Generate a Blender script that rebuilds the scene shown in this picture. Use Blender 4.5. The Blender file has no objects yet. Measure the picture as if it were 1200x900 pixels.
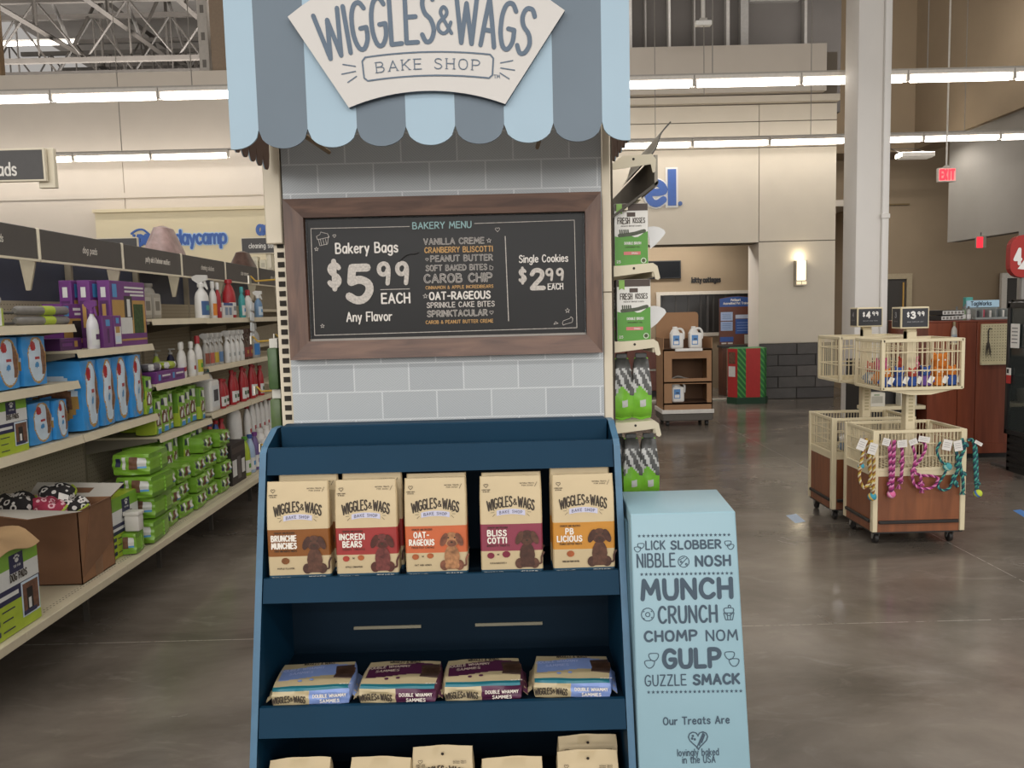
import bpy, bmesh, math, random
from math import radians as R, sin, cos, pi, sqrt
from mathutils import Vector, Matrix

sc = bpy.context.scene
# ---------------------------------------------------------------- camera
FPX = 930.0
EYE = Vector((0, 0, 1.5))
CROT = Matrix.Rotation(R(-.25), 3, 'Z') @ Matrix.Rotation(R(90 - 5.2), 3, 'X') @ Matrix.Rotation(R(-1.4), 3, 'Z')
cd = bpy.data.cameras.new('camera')
cam = bpy.data.objects.new('camera', cd)
sc.collection.objects.link(cam)
cd.sensor_width = 36.0
cd.lens = 36.0 * FPX / 1200.0
cd.clip_start = 0.05
cam.matrix_world = Matrix.Translation(EYE) @ CROT.to_4x4()
sc.camera = cam
# ---------------------------------------------------------------- view and light
vs = sc.view_settings
vs.view_transform = 'Standard'
vs.look = 'None'
vs.gamma = 1.0
vs.use_curve_mapping = False
vs.exposure = 0.0
w = bpy.data.worlds.new('world')
sc.world = w
w.use_nodes = True
w.node_tree.nodes['Background'].inputs[0].default_value = (1.0, 0.95, 0.9, 1)
w.node_tree.nodes['Background'].inputs[1].default_value = 0.4


def strip_light(name, x, y, z, sx, sy, watts, tilt=0):
    ld = bpy.data.lights.new(name, 'AREA')
    ld.shape = 'RECTANGLE'
    ld.size = sx
    ld.size_y = sy
    ld.energy = watts
    ld.color = (1.0, 0.972, 0.938)
    o = bpy.data.objects.new(name, ld)
    o.location = (x, y, z)
    o.rotation_euler.x = R(tilt)
    sc.collection.objects.link(o)
    return o


# the ceiling's fluorescent rows that run over and behind the camera
for _y, _w, _t, _l in ((-36, 520, 80, 30), (-28, 520, 78, 30), (-20, 370, 75, 26), (-14.7, 240, 70, 22), (-11.3, 200, 66, 18), (-8, 175, 60, 18), (-4.6, 155, 45, 18), (-1.3, 150, 20, 18), (2.17, 190, 0, 18), (5.45, 110, 0, 18)):
    strip_light('strip_light', 0.0, _y, 3.9, _l, 0.16, _w, _t)
for _y, _w, _t in ((8.8, 95, 55), (12.1, 40, 82)):
    strip_light('strip_light', -0.5, _y, 3.86, 18.0, 0.1, _w, _t)
strip_light('interior_light', 2.5, 13.9, 2.95, 2.6, 0.3, 60)
strip_light('hidden_uplight', -6, 15.0, 5.4, 12, .3, 800, 165)  # unseen uplight added behind the back wall to brighten roof and trusses
strip_light('entrance_light', 7.4, 15.6, 4.5, 2.2, .3, 90)
strip_light('hidden_uplight', 3.6, 13.75, 6.2, 4.4, .2, 28, 170)  # unseen uplight added to brighten the stud wall
strip_light('wall_fill_light', 7.0, 13.2, 6.0, 3, 1.2, 45, 80)  # added fill without a fixture, brightens the brown entrance wall

TAU = 2 * pi


def P(px, py, X=None, Y=None, Z=None):
    d = CROT @ Vector(((px - 600) / FPX, -(py - 450) / FPX, -1))
    if X is not None:
        t = X / d.x
    elif Y is not None:
        t = Y / d.y
    else:
        t = (Z - EYE.z) / d.z
    return EYE + d * t


# ---------------------------------------------------------------- materials
def lin(h):
    h = h.lstrip('#')
    out = []
    for i in (0, 2, 4):
        c = int(h[i:i + 2], 16) / 255
        out.append(c / 12.92 if c <= .04045 else ((c + .055) / 1.055) ** 2.4)
    return out


_mats = {}


def M(hexc, rough=.6, var=.06, scale=25, metal=0.0, bump=0.0, spec=.5, name=None):
    key = (hexc, rough, var, scale, metal, bump, spec)
    if key in _mats:
        return _mats[key]
    m = bpy.data.materials.new(name or 'surface_' + hexc.lstrip('#'))
    m.use_nodes = True
    nt = m.node_tree
    b = nt.nodes['Principled BSDF']
    b.inputs['Roughness'].default_value = rough
    b.inputs['Metallic'].default_value = metal
    b.inputs['Specular IOR Level'].default_value = spec
    c = lin(hexc)
    tc = nt.nodes.new('ShaderNodeTexCoord')
    n = nt.nodes.new('ShaderNodeTexNoise')
    n.inputs['Scale'].default_value = scale
    n.inputs['Detail'].default_value = 4
    nt.links.new(tc.outputs['Object'], n.inputs['Vector'])
    r = nt.nodes.new('ShaderNodeValToRGB')
    r.color_ramp.elements[0].position = .3
    r.color_ramp.elements[1].position = .7
    r.color_ramp.elements[0].color = [x * (1 - var) for x in c] + [1]
    r.color_ramp.elements[1].color = [min(1, x * (1 + var)) for x in c] + [1]
    nt.links.new(n.outputs['Fac'], r.inputs['Fac'])
    nt.links.new(r.outputs['Color'], b.inputs['Base Color'])
    if bump:
        bp = nt.nodes.new('ShaderNodeBump')
        bp.inputs['Strength'].default_value = bump
        bp.inputs['Distance'].default_value = .01
        nt.links.new(n.outputs['Fac'], bp.inputs['Height'])
        nt.links.new(bp.outputs['Normal'], b.inputs['Normal'])
    _mats[key] = m
    return m


def EM(hexc, strength, name='lamp_glow'):
    key = (hexc, strength, 'em')
    if key not in _mats:
        m = bpy.data.materials.new(name)
        m.use_nodes = True
        nt = m.node_tree
        b = nt.nodes['Principled BSDF']
        b.inputs['Base Color'].default_value = lin(hexc) + [1]
        b.inputs['Emission Color'].default_value = lin(hexc) + [1]
        b.inputs['Emission Strength'].default_value = strength
        _mats[key] = m
    return _mats[key]


def WOOD(name, dark, light, scale=(1, 1, 1), rough=.45, bands=6.0):
    m = bpy.data.materials.new(name)
    m.use_nodes = True
    nt = m.node_tree
    b = nt.nodes['Principled BSDF']
    b.inputs['Roughness'].default_value = rough
    tc = nt.nodes.new('ShaderNodeTexCoord')
    mp = nt.nodes.new('ShaderNodeMapping')
    mp.inputs['Scale'].default_value = scale
    nt.links.new(tc.outputs['Object'], mp.inputs['Vector'])
    n = nt.nodes.new('ShaderNodeTexNoise')
    n.inputs['Scale'].default_value = bands
    n.inputs['Detail'].default_value = 6
    n.inputs['Distortion'].default_value = .6
    nt.links.new(mp.outputs[0], n.inputs['Vector'])
    r = nt.nodes.new('ShaderNodeValToRGB')
    r.color_ramp.elements[0].position = .32
    r.color_ramp.elements[1].position = .68
    r.color_ramp.elements[0].color = lin(dark) + [1]
    r.color_ramp.elements[1].color = lin(light) + [1]
    nt.links.new(n.outputs['Fac'], r.inputs['Fac'])
    nt.links.new(r.outputs['Color'], b.inputs['Base Color'])
    return m


# ---------------------------------------------------------------- mesh building
class MB:
    def __init__(s):
        s.v, s.f, s.m, s.mats = [], [], [], []

    def mi(s, m):
        if m not in s.mats:
            s.mats.append(m)
        return s.mats.index(m)

    def add(s, vs_, fs, m, xf=None):
        o = len(s.v)
        if xf is not None:
            vs_ = [xf @ Vector(p) for p in vs_]
        s.v += [tuple(p) for p in vs_]
        s.f += [tuple(i + o for i in f) for f in fs]
        if isinstance(m, list):
            s.m += [s.mi(q) for q in m]
        else:
            s.m += [s.mi(m)] * len(fs)
        return s

    def box(s, x0, x1, y0, y1, z0, z1, m, bev=0, seg=2, xf=None):
        bm = bmesh.new()
        bmesh.ops.create_cube(bm, size=1)
        for v in bm.verts:
            v.co = Vector(((x0 + x1) / 2 + v.co.x * (x1 - x0), (y0 + y1) / 2 + v.co.y * (y1 - y0), (z0 + z1) / 2 + v.co.z * (z1 - z0)))
        if bev:
            bmesh.ops.bevel(bm, geom=bm.edges[:], offset=bev, segments=seg, affect='EDGES', profile=.5)
        bm.verts.index_update()
        s.add([v.co.copy() for v in bm.verts], [[v.index for v in f.verts] for f in bm.faces], m, xf)
        bm.free()
        return s

    def quad(s, a, b, c, d, m, xf=None):
        return s.add([a, b, c, d], [(0, 1, 2, 3)], m, xf)

    def prism(s, poly, y0, y1, m, axis='y', xf=None, side=None):
        """poly = outline in the two other axes; extruded from y0 to y1 along axis"""
        def mk(p, t):
            return {'y': (p[0], t, p[1]), 'x': (t, p[0], p[1]), 'z': (p[0], p[1], t)}[axis]
        n = len(poly)
        vs_ = [mk(p, y0) for p in poly] + [mk(p, y1) for p in poly]
        fs = [tuple(range(n)), tuple(range(2 * n - 1, n - 1, -1))]
        ms = [m, m]
        for i in range(n):
            j = (i + 1) % n
            fs.append((i, n + i, n + j, j))
            ms.append(side or m)
        return s.add(vs_, fs, ms, xf)

    def lathe(s, prof, m, n=20, xf=None, squash=1.0):
        vs_, fs = [], []
        for r, z in prof:
            for k in range(n):
                a = TAU * k / n
                vs_.append((r * cos(a), r * sin(a) * squash, z))
        for i in range(len(prof) - 1):
            for k in range(n):
                k2 = (k + 1) % n
                fs.append((i * n + k, i * n + k2, (i + 1) * n + k2, (i + 1) * n + k))
        fs.append(tuple(range(n - 1, -1, -1)))
        fs.append(tuple(range((len(prof) - 1) * n, len(prof) * n)))
        ms = m
        if isinstance(m, list):
            ms = []
            for q in m:
                ms += [q] * n
            ms += [m[0], m[-1]]
        return s.add(vs_, fs, ms, xf)

    def tube(s, pts, r, m, n=8, closed=False, xf=None):
        pts = [Vector(p) for p in pts]
        N = len(pts)
        rr = r if isinstance(r, (list, tuple)) else [r] * N
        vs_, fs = [], []
        up = None
        for i, p in enumerate(pts):
            if closed:
                t = pts[(i + 1) % N] - pts[i - 1]
            else:
                t = pts[min(i + 1, N - 1)] - pts[max(i - 1, 0)]
            if t.length < 1e-9:
                t = Vector((0, 0, 1))
            t.normalize()
            if up is None:
                up = Vector((0, 0, 1)) if abs(t.z) < .9 else Vector((1, 0, 0))
            a = t.cross(up)
            if a.length < 1e-6:
                a = t.orthogonal()
            a.normalize()
            b = a.cross(t)
            up = b
            for k in range(n):
                an = TAU * k / n
                vs_.append(p + (a * cos(an) + b * sin(an)) * rr[i])
        for i in range(N if closed else N - 1):
            j = (i + 1) % N
            for k in range(n):
                k2 = (k + 1) % n
                fs.append((i * n + k, i * n + k2, j * n + k2, j * n + k))
        if not closed:
            fs.append(tuple(range(n - 1, -1, -1)))
            fs.append(tuple(range((N - 1) * n, N * n)))
        return s.add(vs_, fs, m, xf)

    def soft(s, w_, d, h, pat, n=(10, 4, 10), k=.5, crimp=0.0, wob=0.0, seed=1, xf=None):
        """inflated pack: width on X, depth on Y (front -Y at y=0), base z=0; pat(side,u,v) gives the material"""
        rnd = random.Random(seed)
        ph = [rnd.uniform(0, 6) for _ in range(6)]
        ver, idx, fs, ms = [], {}, [], []

        def vert(x, y, z):
            key = (round(x, 4), round(y, 4), round(z, 4))
            if key in idx:
                return idx[key]
            X = x * sqrt(max(0, 1 - k * (y * y / 2 + z * z / 2 - y * y * z * z / 3)))
            Y = y * sqrt(max(0, 1 - k * (x * x / 2 + z * z / 2 - x * x * z * z / 3)))
            Z = z * sqrt(max(0, 1 - k * (y * y / 2 + x * x / 2 - y * y * x * x / 3)))
            if crimp:
                Y *= 1 - crimp * abs(z) ** 6
            if wob:
                q = wob * (sin(5 * x + ph[0]) * sin(4 * z + ph[1]) + .6 * sin(9 * z + 3 * x + ph[2]))
                Y *= 1 + q
                X += wob * .25 * sin(7 * z + ph[3])
                Z += wob * .25 * sin(6 * x + ph[4])
            idx[key] = len(ver)
            ver.append((X * w_ / 2, (Y + 1) * d / 2, (Z + 1) * h / 2))
            return idx[key]
        nx, ny, nz = n

        def g(i, N):
            return -1 + 2 * i / N
        for side in ('-y', '+y', '-x', '+x', '-z', '+z'):
            a, b = {'y': (nx, nz), 'x': (ny, nz), 'z': (nx, ny)}[side[1]]
            sg = 1 if side[0] == '+' else -1
            for i in range(a):
                for j in range(b):
                    q = []
                    for di, dj in ((0, 0), (1, 0), (1, 1), (0, 1)):
                        u, v = g(i + di, a), g(j + dj, b)
                        if side[1] == 'y':
                            q.append(vert(u, sg, v))
                        elif side[1] == 'x':
                            q.append(vert(sg, u, v))
                        else:
                            q.append(vert(u, v, sg))
                    if side in ('+y', '-x', '-z'):
                        q = q[::-1]
                    if side == '-x' :
                        pass
                    fs.append(tuple(q))
                    ms.append(pat(side, g(i + .5, a), g(j + .5, b)))
        return s.add(ver, fs, ms, xf)

    def text(s, tv, m, xf):
        """tv = (verts2d, faces) in u,v ; xf maps (u, 0, v)"""
        vs_, fs = tv
        out, ff = [], []
        for i, f in enumerate(fs):      # each stroke piece lies a hair over the last, so they never share a plane
            o = len(out)
            out += [(vs_[k][0], -1.1e-5 * (i % 60), vs_[k][1]) for k in f]
            ff.append(tuple(range(o, o + len(f))))
        return s.add(out, ff, m, xf)

    def build(s, name, parent=None, loc=None, rz=0, smooth=True, label=None):
        me = bpy.data.meshes.new(name)
        me.from_pydata(s.v, [], s.f)
        for q in s.mats:
            me.materials.append(q)
        me.polygons.foreach_set('material_index', s.m)
        if smooth:
            me.polygons.foreach_set('use_smooth', [True] * len(me.polygons))
            me.set_sharp_from_angle(angle=R(38))
        me.update()
        o = bpy.data.objects.new(name, me)
        sc.collection.objects.link(o)
        if parent is not None:
            o.parent = parent
        if loc is not None:
            o.location = loc
        o.rotation_euler.z = rz
        if label:
            o['label'] = label
        return o


def tag(o, label, cat, group=None, kind=None):
    o['label'] = label
    o['category'] = cat
    if group:
        o['group'] = group
    if kind:
        o['kind'] = kind
    return o


def thing(name, label, cat, loc=(0, 0, 0), rz=0, group=None):
    o = bpy.data.objects.new(name, None)
    o.empty_display_size = .05
    o.location = loc
    o.rotation_euler.z = rz
    sc.collection.objects.link(o)
    return tag(o, label, cat, group)


def struct(o):
    o['kind'] = 'structure'
    return o


def dup(root, loc, rz, label, group=None):
    r = root.copy()
    sc.collection.objects.link(r)
    r.location = loc
    r.rotation_euler.z = rz
    r['label'] = label
    if group:
        r['group'] = group
    for ch in list(root.children):
        c = ch.copy()
        sc.collection.objects.link(c)
        c.parent = r
        for g in ch.children:
            d = g.copy()
            sc.collection.objects.link(d)
            d.parent = c
    return r


ORD = 'first second third fourth fifth sixth seventh eighth ninth tenth eleventh twelfth thirteenth fourteenth fifteenth sixteenth'.split()


def T(x=0, y=0, z=0):
    return Matrix.Translation((x, y, z))


def RX(a):
    return Matrix.Rotation(R(a), 4, 'X')


def RY(a):
    return Matrix.Rotation(R(a), 4, 'Y')


def RZ(a):
    return Matrix.Rotation(R(a), 4, 'Z')


# ---------------------------------------------------------------- lettering
GL = {
    'A': (.6, '0,0 .3,1 .6,0|.11,.33 .49,.33'),
    'B': (.54, '0,0 0,1|s0,1 .35,.98 .46,.77 .34,.56 0,.53|s0,.53 .4,.5 .54,.27 .4,.02 0,0'),
    'C': (.57, 's.54,.84 .4,.98 .2,.96 .04,.7 .03,.33 .18,.05 .4,.02 .57,.18'),
    'D': (.56, '0,0 0,1|s0,1 .28,.97 .53,.72 .55,.32 .32,.05 0,0'),
    'E': (.48, '.46,1 0,1 0,0 .48,0|0,.52 .42,.52'),
    'F': (.48, '.48,1 0,1 0,0|0,.52 .4,.52'),
    'G': (.58, 's.55,.85 .39,.99 .18,.95 .04,.7 .03,.32 .18,.05 .4,.02 .57,.2 .57,.45|.57,.45 .33,.45'),
    'H': (.52, '0,0 0,1|.52,0 .52,1|0,.52 .52,.52'),
    'I': (.02, '.01,0 .01,1'),
    'J': (.4, 's.4,1 .4,.25 .28,.03 .1,.04 0,.22'),
    'K': (.52, '0,0 0,1|.5,1 0,.42|.15,.55 .52,0'),
    'L': (.44, '0,1 0,0 .44,0'),
    'M': (.72, '0,0 .08,1 .36,.3 .64,1 .72,0'),
    'N': (.54, '0,0 0,1 .54,0 .54,1'),
    'O': (.6, 's.3,1 .1,.9 .01,.6 .02,.3 .13,.06 .3,0 .47,.06 .58,.3 .59,.6 .5,.9 .3,1'),
    'P': (.52, '0,0 0,1|s0,1 .36,.98 .51,.76 .38,.5 0,.46'),
    'Q': (.6, 's.3,1 .1,.9 .01,.6 .02,.3 .13,.06 .3,0 .47,.06 .58,.3 .59,.6 .5,.9 .3,1|.38,.25 .6,-.05'),
    'R': (.53, '0,0 0,1|s0,1 .36,.98 .5,.77 .36,.51 0,.48|.2,.48 .53,0'),
    'S': (.5, 's.48,.85 .35,.98 .14,.96 .04,.77 .14,.58 .38,.45 .5,.24 .38,.04 .16,0 0,.15'),
    'T': (.56, '0,1 .56,1|.28,1 .28,0'),
    'U': (.54, 's0,1 0,.65 .01,.3 .1,.05 .27,0 .44,.05 .53,.3 .54,.65 .54,1'),
    'V': (.56, '0,1 .28,0 .56,1'),
    'W': (.86, '0,1 .2,0 .43,.82 .66,0 .86,1'),
    'X': (.54, '0,1 .54,0|0,0 .54,1'),
    'Y': (.54, '0,1 .27,.48 .54,1|.27,.48 .27,0'),
    'Z': (.52, '0,1 .5,1 0,0 .52,0'),
    '0': (.56, 's.28,1 .1,.9 .01,.6 .02,.3 .13,.06 .28,0 .43,.06 .54,.3 .55,.6 .46,.9 .28,1'),
    '1': (.2, '0,.8 .2,1 .2,0'),
    '2': (.52, 's.03,.78 .13,.96 .32,.99 .47,.84 .42,.58 .2,.28 .02,.02|.02,.02 .52,.02'),
    '3': (.5, 's.02,.86 .2,1 .42,.9 .42,.65 .2,.54|s.2,.54 .48,.42 .48,.14 .24,0 0,.12'),
    '4': (.54, '.42,0 .42,1 0,.3 .54,.3'),
    '5': (.54, '.48,1 .1,1 .06,.56|s.06,.56 .28,.63 .5,.5 .52,.25 .36,.02 .16,0 .0,.12'),
    '9': (.5, 's.46,.7 .36,.5 .16,.46 .03,.62 .05,.86 .22,.99 .4,.94 .48,.74 .47,.4 .42,0'),
    '6': (.5, 's.45,.95 .2,.8 .03,.4 .1,.05 .3,0 .48,.2 .42,.45 .2,.48 .05,.3'),
    '8': (.5, 's.25,.52 .06,.68 .1,.92 .25,1 .4,.92 .44,.68 .25,.52 .03,.3 .08,.05 .25,0 .42,.05 .47,.3 .25,.52'),
    '7': (.5, '0,1 .5,1 .15,0'),
    '$': (.5, 's.47,.78 .34,.9 .14,.88 .05,.73 .14,.57 .38,.44 .48,.27 .37,.1 .16,.08 .02,.2|.25,1.04 .25,-.06'),
    '&': (.58, 's.56,.02 .2,.6 .13,.82 .25,.98 .38,.85 .34,.66 .06,.4 .02,.15 .2,0 .4,.1 .54,.42'),
    '-': (.36, '.03,.45 .33,.45'), '.': (.06, '.03,.02 .03,.03'), "'": (.04, '.02,1 .02,.8'), '!': (.04, '.02,1 .02,.3|.02,.03 .02,.05'),
    ' ': (.25, ''),
    'a': (.44, 's.42,.6 .2,.68 .03,.5 .02,.2 .16,.01 .32,.08 .42,.3|.43,.66 .43,0'),
    'b': (.46, '0,1 0,0|s0,.35 .12,.62 .32,.64 .45,.42 .42,.12 .24,0 .05,.06 0,.2'),
    'c': (.4, 's.4,.56 .24,.67 .06,.55 .01,.3 .1,.06 .26,0 .4,.1'),
    'd': (.46, '.46,1 .46,0|s.46,.35 .34,.62 .14,.64 .01,.42 .04,.12 .22,0 .4,.06 .46,.2'),
    'e': (.44, 's.02,.36 .42,.38 .38,.58 .22,.67 .06,.55 .01,.3 .1,.06 .26,0 .42,.12'),
    'f': (.34, 's.34,.96 .22,1 .13,.85 .12,.5 .12,0|0,.62 .3,.62'),
    'g': (.46, 's.44,.6 .22,.67 .03,.5 .03,.2 .2,.02 .36,.1 .45,.3|s.45,.66 .45,.1 .43,-.2 .25,-.32 .05,-.22'),
    'h': (.44, '0,1 0,0|s0,.4 .14,.63 .32,.65 .43,.48 .43,0'),
    'i': (.02, '.01,.64 .01,0|.01,.9 .01,.92'),
    'k': (.4, '0,1 0,0|.38,.64 0,.26|.12,.36 .4,0'),
    'l': (.02, '.01,1 .01,0'),
    'm': (.7, '0,.65 0,0|s0,.4 .1,.62 .24,.65 .34,.48 .34,0|s.34,.4 .45,.62 .58,.65 .69,.48 .69,0'),
    'n': (.42, '0,.65 0,0|s0,.4 .14,.63 .3,.65 .41,.48 .41,0'),
    'o': (.46, 's.23,.67 .06,.56 .01,.33 .08,.08 .23,0 .38,.08 .45,.33 .4,.56 .23,.67'),
    'p': (.46, '0,.66 0,-.33|s0,.35 .12,.62 .32,.64 .45,.42 .42,.12 .24,0 .05,.06 0,.2'),
    'r': (.3, '0,.65 0,0|s0,.38 .1,.58 .3,.64'),
    's': (.38, 's.36,.57 .22,.67 .06,.6 .05,.43 .2,.34 .36,.24 .34,.06 .18,0 .01,.08'),
    't': (.32, 's.13,.92 .13,.3 .16,.05 .32,.03|0,.64 .3,.64'),
    'u': (.42, 's0,.65 0,.2 .1,.02 .26,.04 .41,.25|.41,.65 .41,0'),
    'v': (.42, '0,.65 .21,0 .42,.65'),
    'w': (.6, '0,.65 .15,0 .3,.55 .45,0 .6,.65'),
    'x': (.4, '0,.65 .4,0|0,0 .4,.65'),
    'y': (.42, '0,.65 .22,.02|.42,.65 .12,-.32'),
    'z': (.4, '0,.65 .38,.65 0,0 .4,0'),
}


def smooth_pts(p, q=3):
    out = []
    n = len(p)
    for i in range(n - 1):
        p0, p1, p2, p3 = p[max(i - 1, 0)], p[i], p[i + 1], p[min(i + 2, n - 1)]
        for k in range(q):
            t = k / q
            out.append(tuple(.5 * (2 * p1[c] + (p2[c] - p0[c]) * t + (2 * p0[c] - 5 * p1[c] + 4 * p2[c] - p3[c]) * t * t + (3 * p1[c] - p0[c] - 3 * p2[c] + p3[c]) * t ** 3) for c in range(len(p1))))
    out.append(p[-1])
    return out


def ribbon(pts, wd, dn=8):
    vs_, fs = [], []
    for i, (x, y) in enumerate(pts):
        o = len(vs_)
        vs_ += [(x + wd / 2 * cos(TAU * k / dn), y + wd / 2 * sin(TAU * k / dn)) for k in range(dn)]
        fs.append(tuple(range(o, o + dn)))
        if i:
            a, b = pts[i - 1], (x, y)
            dx, dy = b[0] - a[0], b[1] - a[1]
            L = sqrt(dx * dx + dy * dy)
            if L < 1e-7:
                continue
            nx, ny = -dy / L * wd / 2, dx / L * wd / 2
            o = len(vs_)
            vs_ += [(a[0] - nx, a[1] - ny), (b[0] - nx, b[1] - ny), (b[0] + nx, b[1] + ny), (a[0] + nx, a[1] + ny)]
            fs.append((o, o + 1, o + 2, o + 3))
    return vs_, fs


def merge(*tvs):
    V, Fc = [], []
    for v, f in tvs:
        o = len(V)
        V += v
        Fc += [tuple(i + o for i in q) for q in f]
    return V, Fc


def script(txt, h, width=None, wd=.13, gap=.2, align='c', warp=None, q=3, dn=8, caps_small=None):
    """hand-lettered line: cap height h, optional fitted width; returns (verts, faces) centred on x=0, baseline 0"""
    x = 0
    strokes = []
    for chh in txt:
        gw, src = GL.get(chh, GL['-'])
        for st in filter(None, src.split('|')):
            sm = st.startswith('s')
            pts = [tuple(float(c) for c in t.split(',')) for t in st.lstrip('s').split()]
            if sm:
                pts = smooth_pts(pts, q)
            strokes.append([(x + px, py) for px, py in pts])
        x += gw + gap
    tot = max(x - gap, .01)
    sx = (width / tot) if width else h
    off = {'c': -tot / 2, 'l': 0, 'r': -tot}[align]
    V, Fc = [], []
    for st in strokes:
        pts = [((px + off) * sx, py * h) for px, py in st]
        if warp:
            if len(pts) < 4:
                pp = []
                for a, b in zip(pts, pts[1:]):
                    pp += [a, ((a[0] + b[0]) / 2, (a[1] + b[1]) / 2)]
                pts = pp + [pts[-1]]
            pts = [warp(*p) for p in pts]
        V, Fc = merge((V, Fc), ribbon(pts, wd * h, dn))
    return V, Fc


def line2(pts, wd):
    return ribbon(pts, wd, 6)


def ring2(cx, cy, r, wd, n=14, ry=None):
    ry = ry or r
    return ribbon([(cx + r * cos(TAU * k / n), cy + ry * sin(TAU * k / n)) for k in range(n + 1)], wd, 6)


def disc2(cx, cy, r, n=12, ry=None):
    ry = ry or r
    return [(cx + r * cos(TAU * k / n), cy + ry * sin(TAU * k / n)) for k in range(n)], [tuple(range(n))]


def poly2(pts):
    return list(pts), [tuple(range(len(pts)))]


def rect2(x0, x1, y0, y1):
    return poly2([(x0, y0), (x1, y0), (x1, y1), (x0, y1)])


def star2(cx, cy, r):
    p = [(cx + (r if k % 2 == 0 else r * .42) * cos(pi / 2 + TAU * k / 10), cy + (r if k % 2 == 0 else r * .42) * sin(pi / 2 + TAU * k / 10)) for k in range(10)]
    return p, [(0, 1, 2, 3, 4, 5, 6, 7, 8, 9)]


def heart_pts(cx, cy, r):
    return [(cx + r * 16 * sin(t) ** 3 / 17, cy + r * (13 * cos(t) - 5 * cos(2 * t) - 2 * cos(3 * t) - cos(4 * t)) / 17) for t in [TAU * k / 20 for k in range(21)]]


def shift(tv, dx, dy):
    return [(p[0] + dx, p[1] + dy) for p in tv[0]], tv[1]


def wbuild(mb_, name, parent, **kw):
    """part written in world coordinates under an unrotated thing"""
    L_ = parent.location
    mb_.v = [(a - L_.x, b - L_.y, c - L_.z) for a, b, c in mb_.v]
    return mb_.build(name, parent, **kw)
# ================================================================ the setting
def floor_material():
    m = bpy.data.materials.new('polished_concrete')
    m.use_nodes = True
    nt = m.node_tree
    L = nt.links.new
    b = nt.nodes['Principled BSDF']
    tc = nt.nodes.new('ShaderNodeTexCoord')

    def noise(scale, detail, dist=0, sx=1.0, sy=1.0):
        mp = nt.nodes.new('ShaderNodeMapping')
        mp.inputs['Scale'].default_value = (sx, sy, 1)
        L(tc.outputs['Object'], mp.inputs['Vector'])
        n = nt.nodes.new('ShaderNodeTexNoise')
        n.inputs['Scale'].default_value = scale
        n.inputs['Detail'].default_value = detail
        n.inputs['Roughness'].default_value = .62
        n.inputs['Distortion'].default_value = dist
        L(mp.outputs[0], n.inputs['Vector'])
        return n.outputs['Fac']

    def ramp(f, p0, c0, p1, c1):
        r = nt.nodes.new('ShaderNodeValToRGB')
        r.color_ramp.elements[0].position = p0
        r.color_ramp.elements[1].position = p1
        r.color_ramp.elements[0].color = list(c0) + [1]
        r.color_ramp.elements[1].color = list(c1) + [1]
        L(f, r.inputs['Fac'])
        return r.outputs['Color']

    def math_(op, a, bb):
        q = nt.nodes.new('ShaderNodeMath')
        q.operation = op
        for i, v in enumerate((a, bb)):
            if v is None:
                continue
            if isinstance(v, (int, float)):
                q.inputs[i].default_value = v
            else:
                L(v, q.inputs[i])
        return q.outputs[0]
    base = ramp(noise(.9, 8, .4, .8, 1.4), .36, lin('#5b544c'), .66, lin('#837a70'))
    scuff = ramp(noise(5, 9, 1.2, .6, 1.5), .56, (0, 0, 0), .74, (1, 1, 1))
    mx = nt.nodes.new('ShaderNodeMixRGB')
    L(math_('MULTIPLY', scuff, .22), mx.inputs[0])
    L(base, mx.inputs[1])
    mx.inputs[2].default_value = lin('#aaa197') + [1]
    sep = nt.nodes.new('ShaderNodeSeparateXYZ')
    L(tc.outputs['Object'], sep.inputs[0])
    tot = None
    for ax, c in (('Y', 3.61), ('Y', 7.3), ('Y', 11.0), ('X', 2.72), ('X', 6.4), ('X', -4.7)):
        d = math_('ABSOLUTE', math_('SUBTRACT', sep.outputs[ax], c), None)
        s_ = math_('LESS_THAN', d, .0032)
        tot = s_ if tot is None else math_('MAXIMUM', tot, s_)
    chip = ramp(noise(22, 2), .36, (0, 0, 0), .5, (1, 1, 1))
    tot = math_('MULTIPLY', math_('MULTIPLY', tot, chip), .6)
    m2 = nt.nodes.new('ShaderNodeMixRGB')
    L(tot, m2.inputs[0])
    L(mx.outputs[0], m2.inputs[1])
    m2.inputs[2].default_value = lin('#b9b0a6') + [1]
    L(m2.outputs[0], b.inputs['Base Color'])
    rg = ramp(noise(2.2, 6, .5), .3, (.13, .13, .13), .75, (.31, .31, .31))
    L(rg, b.inputs['Roughness'])
    b.inputs['Specular IOR Level'].default_value = .46
    return m


fl = MB()
fl.quad((-13, -8, 0), (14, -8, 0), (14, 32, 0), (-13, 32, 0), floor_material())
struct(fl.build('floor', smooth=False))

C_wall = M('#cdc3b6', .8, .02, 3)
C_wall2 = M('#cfc5b4', .75, .02, 3)
C_core = M('#6d6458', .9, .02)
C_cream = M('#d9cba9', .6, .02, 4)
C_brown = M('#8f7d65', .85, .04, 2)
C_grey = M('#8d877e', .85, .03, 2)
C_roof = M('#a39d97', .9, .08, 2)
C_steel = M('#4d4843', .55, .08, 6)
C_darkwall = M('#5a5551', .9, .06, 2)
WY = 12.7

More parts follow.
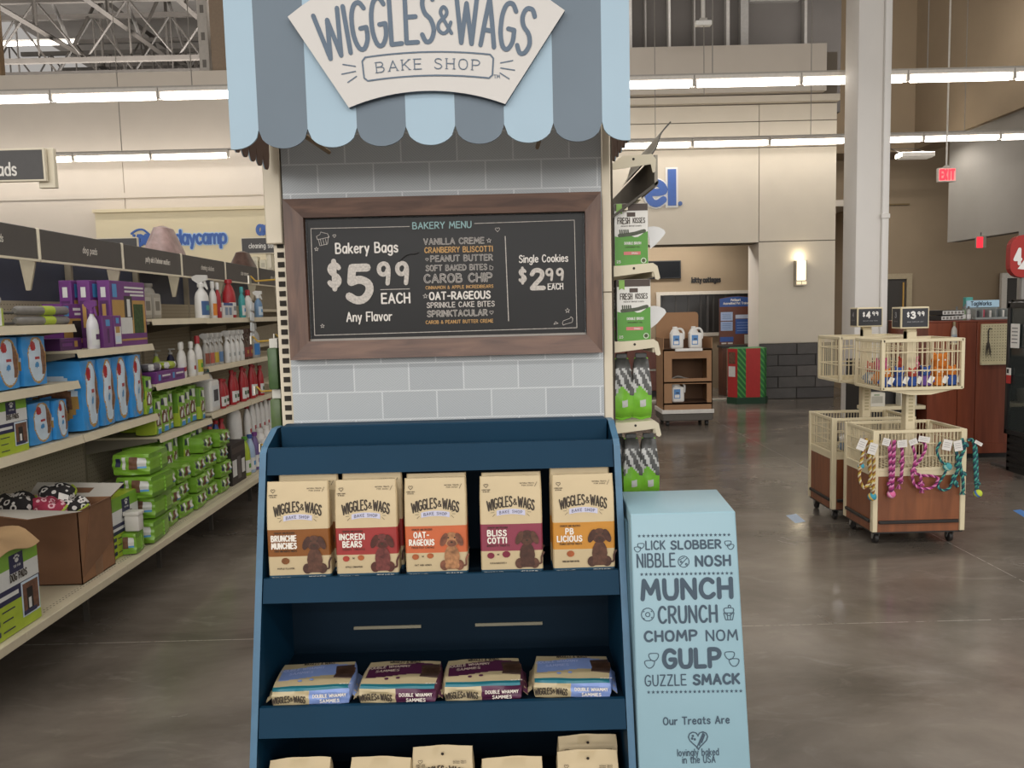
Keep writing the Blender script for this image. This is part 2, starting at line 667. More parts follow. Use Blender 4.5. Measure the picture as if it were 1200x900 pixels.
# wall across the back of the shop floor: left of the opening, over it and right of it
wb = MB()
wb.box(-13, 1.2, WY + .02, WY + .55, 0, 5.33, C_wall)
for a, b_ in ((-13, -9.4), (-9.39, -5.95), (-5.94, -2.5), (-2.49, 1.2)):
    wb.box(a, b_, WY, WY + .03, 0, 5.33, C_wall)
wb.box(-13, 1.2, WY - .03, WY, 3.42, 3.5, C_wall)
struct(wb.build('wall_back', smooth=False))
wr = MB()
wr.box(1.2, 5.24, WY + .02, WY + .55, 2.5, 5.40, C_core)
wr.box(4.05, 5.22, WY + .02, WY + .55, 0, 2.5, C_wall2)
g = .012
for x0, x1, z0, z1 in ((1.2, 4.02, 2.5, 3.96), (4.02, 5.24, 2.515, 3.96), (1.2, 4.02, 3.975, 4.36), (4.02, 5.24, 3.975, 4.36),
                       (1.2, 4.02, 4.375, 4.62), (4.02, 5.24, 4.375, 4.62), (4.02, 5.24, .9, 2.5)):
    wr.box(x0 + g / 2, x1 - g / 2, WY, WY + .03, z0, z1, C_wall2)
wr.box(4.02, 4.05, WY + .001, WY + .55, 0, 2.49, C_wall)
wr.box(1.2, 4.98, WY - .22, WY + .1, 4.76, 5.46, C_wall)
wr.box(1.2, 5.24, WY - .1, WY + .02, 4.64, 4.74, C_wall2)
struct(wr.build('wall_hall', smooth=False))
# dark brick-bond tile below the wall lamp
wt = MB()
til = [M('#4b4744', .35, .12, 9), M('#55504d', .35, .12, 9), M('#433f3d', .35, .12, 9)]
wt.box(4.03, 5.23, WY - .02, WY + .02, 0, .89, M('#35312e', .8))
rnd = random.Random(3)
for r_ in range(5):
    z0 = .005 + r_ * .177
    x = 4.03 - (.3 if r_ % 2 else 0)
    while x < 5.23:
        a, b_ = max(x, 4.03), min(x + .59, 5.23)
        if b_ - a > .03:
            wt.box(a, b_, WY - .04, WY - .02, z0, z0 + .17, rnd.choice(til), .004, 1)
        x += .6
struct(wt.build('trim_1', smooth=False))
sill = MB()
sill.box(1.2, 4.02, WY - .03, WY + .1, 0.0, .018, M('#b5ada2', .4))
struct(sill.build('trim_2', smooth=False))

# room behind the opening
al = MB()
AY = 14.6
al.box(.4, 2.76, AY, AY + .1, 0, 3.1, C_brown)
al.box(2.76, 6.0, AY, AY + .1, 1.75, 3.1, C_brown)
al.box(2.76, 6.0, AY, AY + .1, 0, 1.0, C_brown)
al.box(.4, .5, WY + .55, AY, 0, 3.1, C_brown)
al.box(5.9, 6.0, WY + .55, AY, 0, 3.1, C_brown)
al.box(.4, 6.0, WY + .55, AY, 3.1, 3.2, C_wall)
struct(al.build('wall_alcove', smooth=False))
# window of the cat room
wn = MB()
fr = M('#b9b0a2', .5)
wn.box(2.74, 2.81, AY - .05, AY + .06, 1.03, 1.73, fr)
wn.box(2.74, 6.0, AY - .05, AY + .06, 1.73, 1.79, fr)
wn.box(2.74, 6.0, AY - .05, AY + .06, .97, 1.03, fr)
wn.box(3.66, 3.70, AY - .03, AY + .05, 1.03, 1.73, M('#3a3735', .5))
wo = struct(wn.build('window_1', smooth=False))
gl = MB()
gl.box(2.81, 5.9, AY + .02, AY + .03, 1.03, 1.73, M('#262422', .35, .1, 3))
gl.build('pane', wo, smooth=False)
bl = MB()
for k in range(14):
    bl.box(2.86 + k * .23, 2.89 + k * .23, AY + .005, AY + .02, 1.05, 1.72, M('#363330', .5))
bl.build('blind', wo, smooth=False)

# wall seen over the right-hand part: dark, with upright studs
dw = MB()
dw.box(1.6, 6.2, 14.9, 15.1, 5.0, 9.5, C_darkwall)
for x, w_, m in ((1.95, .16, '#6f6457'), (2.35, .05, '#c9c4bd'), (2.62, .03, '#8f8a84'), (3.05, .04, '#c9c4bd'), (3.5, .03, '#8f8a84'), (4.1, .06, '#a5a09a'), (4.4, .14, '#8b8782'), (5.5, .05, '#8f8a84')):
    dw.box(x - w_ / 2, x + w_ / 2, 14.75, 14.9, 5.0, 9.5, M(m, .6))
dw.box(4.5, 5.4, 14.8, 14.9, 6.95, 7.0, M('#8b8782', .6))
struct(dw.build('wall_stud', smooth=False))
# tall brown wall of the entrance
fw = MB()
fw.box(5.3, 14, 18.3, 18.5, 0, 9.5, C_brown)
fw.box(5.3, 9.2, 18.24, 18.3, 3.70, 3.73, M('#73603f', .8))
struct(fw.build('wall_front', smooth=False))
sw = MB()
sw.box(8.95, 9.2, 10.5, 13.95, 0, 4.75, C_grey)
sw.box(8.95, 9.2, 13.95, 16.2, 2.68, 4.75, C_grey)
sw.box(8.85, 9.3, 10.5, 17.4, 4.75, 9.5, C_brown)
sw.box(5.4, 8.85, 17.4, 18.3, 4.72, 9.5, C_brown)
struct(sw.build('wall_right', smooth=False))
cl = MB()
cl.quad((-13, -8, 9.5), (14, -8, 9.5), (14, 32, 9.5), (-13, 32, 9.5), C_roof)
struct(cl.build('ceiling', smooth=False))
rw = MB()
rw.box(-13, 1.6, 27, 27.2, 4.5, 9.5, M('#8f8983', .9, .05, 1))
struct(rw.build('wall_far', smooth=False))
# posts that bound the opening on the left, above the wall
for i, (x, w_, y, hx) in enumerate(((-8.02, .3, 12.95, '#8b7355'), (-4.72, .16, 13.1, '#b4aea6'), (-4.36, .42, 13.0, '#8d7b68'))):
    pm = MB()
    pm.box(x - w_ / 2, x + w_ / 2, y, y + .12, 5.3, 9.5, M(hx, .7), .01, 1)
    if i == 1:
        for k in range(9):
            pm.box(x - .03, x + .03, y - .004, y, 5.5 + k * .42, 5.62 + k * .42, M('#6f6a64', .7))
    tag(pm.build('roof_post'), ['tan post at the far left edge over the back wall', 'pale slotted steel post beside the brown post over the back wall',
                                'broad brown post over the back wall next to the awning'][i], 'post')


# steel roof trusses
def truss(y0, x0, x1, zb, zt, label, rz=0, cx=None):
    """joist along X: two chords and zigzag webs"""
    t = thing('roof_truss', label, 'truss', ((x0 + x1) / 2, y0, zb), rz, 'open steel roof trusses')
    L_ = (x1 - x0) / 2
    c = MB()
    for z, r_ in ((0, .045), (zt - zb, .05)):
        c.box(-L_, L_, -.04, .04, z - r_, z + r_, C_steel)
    c.build('chord', t, smooth=False)
    wv = MB()
    n = max(4, int((x1 - x0) / .75))
    for k in range(n):
        xa = -L_ + 2 * L_ * k / n
        xb = -L_ + 2 * L_ * (k + 1) / n
        za, zb_ = (0, zt - zb) if k % 2 == 0 else (zt - zb, 0)
        wv.tube([(xa, 0, za), (xb, 0, zb_)], .022, C_steel, 5)
        if k % 2 == 0:
            wv.tube([(xb, 0, 0), (xb, 0, zt - zb)], .018, C_steel, 5)
    wv.build('web', t, smooth=False)
    return t


truss(15.6, -9.6, -4.4, 6.45, 7.55, 'nearest roof truss running across above the back wall')
truss(17.4, -11.0, -4.5, 6.75, 7.9, 'roof truss running across just behind the nearest one')
truss(21.5, -12.5, -4.9, 7.35, 8.5, 'roof truss running across, next to the farthest one')
truss(19.5, -12.4, -4.6, 6.95, 8.1, 'roof truss running across, in the middle of five')
truss(23.5, -12.6, -5.2, 7.6, 8.7, 'farthest roof truss running across under the roof')
# deep girders that run away from the viewer
for i, (xa, ya, xb, yb, z0, z1) in enumerate(((-7.2, 13.9, -7.0, 26.5, 7.1, 8.6), (-5.75, 13.9, -5.6, 26.5, 7.2, 8.8), (-8.7, 14.2, -8.5, 26.5, 7.0, 8.5))):
    t = thing('roof_girder', ['deep steel roof girder running away, in the middle of three', 'deep steel roof girder running away, rightmost of three', 'deep steel roof girder running away, leftmost of three'][i], 'girder', (xa, ya, z0), 0)
    c = MB()
    D = Vector((xb - xa, yb - ya, 0))
    for z, r_ in ((0, .09), (z1 - z0, .1)):
        c.tube([(0, 0, z), (D.x, D.y, z)], r_ * .62, C_steel, 4)
    c.build('chord', t, smooth=False)
    wv = MB()
    n = 10
    for k in range(n):
        a, b_ = D * (k / n), D * ((k + 1) / n)
        za, zb_ = (0, z1 - z0) if k % 2 == 0 else (z1 - z0, 0)
        wv.tube([(a.x, a.y, za), (b_.x, b_.y, zb_)], .036, C_steel, 5)
        if k % 2 == 0:
            wv.tube([(b_.x, b_.y, 0), (b_.x, b_.y, z1 - z0)], .035, C_steel, 5)
    wv.build('web', t, smooth=False)

# ---------------------------------------------------------------- ceiling lights
tube_m = EM('#fff6ea', 6.0)
tube_m2 = EM('#fff6ea', 9.0)
white_p = M('#dcd6cd', .5)


def fixture(x, y, z, ln, label, group):
    t = thing('strip_light', label, 'ceiling light', (x, y, z), 0, group)
    h = MB()
    h.box(-ln / 2 + .004, ln / 2 - .004, -.045, .045, .055, .1, white_p, .006, 1)
    h.box(-ln / 2 + .004, -ln / 2 + .02, -.04, .04, -.01, .06, white_p)
    h.box(ln / 2 - .02, ln / 2 - .004, -.04, .04, -.01, .06, white_p)
    h.build('housing', t, smooth=False)
    b = MB()
    b.tube([(-ln / 2 + .045, 0, .018), (ln / 2 - .045, 0, .018)], .04, tube_m, 10)
    b.build('tube', t)
    return t


PAR = ['farther', 'nearer']
PL = 1.15
for row, (y, z, n0, x0, lab) in enumerate(((8.8, 3.88, 0, -7.7, 'upper nearer row'), (12.1, 3.90, 0, -10.4, 'lower farther row'))):
    proto = None
    npx = 15 if row == 0 else 18
    for k in range(npx):
        x = x0 + PL * k
        # what the endcap's awning and column hide is left out
        px = 594 + 930 * x / y
        if px < -60 or px > 1260 or 300 < px < 690:
            continue
        side = 'left' if px < 500 else 'right'
        lab_ = 'white tube light in the %s, %s of the awning, %s from the left'
        if proto is None:
            proto = fixture(x, y, z, PL, 'x', lab + ' of tube lights')
            o = proto
            cnt = {'left': 0, 'right': 0}
        else:
            o = dup(proto, (x, y, z), 0, 'x')
        o['label'] = lab_ % (lab, side, ORD[cnt[side]])
        cnt[side] += 1
for k in range(2):
    x = P([22, 68][k], 52, Y=18).x
    fixture(x, 18, P(45, 52, Y=18).z, .85, 'small tube light among the roof trusses, %s' % ['left of the pair', 'right of the pair'][k], 'tube lights under the roof')
# suspension rail and wires of the two rows
for y, z, lab in ((8.8, 3.99, 'thin grey rail that carries the nearer row of tube lights'), (12.1, 4.01, 'thin grey rail that carries the farther row of tube lights')):
    rmb = MB()
    rmb.box(-9.5, 8.4, y - .02, y + .02, z - .012, z + .012, M('#aaa49b', .5))
    for x in (-7.9, -5.66, -3.32, 2.28, 4.6, 6.9):
        rmb.tube([(x, y, z), (x, y, 9.45)], .006, M('#8f8a82', .5), 5)
    tag(rmb.build('light_rail', smooth=False), lab, 'rail')
# troffer in the entrance
tf = thing('troffer_light', 'small pale unlit ceiling light over the entrance right of the column', 'ceiling light', P(1072, 185, Y=15.6))
q = MB()
q.box(-.32, .32, -.14, .14, 0, .09, white_p, .01, 1)
q.build('housing', tf, smooth=False)
q = MB()
q.box(-.29, .29, -.11, .11, -.012, .002, EM('#d9d2c6', .25))
q.build('diffuser', tf, smooth=False)
q = MB()
for x in (-.25, .25):
    q.tube([(x, 0, .09), (x, .45, .26)], .008, C_steel, 5)
q.tube([(-.25, .45, .26), (.25, .45, .26)], .008, C_steel, 5)
q.tube([(-.25, .45, .26), (-.25, .6, .9)], .008, C_steel, 5)
q.build('bracket', tf, smooth=False)

# ---------------------------------------------------------------- white column
cx, cy = 3.75, 8.35
co = thing('steel_column', 'tall white boxed column behind the basket bins', 'column', (cx, cy, 0))
cw = M('#e0dcd6', .55, .02, 3)
q = MB()
q.box(-.165, .165, -.16, .16, 0, 9.4, cw, .012, 2)
q.build('casing', co)
q = MB()
q.box(.085, .155, -.2, -.158, 0, 9.4, M('#e6e3de', .5, .02, 3), .01, 2)
q.build('cable_channel', co)
q = MB()
for z in (2.35, 5.15):
    q.box(.07, .16, -.215, -.19, z, z + .05, cw, .006, 1)
q.build('clip', co)
q = MB()
q.box(-.2, .2, -.2, .2, 0, .06, C_steel, .01, 1)
q.build('foot', co)
# ================================================================ the endcap display
BX0, BX1 = -.645, .285          # brick-print panel
BY = 2.36
CEN = -.195
paint_cream = M('#cfc4ae', .5, .03, 6)


def brick_print():
    m = bpy.data.materials.new('grey_brick_print')
    m.use_nodes = True
    nt = m.node_tree
    L = nt.links.new
    b = nt.nodes['Principled BSDF']
    b.inputs['Roughness'].default_value = .55
    tc = nt.nodes.new('ShaderNodeTexCoord')
    mp = nt.nodes.new('ShaderNodeMapping')
    mp.inputs['Rotation'].default_value = (R(90), 0, 0)
    mp.inputs['Location'].default_value = (.02, .02, 0)
    L(tc.outputs['Object'], mp.inputs[0])
    br = nt.nodes.new('ShaderNodeTexBrick')
    br.inputs['Scale'].default_value = 1
    br.inputs['Brick Width'].default_value = .163
    br.inputs['Row Height'].default_value = .0835
    br.inputs['Mortar Size'].default_value = .0022
    br.inputs['Color1'].default_value = lin('#a9aeb1') + [1]
    br.inputs['Color2'].default_value = lin('#b2b7b9') + [1]
    br.inputs['Mortar'].default_value = lin('#cbcfd0') + [1]
    L(mp.outputs[0], br.inputs[0])
    # fine drawn hatching, two directions
    cols = []
    for rot in (48, -52):
        m2 = nt.nodes.new('ShaderNodeMapping')
        m2.inputs['Rotation'].default_value = (0, R(rot), 0)
        L(tc.outputs['Object'], m2.inputs[0])
        wv = nt.nodes.new('ShaderNodeTexWave')
        wv.bands_direction = 'X'
        wv.inputs['Scale'].default_value = 55
        wv.inputs['Distortion'].default_value = 1.2
        L(m2.outputs[0], wv.inputs[0])
        cols.append(wv.outputs['Fac'])
    ck = nt.nodes.new('ShaderNodeTexNoise')
    ck.inputs['Scale'].default_value = 5
    L(tc.outputs['Object'], ck.inputs[0])
    gt = nt.nodes.new('ShaderNodeMath')
    gt.operation = 'GREATER_THAN'
    gt.inputs[1].default_value = .5
    L(ck.outputs['Fac'], gt.inputs[0])
    mix = nt.nodes.new('ShaderNodeMixRGB')
    L(gt.outputs[0], mix.inputs[0])
    L(cols[0], mix.inputs[1])
    L(cols[1], mix.inputs[2])
    rp = nt.nodes.new('ShaderNodeValToRGB')
    rp.color_ramp.elements[0].color = (.80, .80, .81, 1)
    rp.color_ramp.elements[1].color = (1, 1, 1, 1)
    rp.color_ramp.elements[1].position = .45
    L(mix.outputs[0], rp.inputs[0])
    mul = nt.nodes.new('ShaderNodeMixRGB')
    mul.blend_type = 'MULTIPLY'
    mul.inputs[0].default_value = 1
    L(br.outputs['Color'], mul.inputs[1])
    L(rp.outputs[0], mul.inputs[2])
    L(mul.outputs[0], b.inputs['Base Color'])
    return m


ec = thing('endcap_gondola', 'cream steel end-of-aisle fixture with a grey brick-print back panel', 'store fixture', (CEN, BY, 0))
q = MB()
q.box(BX0 - CEN, BX1 - CEN, 0, .02, .1, 2.5, brick_print())
q.build('brick_panel', ec, smooth=False)
q = MB()   # slotted standard, left
q.box(-.685 - CEN, -.646 - CEN, .022, .06, 0, 2.5, paint_cream)
sl = M('#2b2620', .9)
for k in range(82):
    z = .08 + k * .0285
    q.box(-.675 - CEN, -.656 - CEN, .019, .03, z, z + .016, sl)
q.build('slotted_standard', ec, smooth=False)
q = MB()
q.box(-.70 - CEN, -.650 - CEN, -.004, .018, 1.715, 2.5, paint_cream, .003, 1)
q.build('post_cover', ec)
q = MB()
q.box(.286 - CEN, .312 - CEN, -.004, .06, 0, 2.5, paint_cream, .003, 1)
q.box(.286 - CEN, .313 - CEN, -.006, .0, 1.55, 1.553, M('#6c6353', .8))
q.build('upright', ec)
q = MB()
q.box(BX0 - CEN, BX1 - CEN, .02, .5, 0, .14, paint_cream, .004, 1)
q.box(-.69 - CEN, .316 - CEN, .06, .09, 0, 2.5, M('#7d7466', .8))
q.build('back_frame', ec)

# ------------------------------------------------ the blue shelf unit
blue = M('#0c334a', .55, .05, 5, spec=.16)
blue_shaded = M('#0b1e2c', .6, .08, 5, spec=.15)  # darker copy of the blue, shade of the compartments put into the colour
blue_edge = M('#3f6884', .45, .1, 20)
black_b = M('#14161c', .6, .1, 5)
SX0, SX1 = -.676, .287
su = thing('display_shelf', 'dark blue sloping wooden shelf unit against the brick-print panel', 'shelf unit', (CEN, BY, 0))


def fy(z):            # front line of the unit
    return 2.185 + (z - 1.135) * .285


def sidep(x0, x1):
    pts = [(fy(0.0) - BY, 0.0), (fy(1.125) - BY - .006, 1.125), (fy(1.135) - BY + .01, 1.14), (-.065, 1.178), (-.005, 1.178), (-.005, 0.0)]
    m_ = MB()
    m_.prism([(a, b) for a, b in pts], x0 - CEN, x1 - CEN, blue, axis='x', side=blue_edge)
    return m_


sidep(SX0 - .018, SX0).build('side_panel', su, smooth=False)
sidep(SX1, SX1 + .018).build('side_panel', su, smooth=False)
q = MB()
q.box(SX0 - CEN, SX1 - CEN, -.012, -.004, 0, 1.11, blue_shaded)
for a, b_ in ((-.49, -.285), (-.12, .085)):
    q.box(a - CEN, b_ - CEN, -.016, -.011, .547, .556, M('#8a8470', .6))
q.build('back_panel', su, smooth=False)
q = MB()
q.box(SX0 + .012 - CEN, SX1 - .004 - CEN, -.075, -.006, 1.085, 1.184, blue, .003, 1)
q.box(SX0 - CEN, SX1 - CEN, fy(1.1) - BY + .02, -.075, 1.072, 1.084, blue_shaded)
q.build('top_riser', su)
for zt, zb in ((1.138, 1.066), (.798, .736), (.481, .409)):
    s_ = MB()
    a, b_ = fy(zt) - BY, fy(zb) - BY
    s_.prism([(a, zt), (b_, zb), (b_ + .014, zb), (a + .014, zt)], SX0 + .002 - CEN, SX1 - .002 - CEN, blue, axis='x')
    lip = s_
    lip.build('shelf_lip', su, smooth=False)
    if zt < 1.1:
        s_ = MB()
        s_.box(SX0 - CEN, SX1 - CEN, a + .016, -.012, zt - .022, zt - .008, blue_shaded)
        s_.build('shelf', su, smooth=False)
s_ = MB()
s_.box(SX0 - CEN, SX1 - CEN, fy(.1) - BY, -.012, .1, .125, blue_shaded)
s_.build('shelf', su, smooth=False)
s_ = MB()
s_.prism([(fy(.14) - BY, .145), (fy(0) - BY, 0.0), (fy(0) - BY + .014, 0.0), (fy(.14) - BY + .014, .145)], SX0 - CEN, SX1 - CEN, blue, axis='x')
s_.build('kick_or_shade_panel', su, smooth=False)

# ------------------------------------------------ awning
lb = M('#a3bccc', .55, .03, 4)
db = M('#6b7985', .6, .05, 4)
AW0, AW1, AWY = -.678, .320, 2.03
inner = M('#6b5548', .8, .06, 8)
aw = thing('awning', 'striped light blue and slate awning with a scalloped hem above the menu', 'awning', (CEN, AWY, 1.92))
ZT = 2.66 - 1.92


def scal(x0, x1, half=None, n=14):
    """outline (x,z) of one stripe with a round hem; half: 'l'/'r' = only part of the scallop"""
    r_ = .0612
    c = (x0 + x1) / 2
    if half == 'l':
        c = x1 - r_
    if half == 'r':
        c = x0 + r_
    pts = []
    for k in range(n + 1):
        x = x0 + (x1 - x0) * k / n
        u = min(1, abs(x - c) / r_)
        pts.append((x, .046 * (1 - sqrt(max(0, 1 - u ** 2)))))
    return pts + [(x1, ZT), (x0, ZT)]


q = MB()
ST = .857 / 7
xs = [AW0] + [-.607 + ST * k for k in range(8)] + [AW1]
for i in range(9):
    pts = scal(xs[i] - CEN, xs[i + 1] - CEN, 'l' if i == 0 else 'r' if i == 8 else None)
    q.prism(pts, 0, .006, lb if i % 2 == 0 else db, side=db if i % 2 else lb)
q.build('front_panel', aw, smooth=False)
q = MB()
q.box(AW0 + .01 - CEN, AW1 - .01 - CEN, .0065, .009, .05, ZT, M('#d8d4cc', .7))  # unseen white board, added to bounce light onto the brick panel
q.build('bounce_board', aw, smooth=False)
for x0 in (AW0, AW1 - .006):
    q = MB()
    ny = 5
    dy = (BY - .02 - AWY - .006) / ny
    for k in range(ny):
        y0 = .006 + dy * k
        r_ = dy / 2
        pts = [(y0 + dy * j / 8, -.0 + .045 * (1 - sqrt(max(0, 1 - (abs(j - 4) / 4) ** 2.2)))) for j in range(9)] + [(y0 + dy, ZT), (y0, ZT)]
        sgn = x0 == AW0
        q.prism(pts, x0 - CEN + (.003 if sgn else 0), x0 - CEN + (.006 if sgn else .003), inner, axis='x')
        q.prism(pts, x0 - CEN + (0 if sgn else .003), x0 - CEN + (.003 if sgn else .006), (lb, db)[k % 2], axis='x')
    q.build('side_panel', aw, smooth=False)
for x, y1, z in ((-.5, .31, .05), (.1, .31, .05), (-.5, .31, .6), (.1, .31, .6)):
    q = MB()
    q.tube([(x - CEN, .008, z - .015), (x - CEN, y1, z)], .006, M('#8f7a5c', .6), 6)
    q.build('brace', aw)

# ------------------------------------------------ the fan-shaped sign
sg = thing('shop_sign', 'white fan-shaped sign board with slate hand lettering on the awning front', 'sign', (-.182, AWY - .004, 2.01))
pl_w = M('#cfcbc6', .5, .02, 5)
pl_e = M('#4b5460', .6)
slate = M('#5c6c7d', .6, .05, 30)


def arc(x0, x1, z0, sag, n=20):
    """arc from (x0,z0) to (x1,z0) rising by sag in the middle"""
    h = (x1 - x0) / 2
    r_ = (h * h + sag * sag) / (2 * sag)
    cz = z0 + sag - r_
    return [(x0 + (x1 - x0) * k / n, cz + sqrt(r_ * r_ - (x0 + (x1 - x0) * k / n - (x0 + x1) / 2) ** 2)) for k in range(n + 1)]


bot = arc(-.194, .191, 0, .036)
top = arc(-.334, .342, .219, .115)
q = MB()
q.prism(bot + top[::-1], -.016, 0, pl_w, side=pl_e)
q.build('board', sg, smooth=False)


def wp(cz, flat=0.0):
    """bend a straight line of lettering over an arc whose centre lies below at (0,cz)"""
    def f(x, z):
        r_ = z - cz
        a = x / (-cz + .0)
        return (r_ * sin(a), cz + r_ * cos(a))
    return f


q = MB()
q = MB()


def warp_up(x, z):          # wide arch with letters growing to the middle
    a = x / .62
    hgt = 1 + .0 * x
    return (x * (1 + .12 * z / .1 * abs(x) / .3), z * (1.0 + .1 * cos(a * 4)) - (x * x) * .62)


def toplate(tv, dz):
    return shift(tv, .004, dz)


q.text(toplate(script('WIGGLES', .106, .266, .105, gap=.2, align='c', warp=lambda x, z: warp_up(x - .116, z)), .152), slate, T(0, -.0175, 0))
q.text(toplate(script('&', .058, .034, .15, warp=lambda x, z: warp_up(x + .044, z)), .172), slate, T(0, -.0175, 0))
q.text(toplate(script('WAGS', .106, .172, .105, gap=.2, warp=lambda x, z: warp_up(x + .158, z)), .152), slate, T(0, -.0175, 0))
# ribbon with BAKE SHOP
def wr_(x, z):
    return (x * (1 + .5 * z), z - x * x * .42)


def serif_text(txt, h, width, wd, warp):
    """thin roman capitals with little feet"""
    V, Fc = script(txt, h, width, wd, gap=.34, warp=warp)
    x = 0
    feet = {'B': [(0, 0), (0, 1)], 'A': [(0, 0), (.6, 0)], 'K': [(0, 0), (0, 1), (.5, 1), (.52, 0)], 'E': [(0, 0), (0, 1)], 'H': [(0, 0), (0, 1), (.52, 0), (.52, 1)], 'P': [(0, 0), (0, 1)]}
    tot = sum(GL[c][0] + .34 for c in txt) - .34
    sx = width / tot
    for c in txt:
        for fx, fz in feet.get(c, []):
            px = (x + fx - tot / 2) * sx
            V, Fc = merge((V, Fc), ribbon([warp(px - .0028, fz * h), warp(px + .0028, fz * h)], wd * h * .7, 6))
        x += GL[c][0] + .34
    return V, Fc


q.text(shift(serif_text('BAKE SHOP', .024, .252, .1, wr_), .004, .088), slate, T(0, -.0175, 0))
rb = [wr_(x, z) for x, z in [(-.150 + .3 * k / 16, .040) for k in range(17)]] + [wr_(.158, .032), wr_(.158, -.008)] + [wr_(.150 - .3 * k / 16, -.016) for k in range(17)] + [wr_(-.158, -.008), wr_(-.158, .032), wr_(-.150, .040)]
q.text(shift(line2(rb, .0038), .004, .088), slate, T(0, -.0175, 0))
for sx_ in (-1, 1):
    for a, b_ in (((.178, .098), (.208, .103)), ((.178, .086), (.212, .080)), ((.176, .074), (.198, .060))):
        q.text(shift(line2([(sx_ * a[0], a[1]), (sx_ * b_[0], b_[1])], .0028), .004, 0), slate, T(0, -.0175, 0))
q.text(shift(script('TM', .008, .014, .18), .172, .062), slate, T(0, -.0175, 0))
q.build('lettering', sg, smooth=False)

# ------------------------------------------------ menu board
mb = thing('menu_board', 'brown wood-framed chalkboard price menu on the brick-print panel', 'sign board', (-.178, BY - .001, 1.375))
mx = -.178
fw_ = WOOD('brown_frame_wood_h', '#4a3227', '#6b4e3e', (1.2, 8, 9), .45, 5)
fw_v = WOOD('brown_frame_wood_v', '#4a3227', '#6b4e3e', (9, 8, 1.2), .45, 5)
o0, o1, p0, p1 = -.456, .456, 0.0, .462          # outer frame
i0, i1, j0, j1 = -.402, .411, .053, .409         # opening
q = MB()


def mitred(a, b_, c, d, m):
    q.add([(a[0], -.045, a[1]), (b_[0], -.045, b_[1]), (c[0], -.036, c[1]), (d[0], -.036, d[1]),
           (a[0], 0, a[1]), (b_[0], 0, b_[1]), (c[0], -.012, c[1]), (d[0], -.012, d[1])],
          [(0, 1, 2, 3), (4, 0, 3, 7), (1, 5, 6, 2), (0, 4, 5, 1), (3, 2, 6, 7)], m)


mitred((o0, p0), (o1, p0), (i1, j0), (i0, j0), fw_)
mitred((o1, p1), (o0, p1), (i0, j1), (i1, j1), fw_)
mitred((o0, p1), (o0, p0), (i0, j0), (i0, j1), fw_v)
mitred((o1, p0), (o1, p1), (i1, j1), (i1, j0), fw_v)
q.build('frame', mb, smooth=False)
q = MB()
chalk = M('#0f0e0e', .42, .25, 5, bump=.12, spec=.3)
q.box(i0 + .004, i1 - .004, -.016, -.012, j0 + .004, j1 - .004, chalk)
for a in (i0 + .002,):
    q.box(i0, i1, -.019, -.012, j0, j0 + .006, M('#8d877f', .3))
q.build('menu_sheet', mb, smooth=False)
ck = M('#bdb6ae', .8, .25, 160)
ck2 = M('#b9b2ab', .8, .25, 160)
ckw = M('#d8d2cb', .8, .12, 120)
ckb = M('#93b3b4', .8, .15, 120)
cko = M('#b8915c', .8, .2, 120)
TM_ = T(0, -.0185, 0)
q = MB()


def mpx(px, py):
    """menu sheet coordinates of a photographed point"""
    p = P(px, py, Y=BY - .018)
    return (p.x - mx, p.z - 1.375)


def put(txt, px, py, hpx, wpx, m, wd=.16, gap=.22, outline=False):
    u, v = mpx(px, py)
    k = (BY - .018) / FPX * 1.004
    q.text(shift(script(txt, hpx * k, wpx * k, wd, gap), u, v), m, TM_)
    if outline:
        q.text(shift(script(txt, hpx * k, wpx * k, wd * .33, gap), u, v), chalk, T(0, -.0188, 0))


put('BAKERY MENU', 518, 267.5, 7, 67, ckb, .17)
put('Bakery Bags', 430, 296, 11, 71, ckw, .17)
put('$', 392.5, 337, 29, 12, ck, .2)
put('5', 422, 351.5, 37, 24, ck, .25)
put('99', 461, 332, 23, 33, ck, .22, .4)
q.text(line2([mpx(446, 339.5), mpx(480, 338.5)], .0018), ck, TM_)
put('EACH', 464, 355, 11, 32, ckw, .18)
put('Any Flavor', 433, 376, 10, 52, ckw, .16)
rows = []
for t_, px, yc, hp, wp_, m_, wd_, ol in (('VANILLA CREME', 532, 282.6, 6.3, 69, ck2, .22, 1), ('CRANBERRY BLISCOTTI', 537.5, 292.4, 5.8, 78, cko, .2, 0), ('PEANUT BUTTER', 541, 302.5, 6.3, 71, ck2, .22, 1),
        ('SOFT BAKED BITES', 535, 313.6, 6, 70, ck2, .22, 1), ('CAROB CHIP', 537, 325.8, 9, 78, ck2, .22, 1), ('CINNAMON & APPLE INCREDIBEARS', 538.5, 336.3, 3.4, 78, cko, .2, 0),
        ('OAT-RAGEOUS', 539, 346.2, 8, 70, ckw, .22, 0), ('SPRINKLE CAKE BITES', 540, 356.8, 5.6, 78, ck2, .2, 0), ('SPRINKTACULAR', 536, 367, 6.4, 69, ck, .24, 1),
        ('CAROB & PEANUT BUTTER CREME', 538.5, 376.8, 3.6, 78, cko, .2, 0)):
    rows.append((t_, px, yc + hp / 2, hp, wp_, m_, wd_, ol))
for t_, px, py, hp, wp_, m_, wd_, ol in rows:
    put(t_, px, py, hp, wp_, m_, wd_, .24, ol)
put('Single Cookies', 637, 307, 8, 56, ckw, .16)
put('$', 612.5, 331, 16, 7, ck, .2)
put('2', 630, 338, 21, 14, ck, .25)
put('99', 650, 328, 12.5, 19, ck, .22, .4)
q.text(line2([mpx(642, 332.5), mpx(660, 332)], .0014), ck, TM_)
put('EACH', 651, 339, 6.5, 17, ckw, .18)
q.text(line2([mpx(592, 277), mpx(596, 376)], .0024), ck, TM_)
bd = [mpx(480, 265.5), mpx(364.5, 268), mpx(369, 393), mpx(676, 384), mpx(673, 258), mpx(556, 262)]
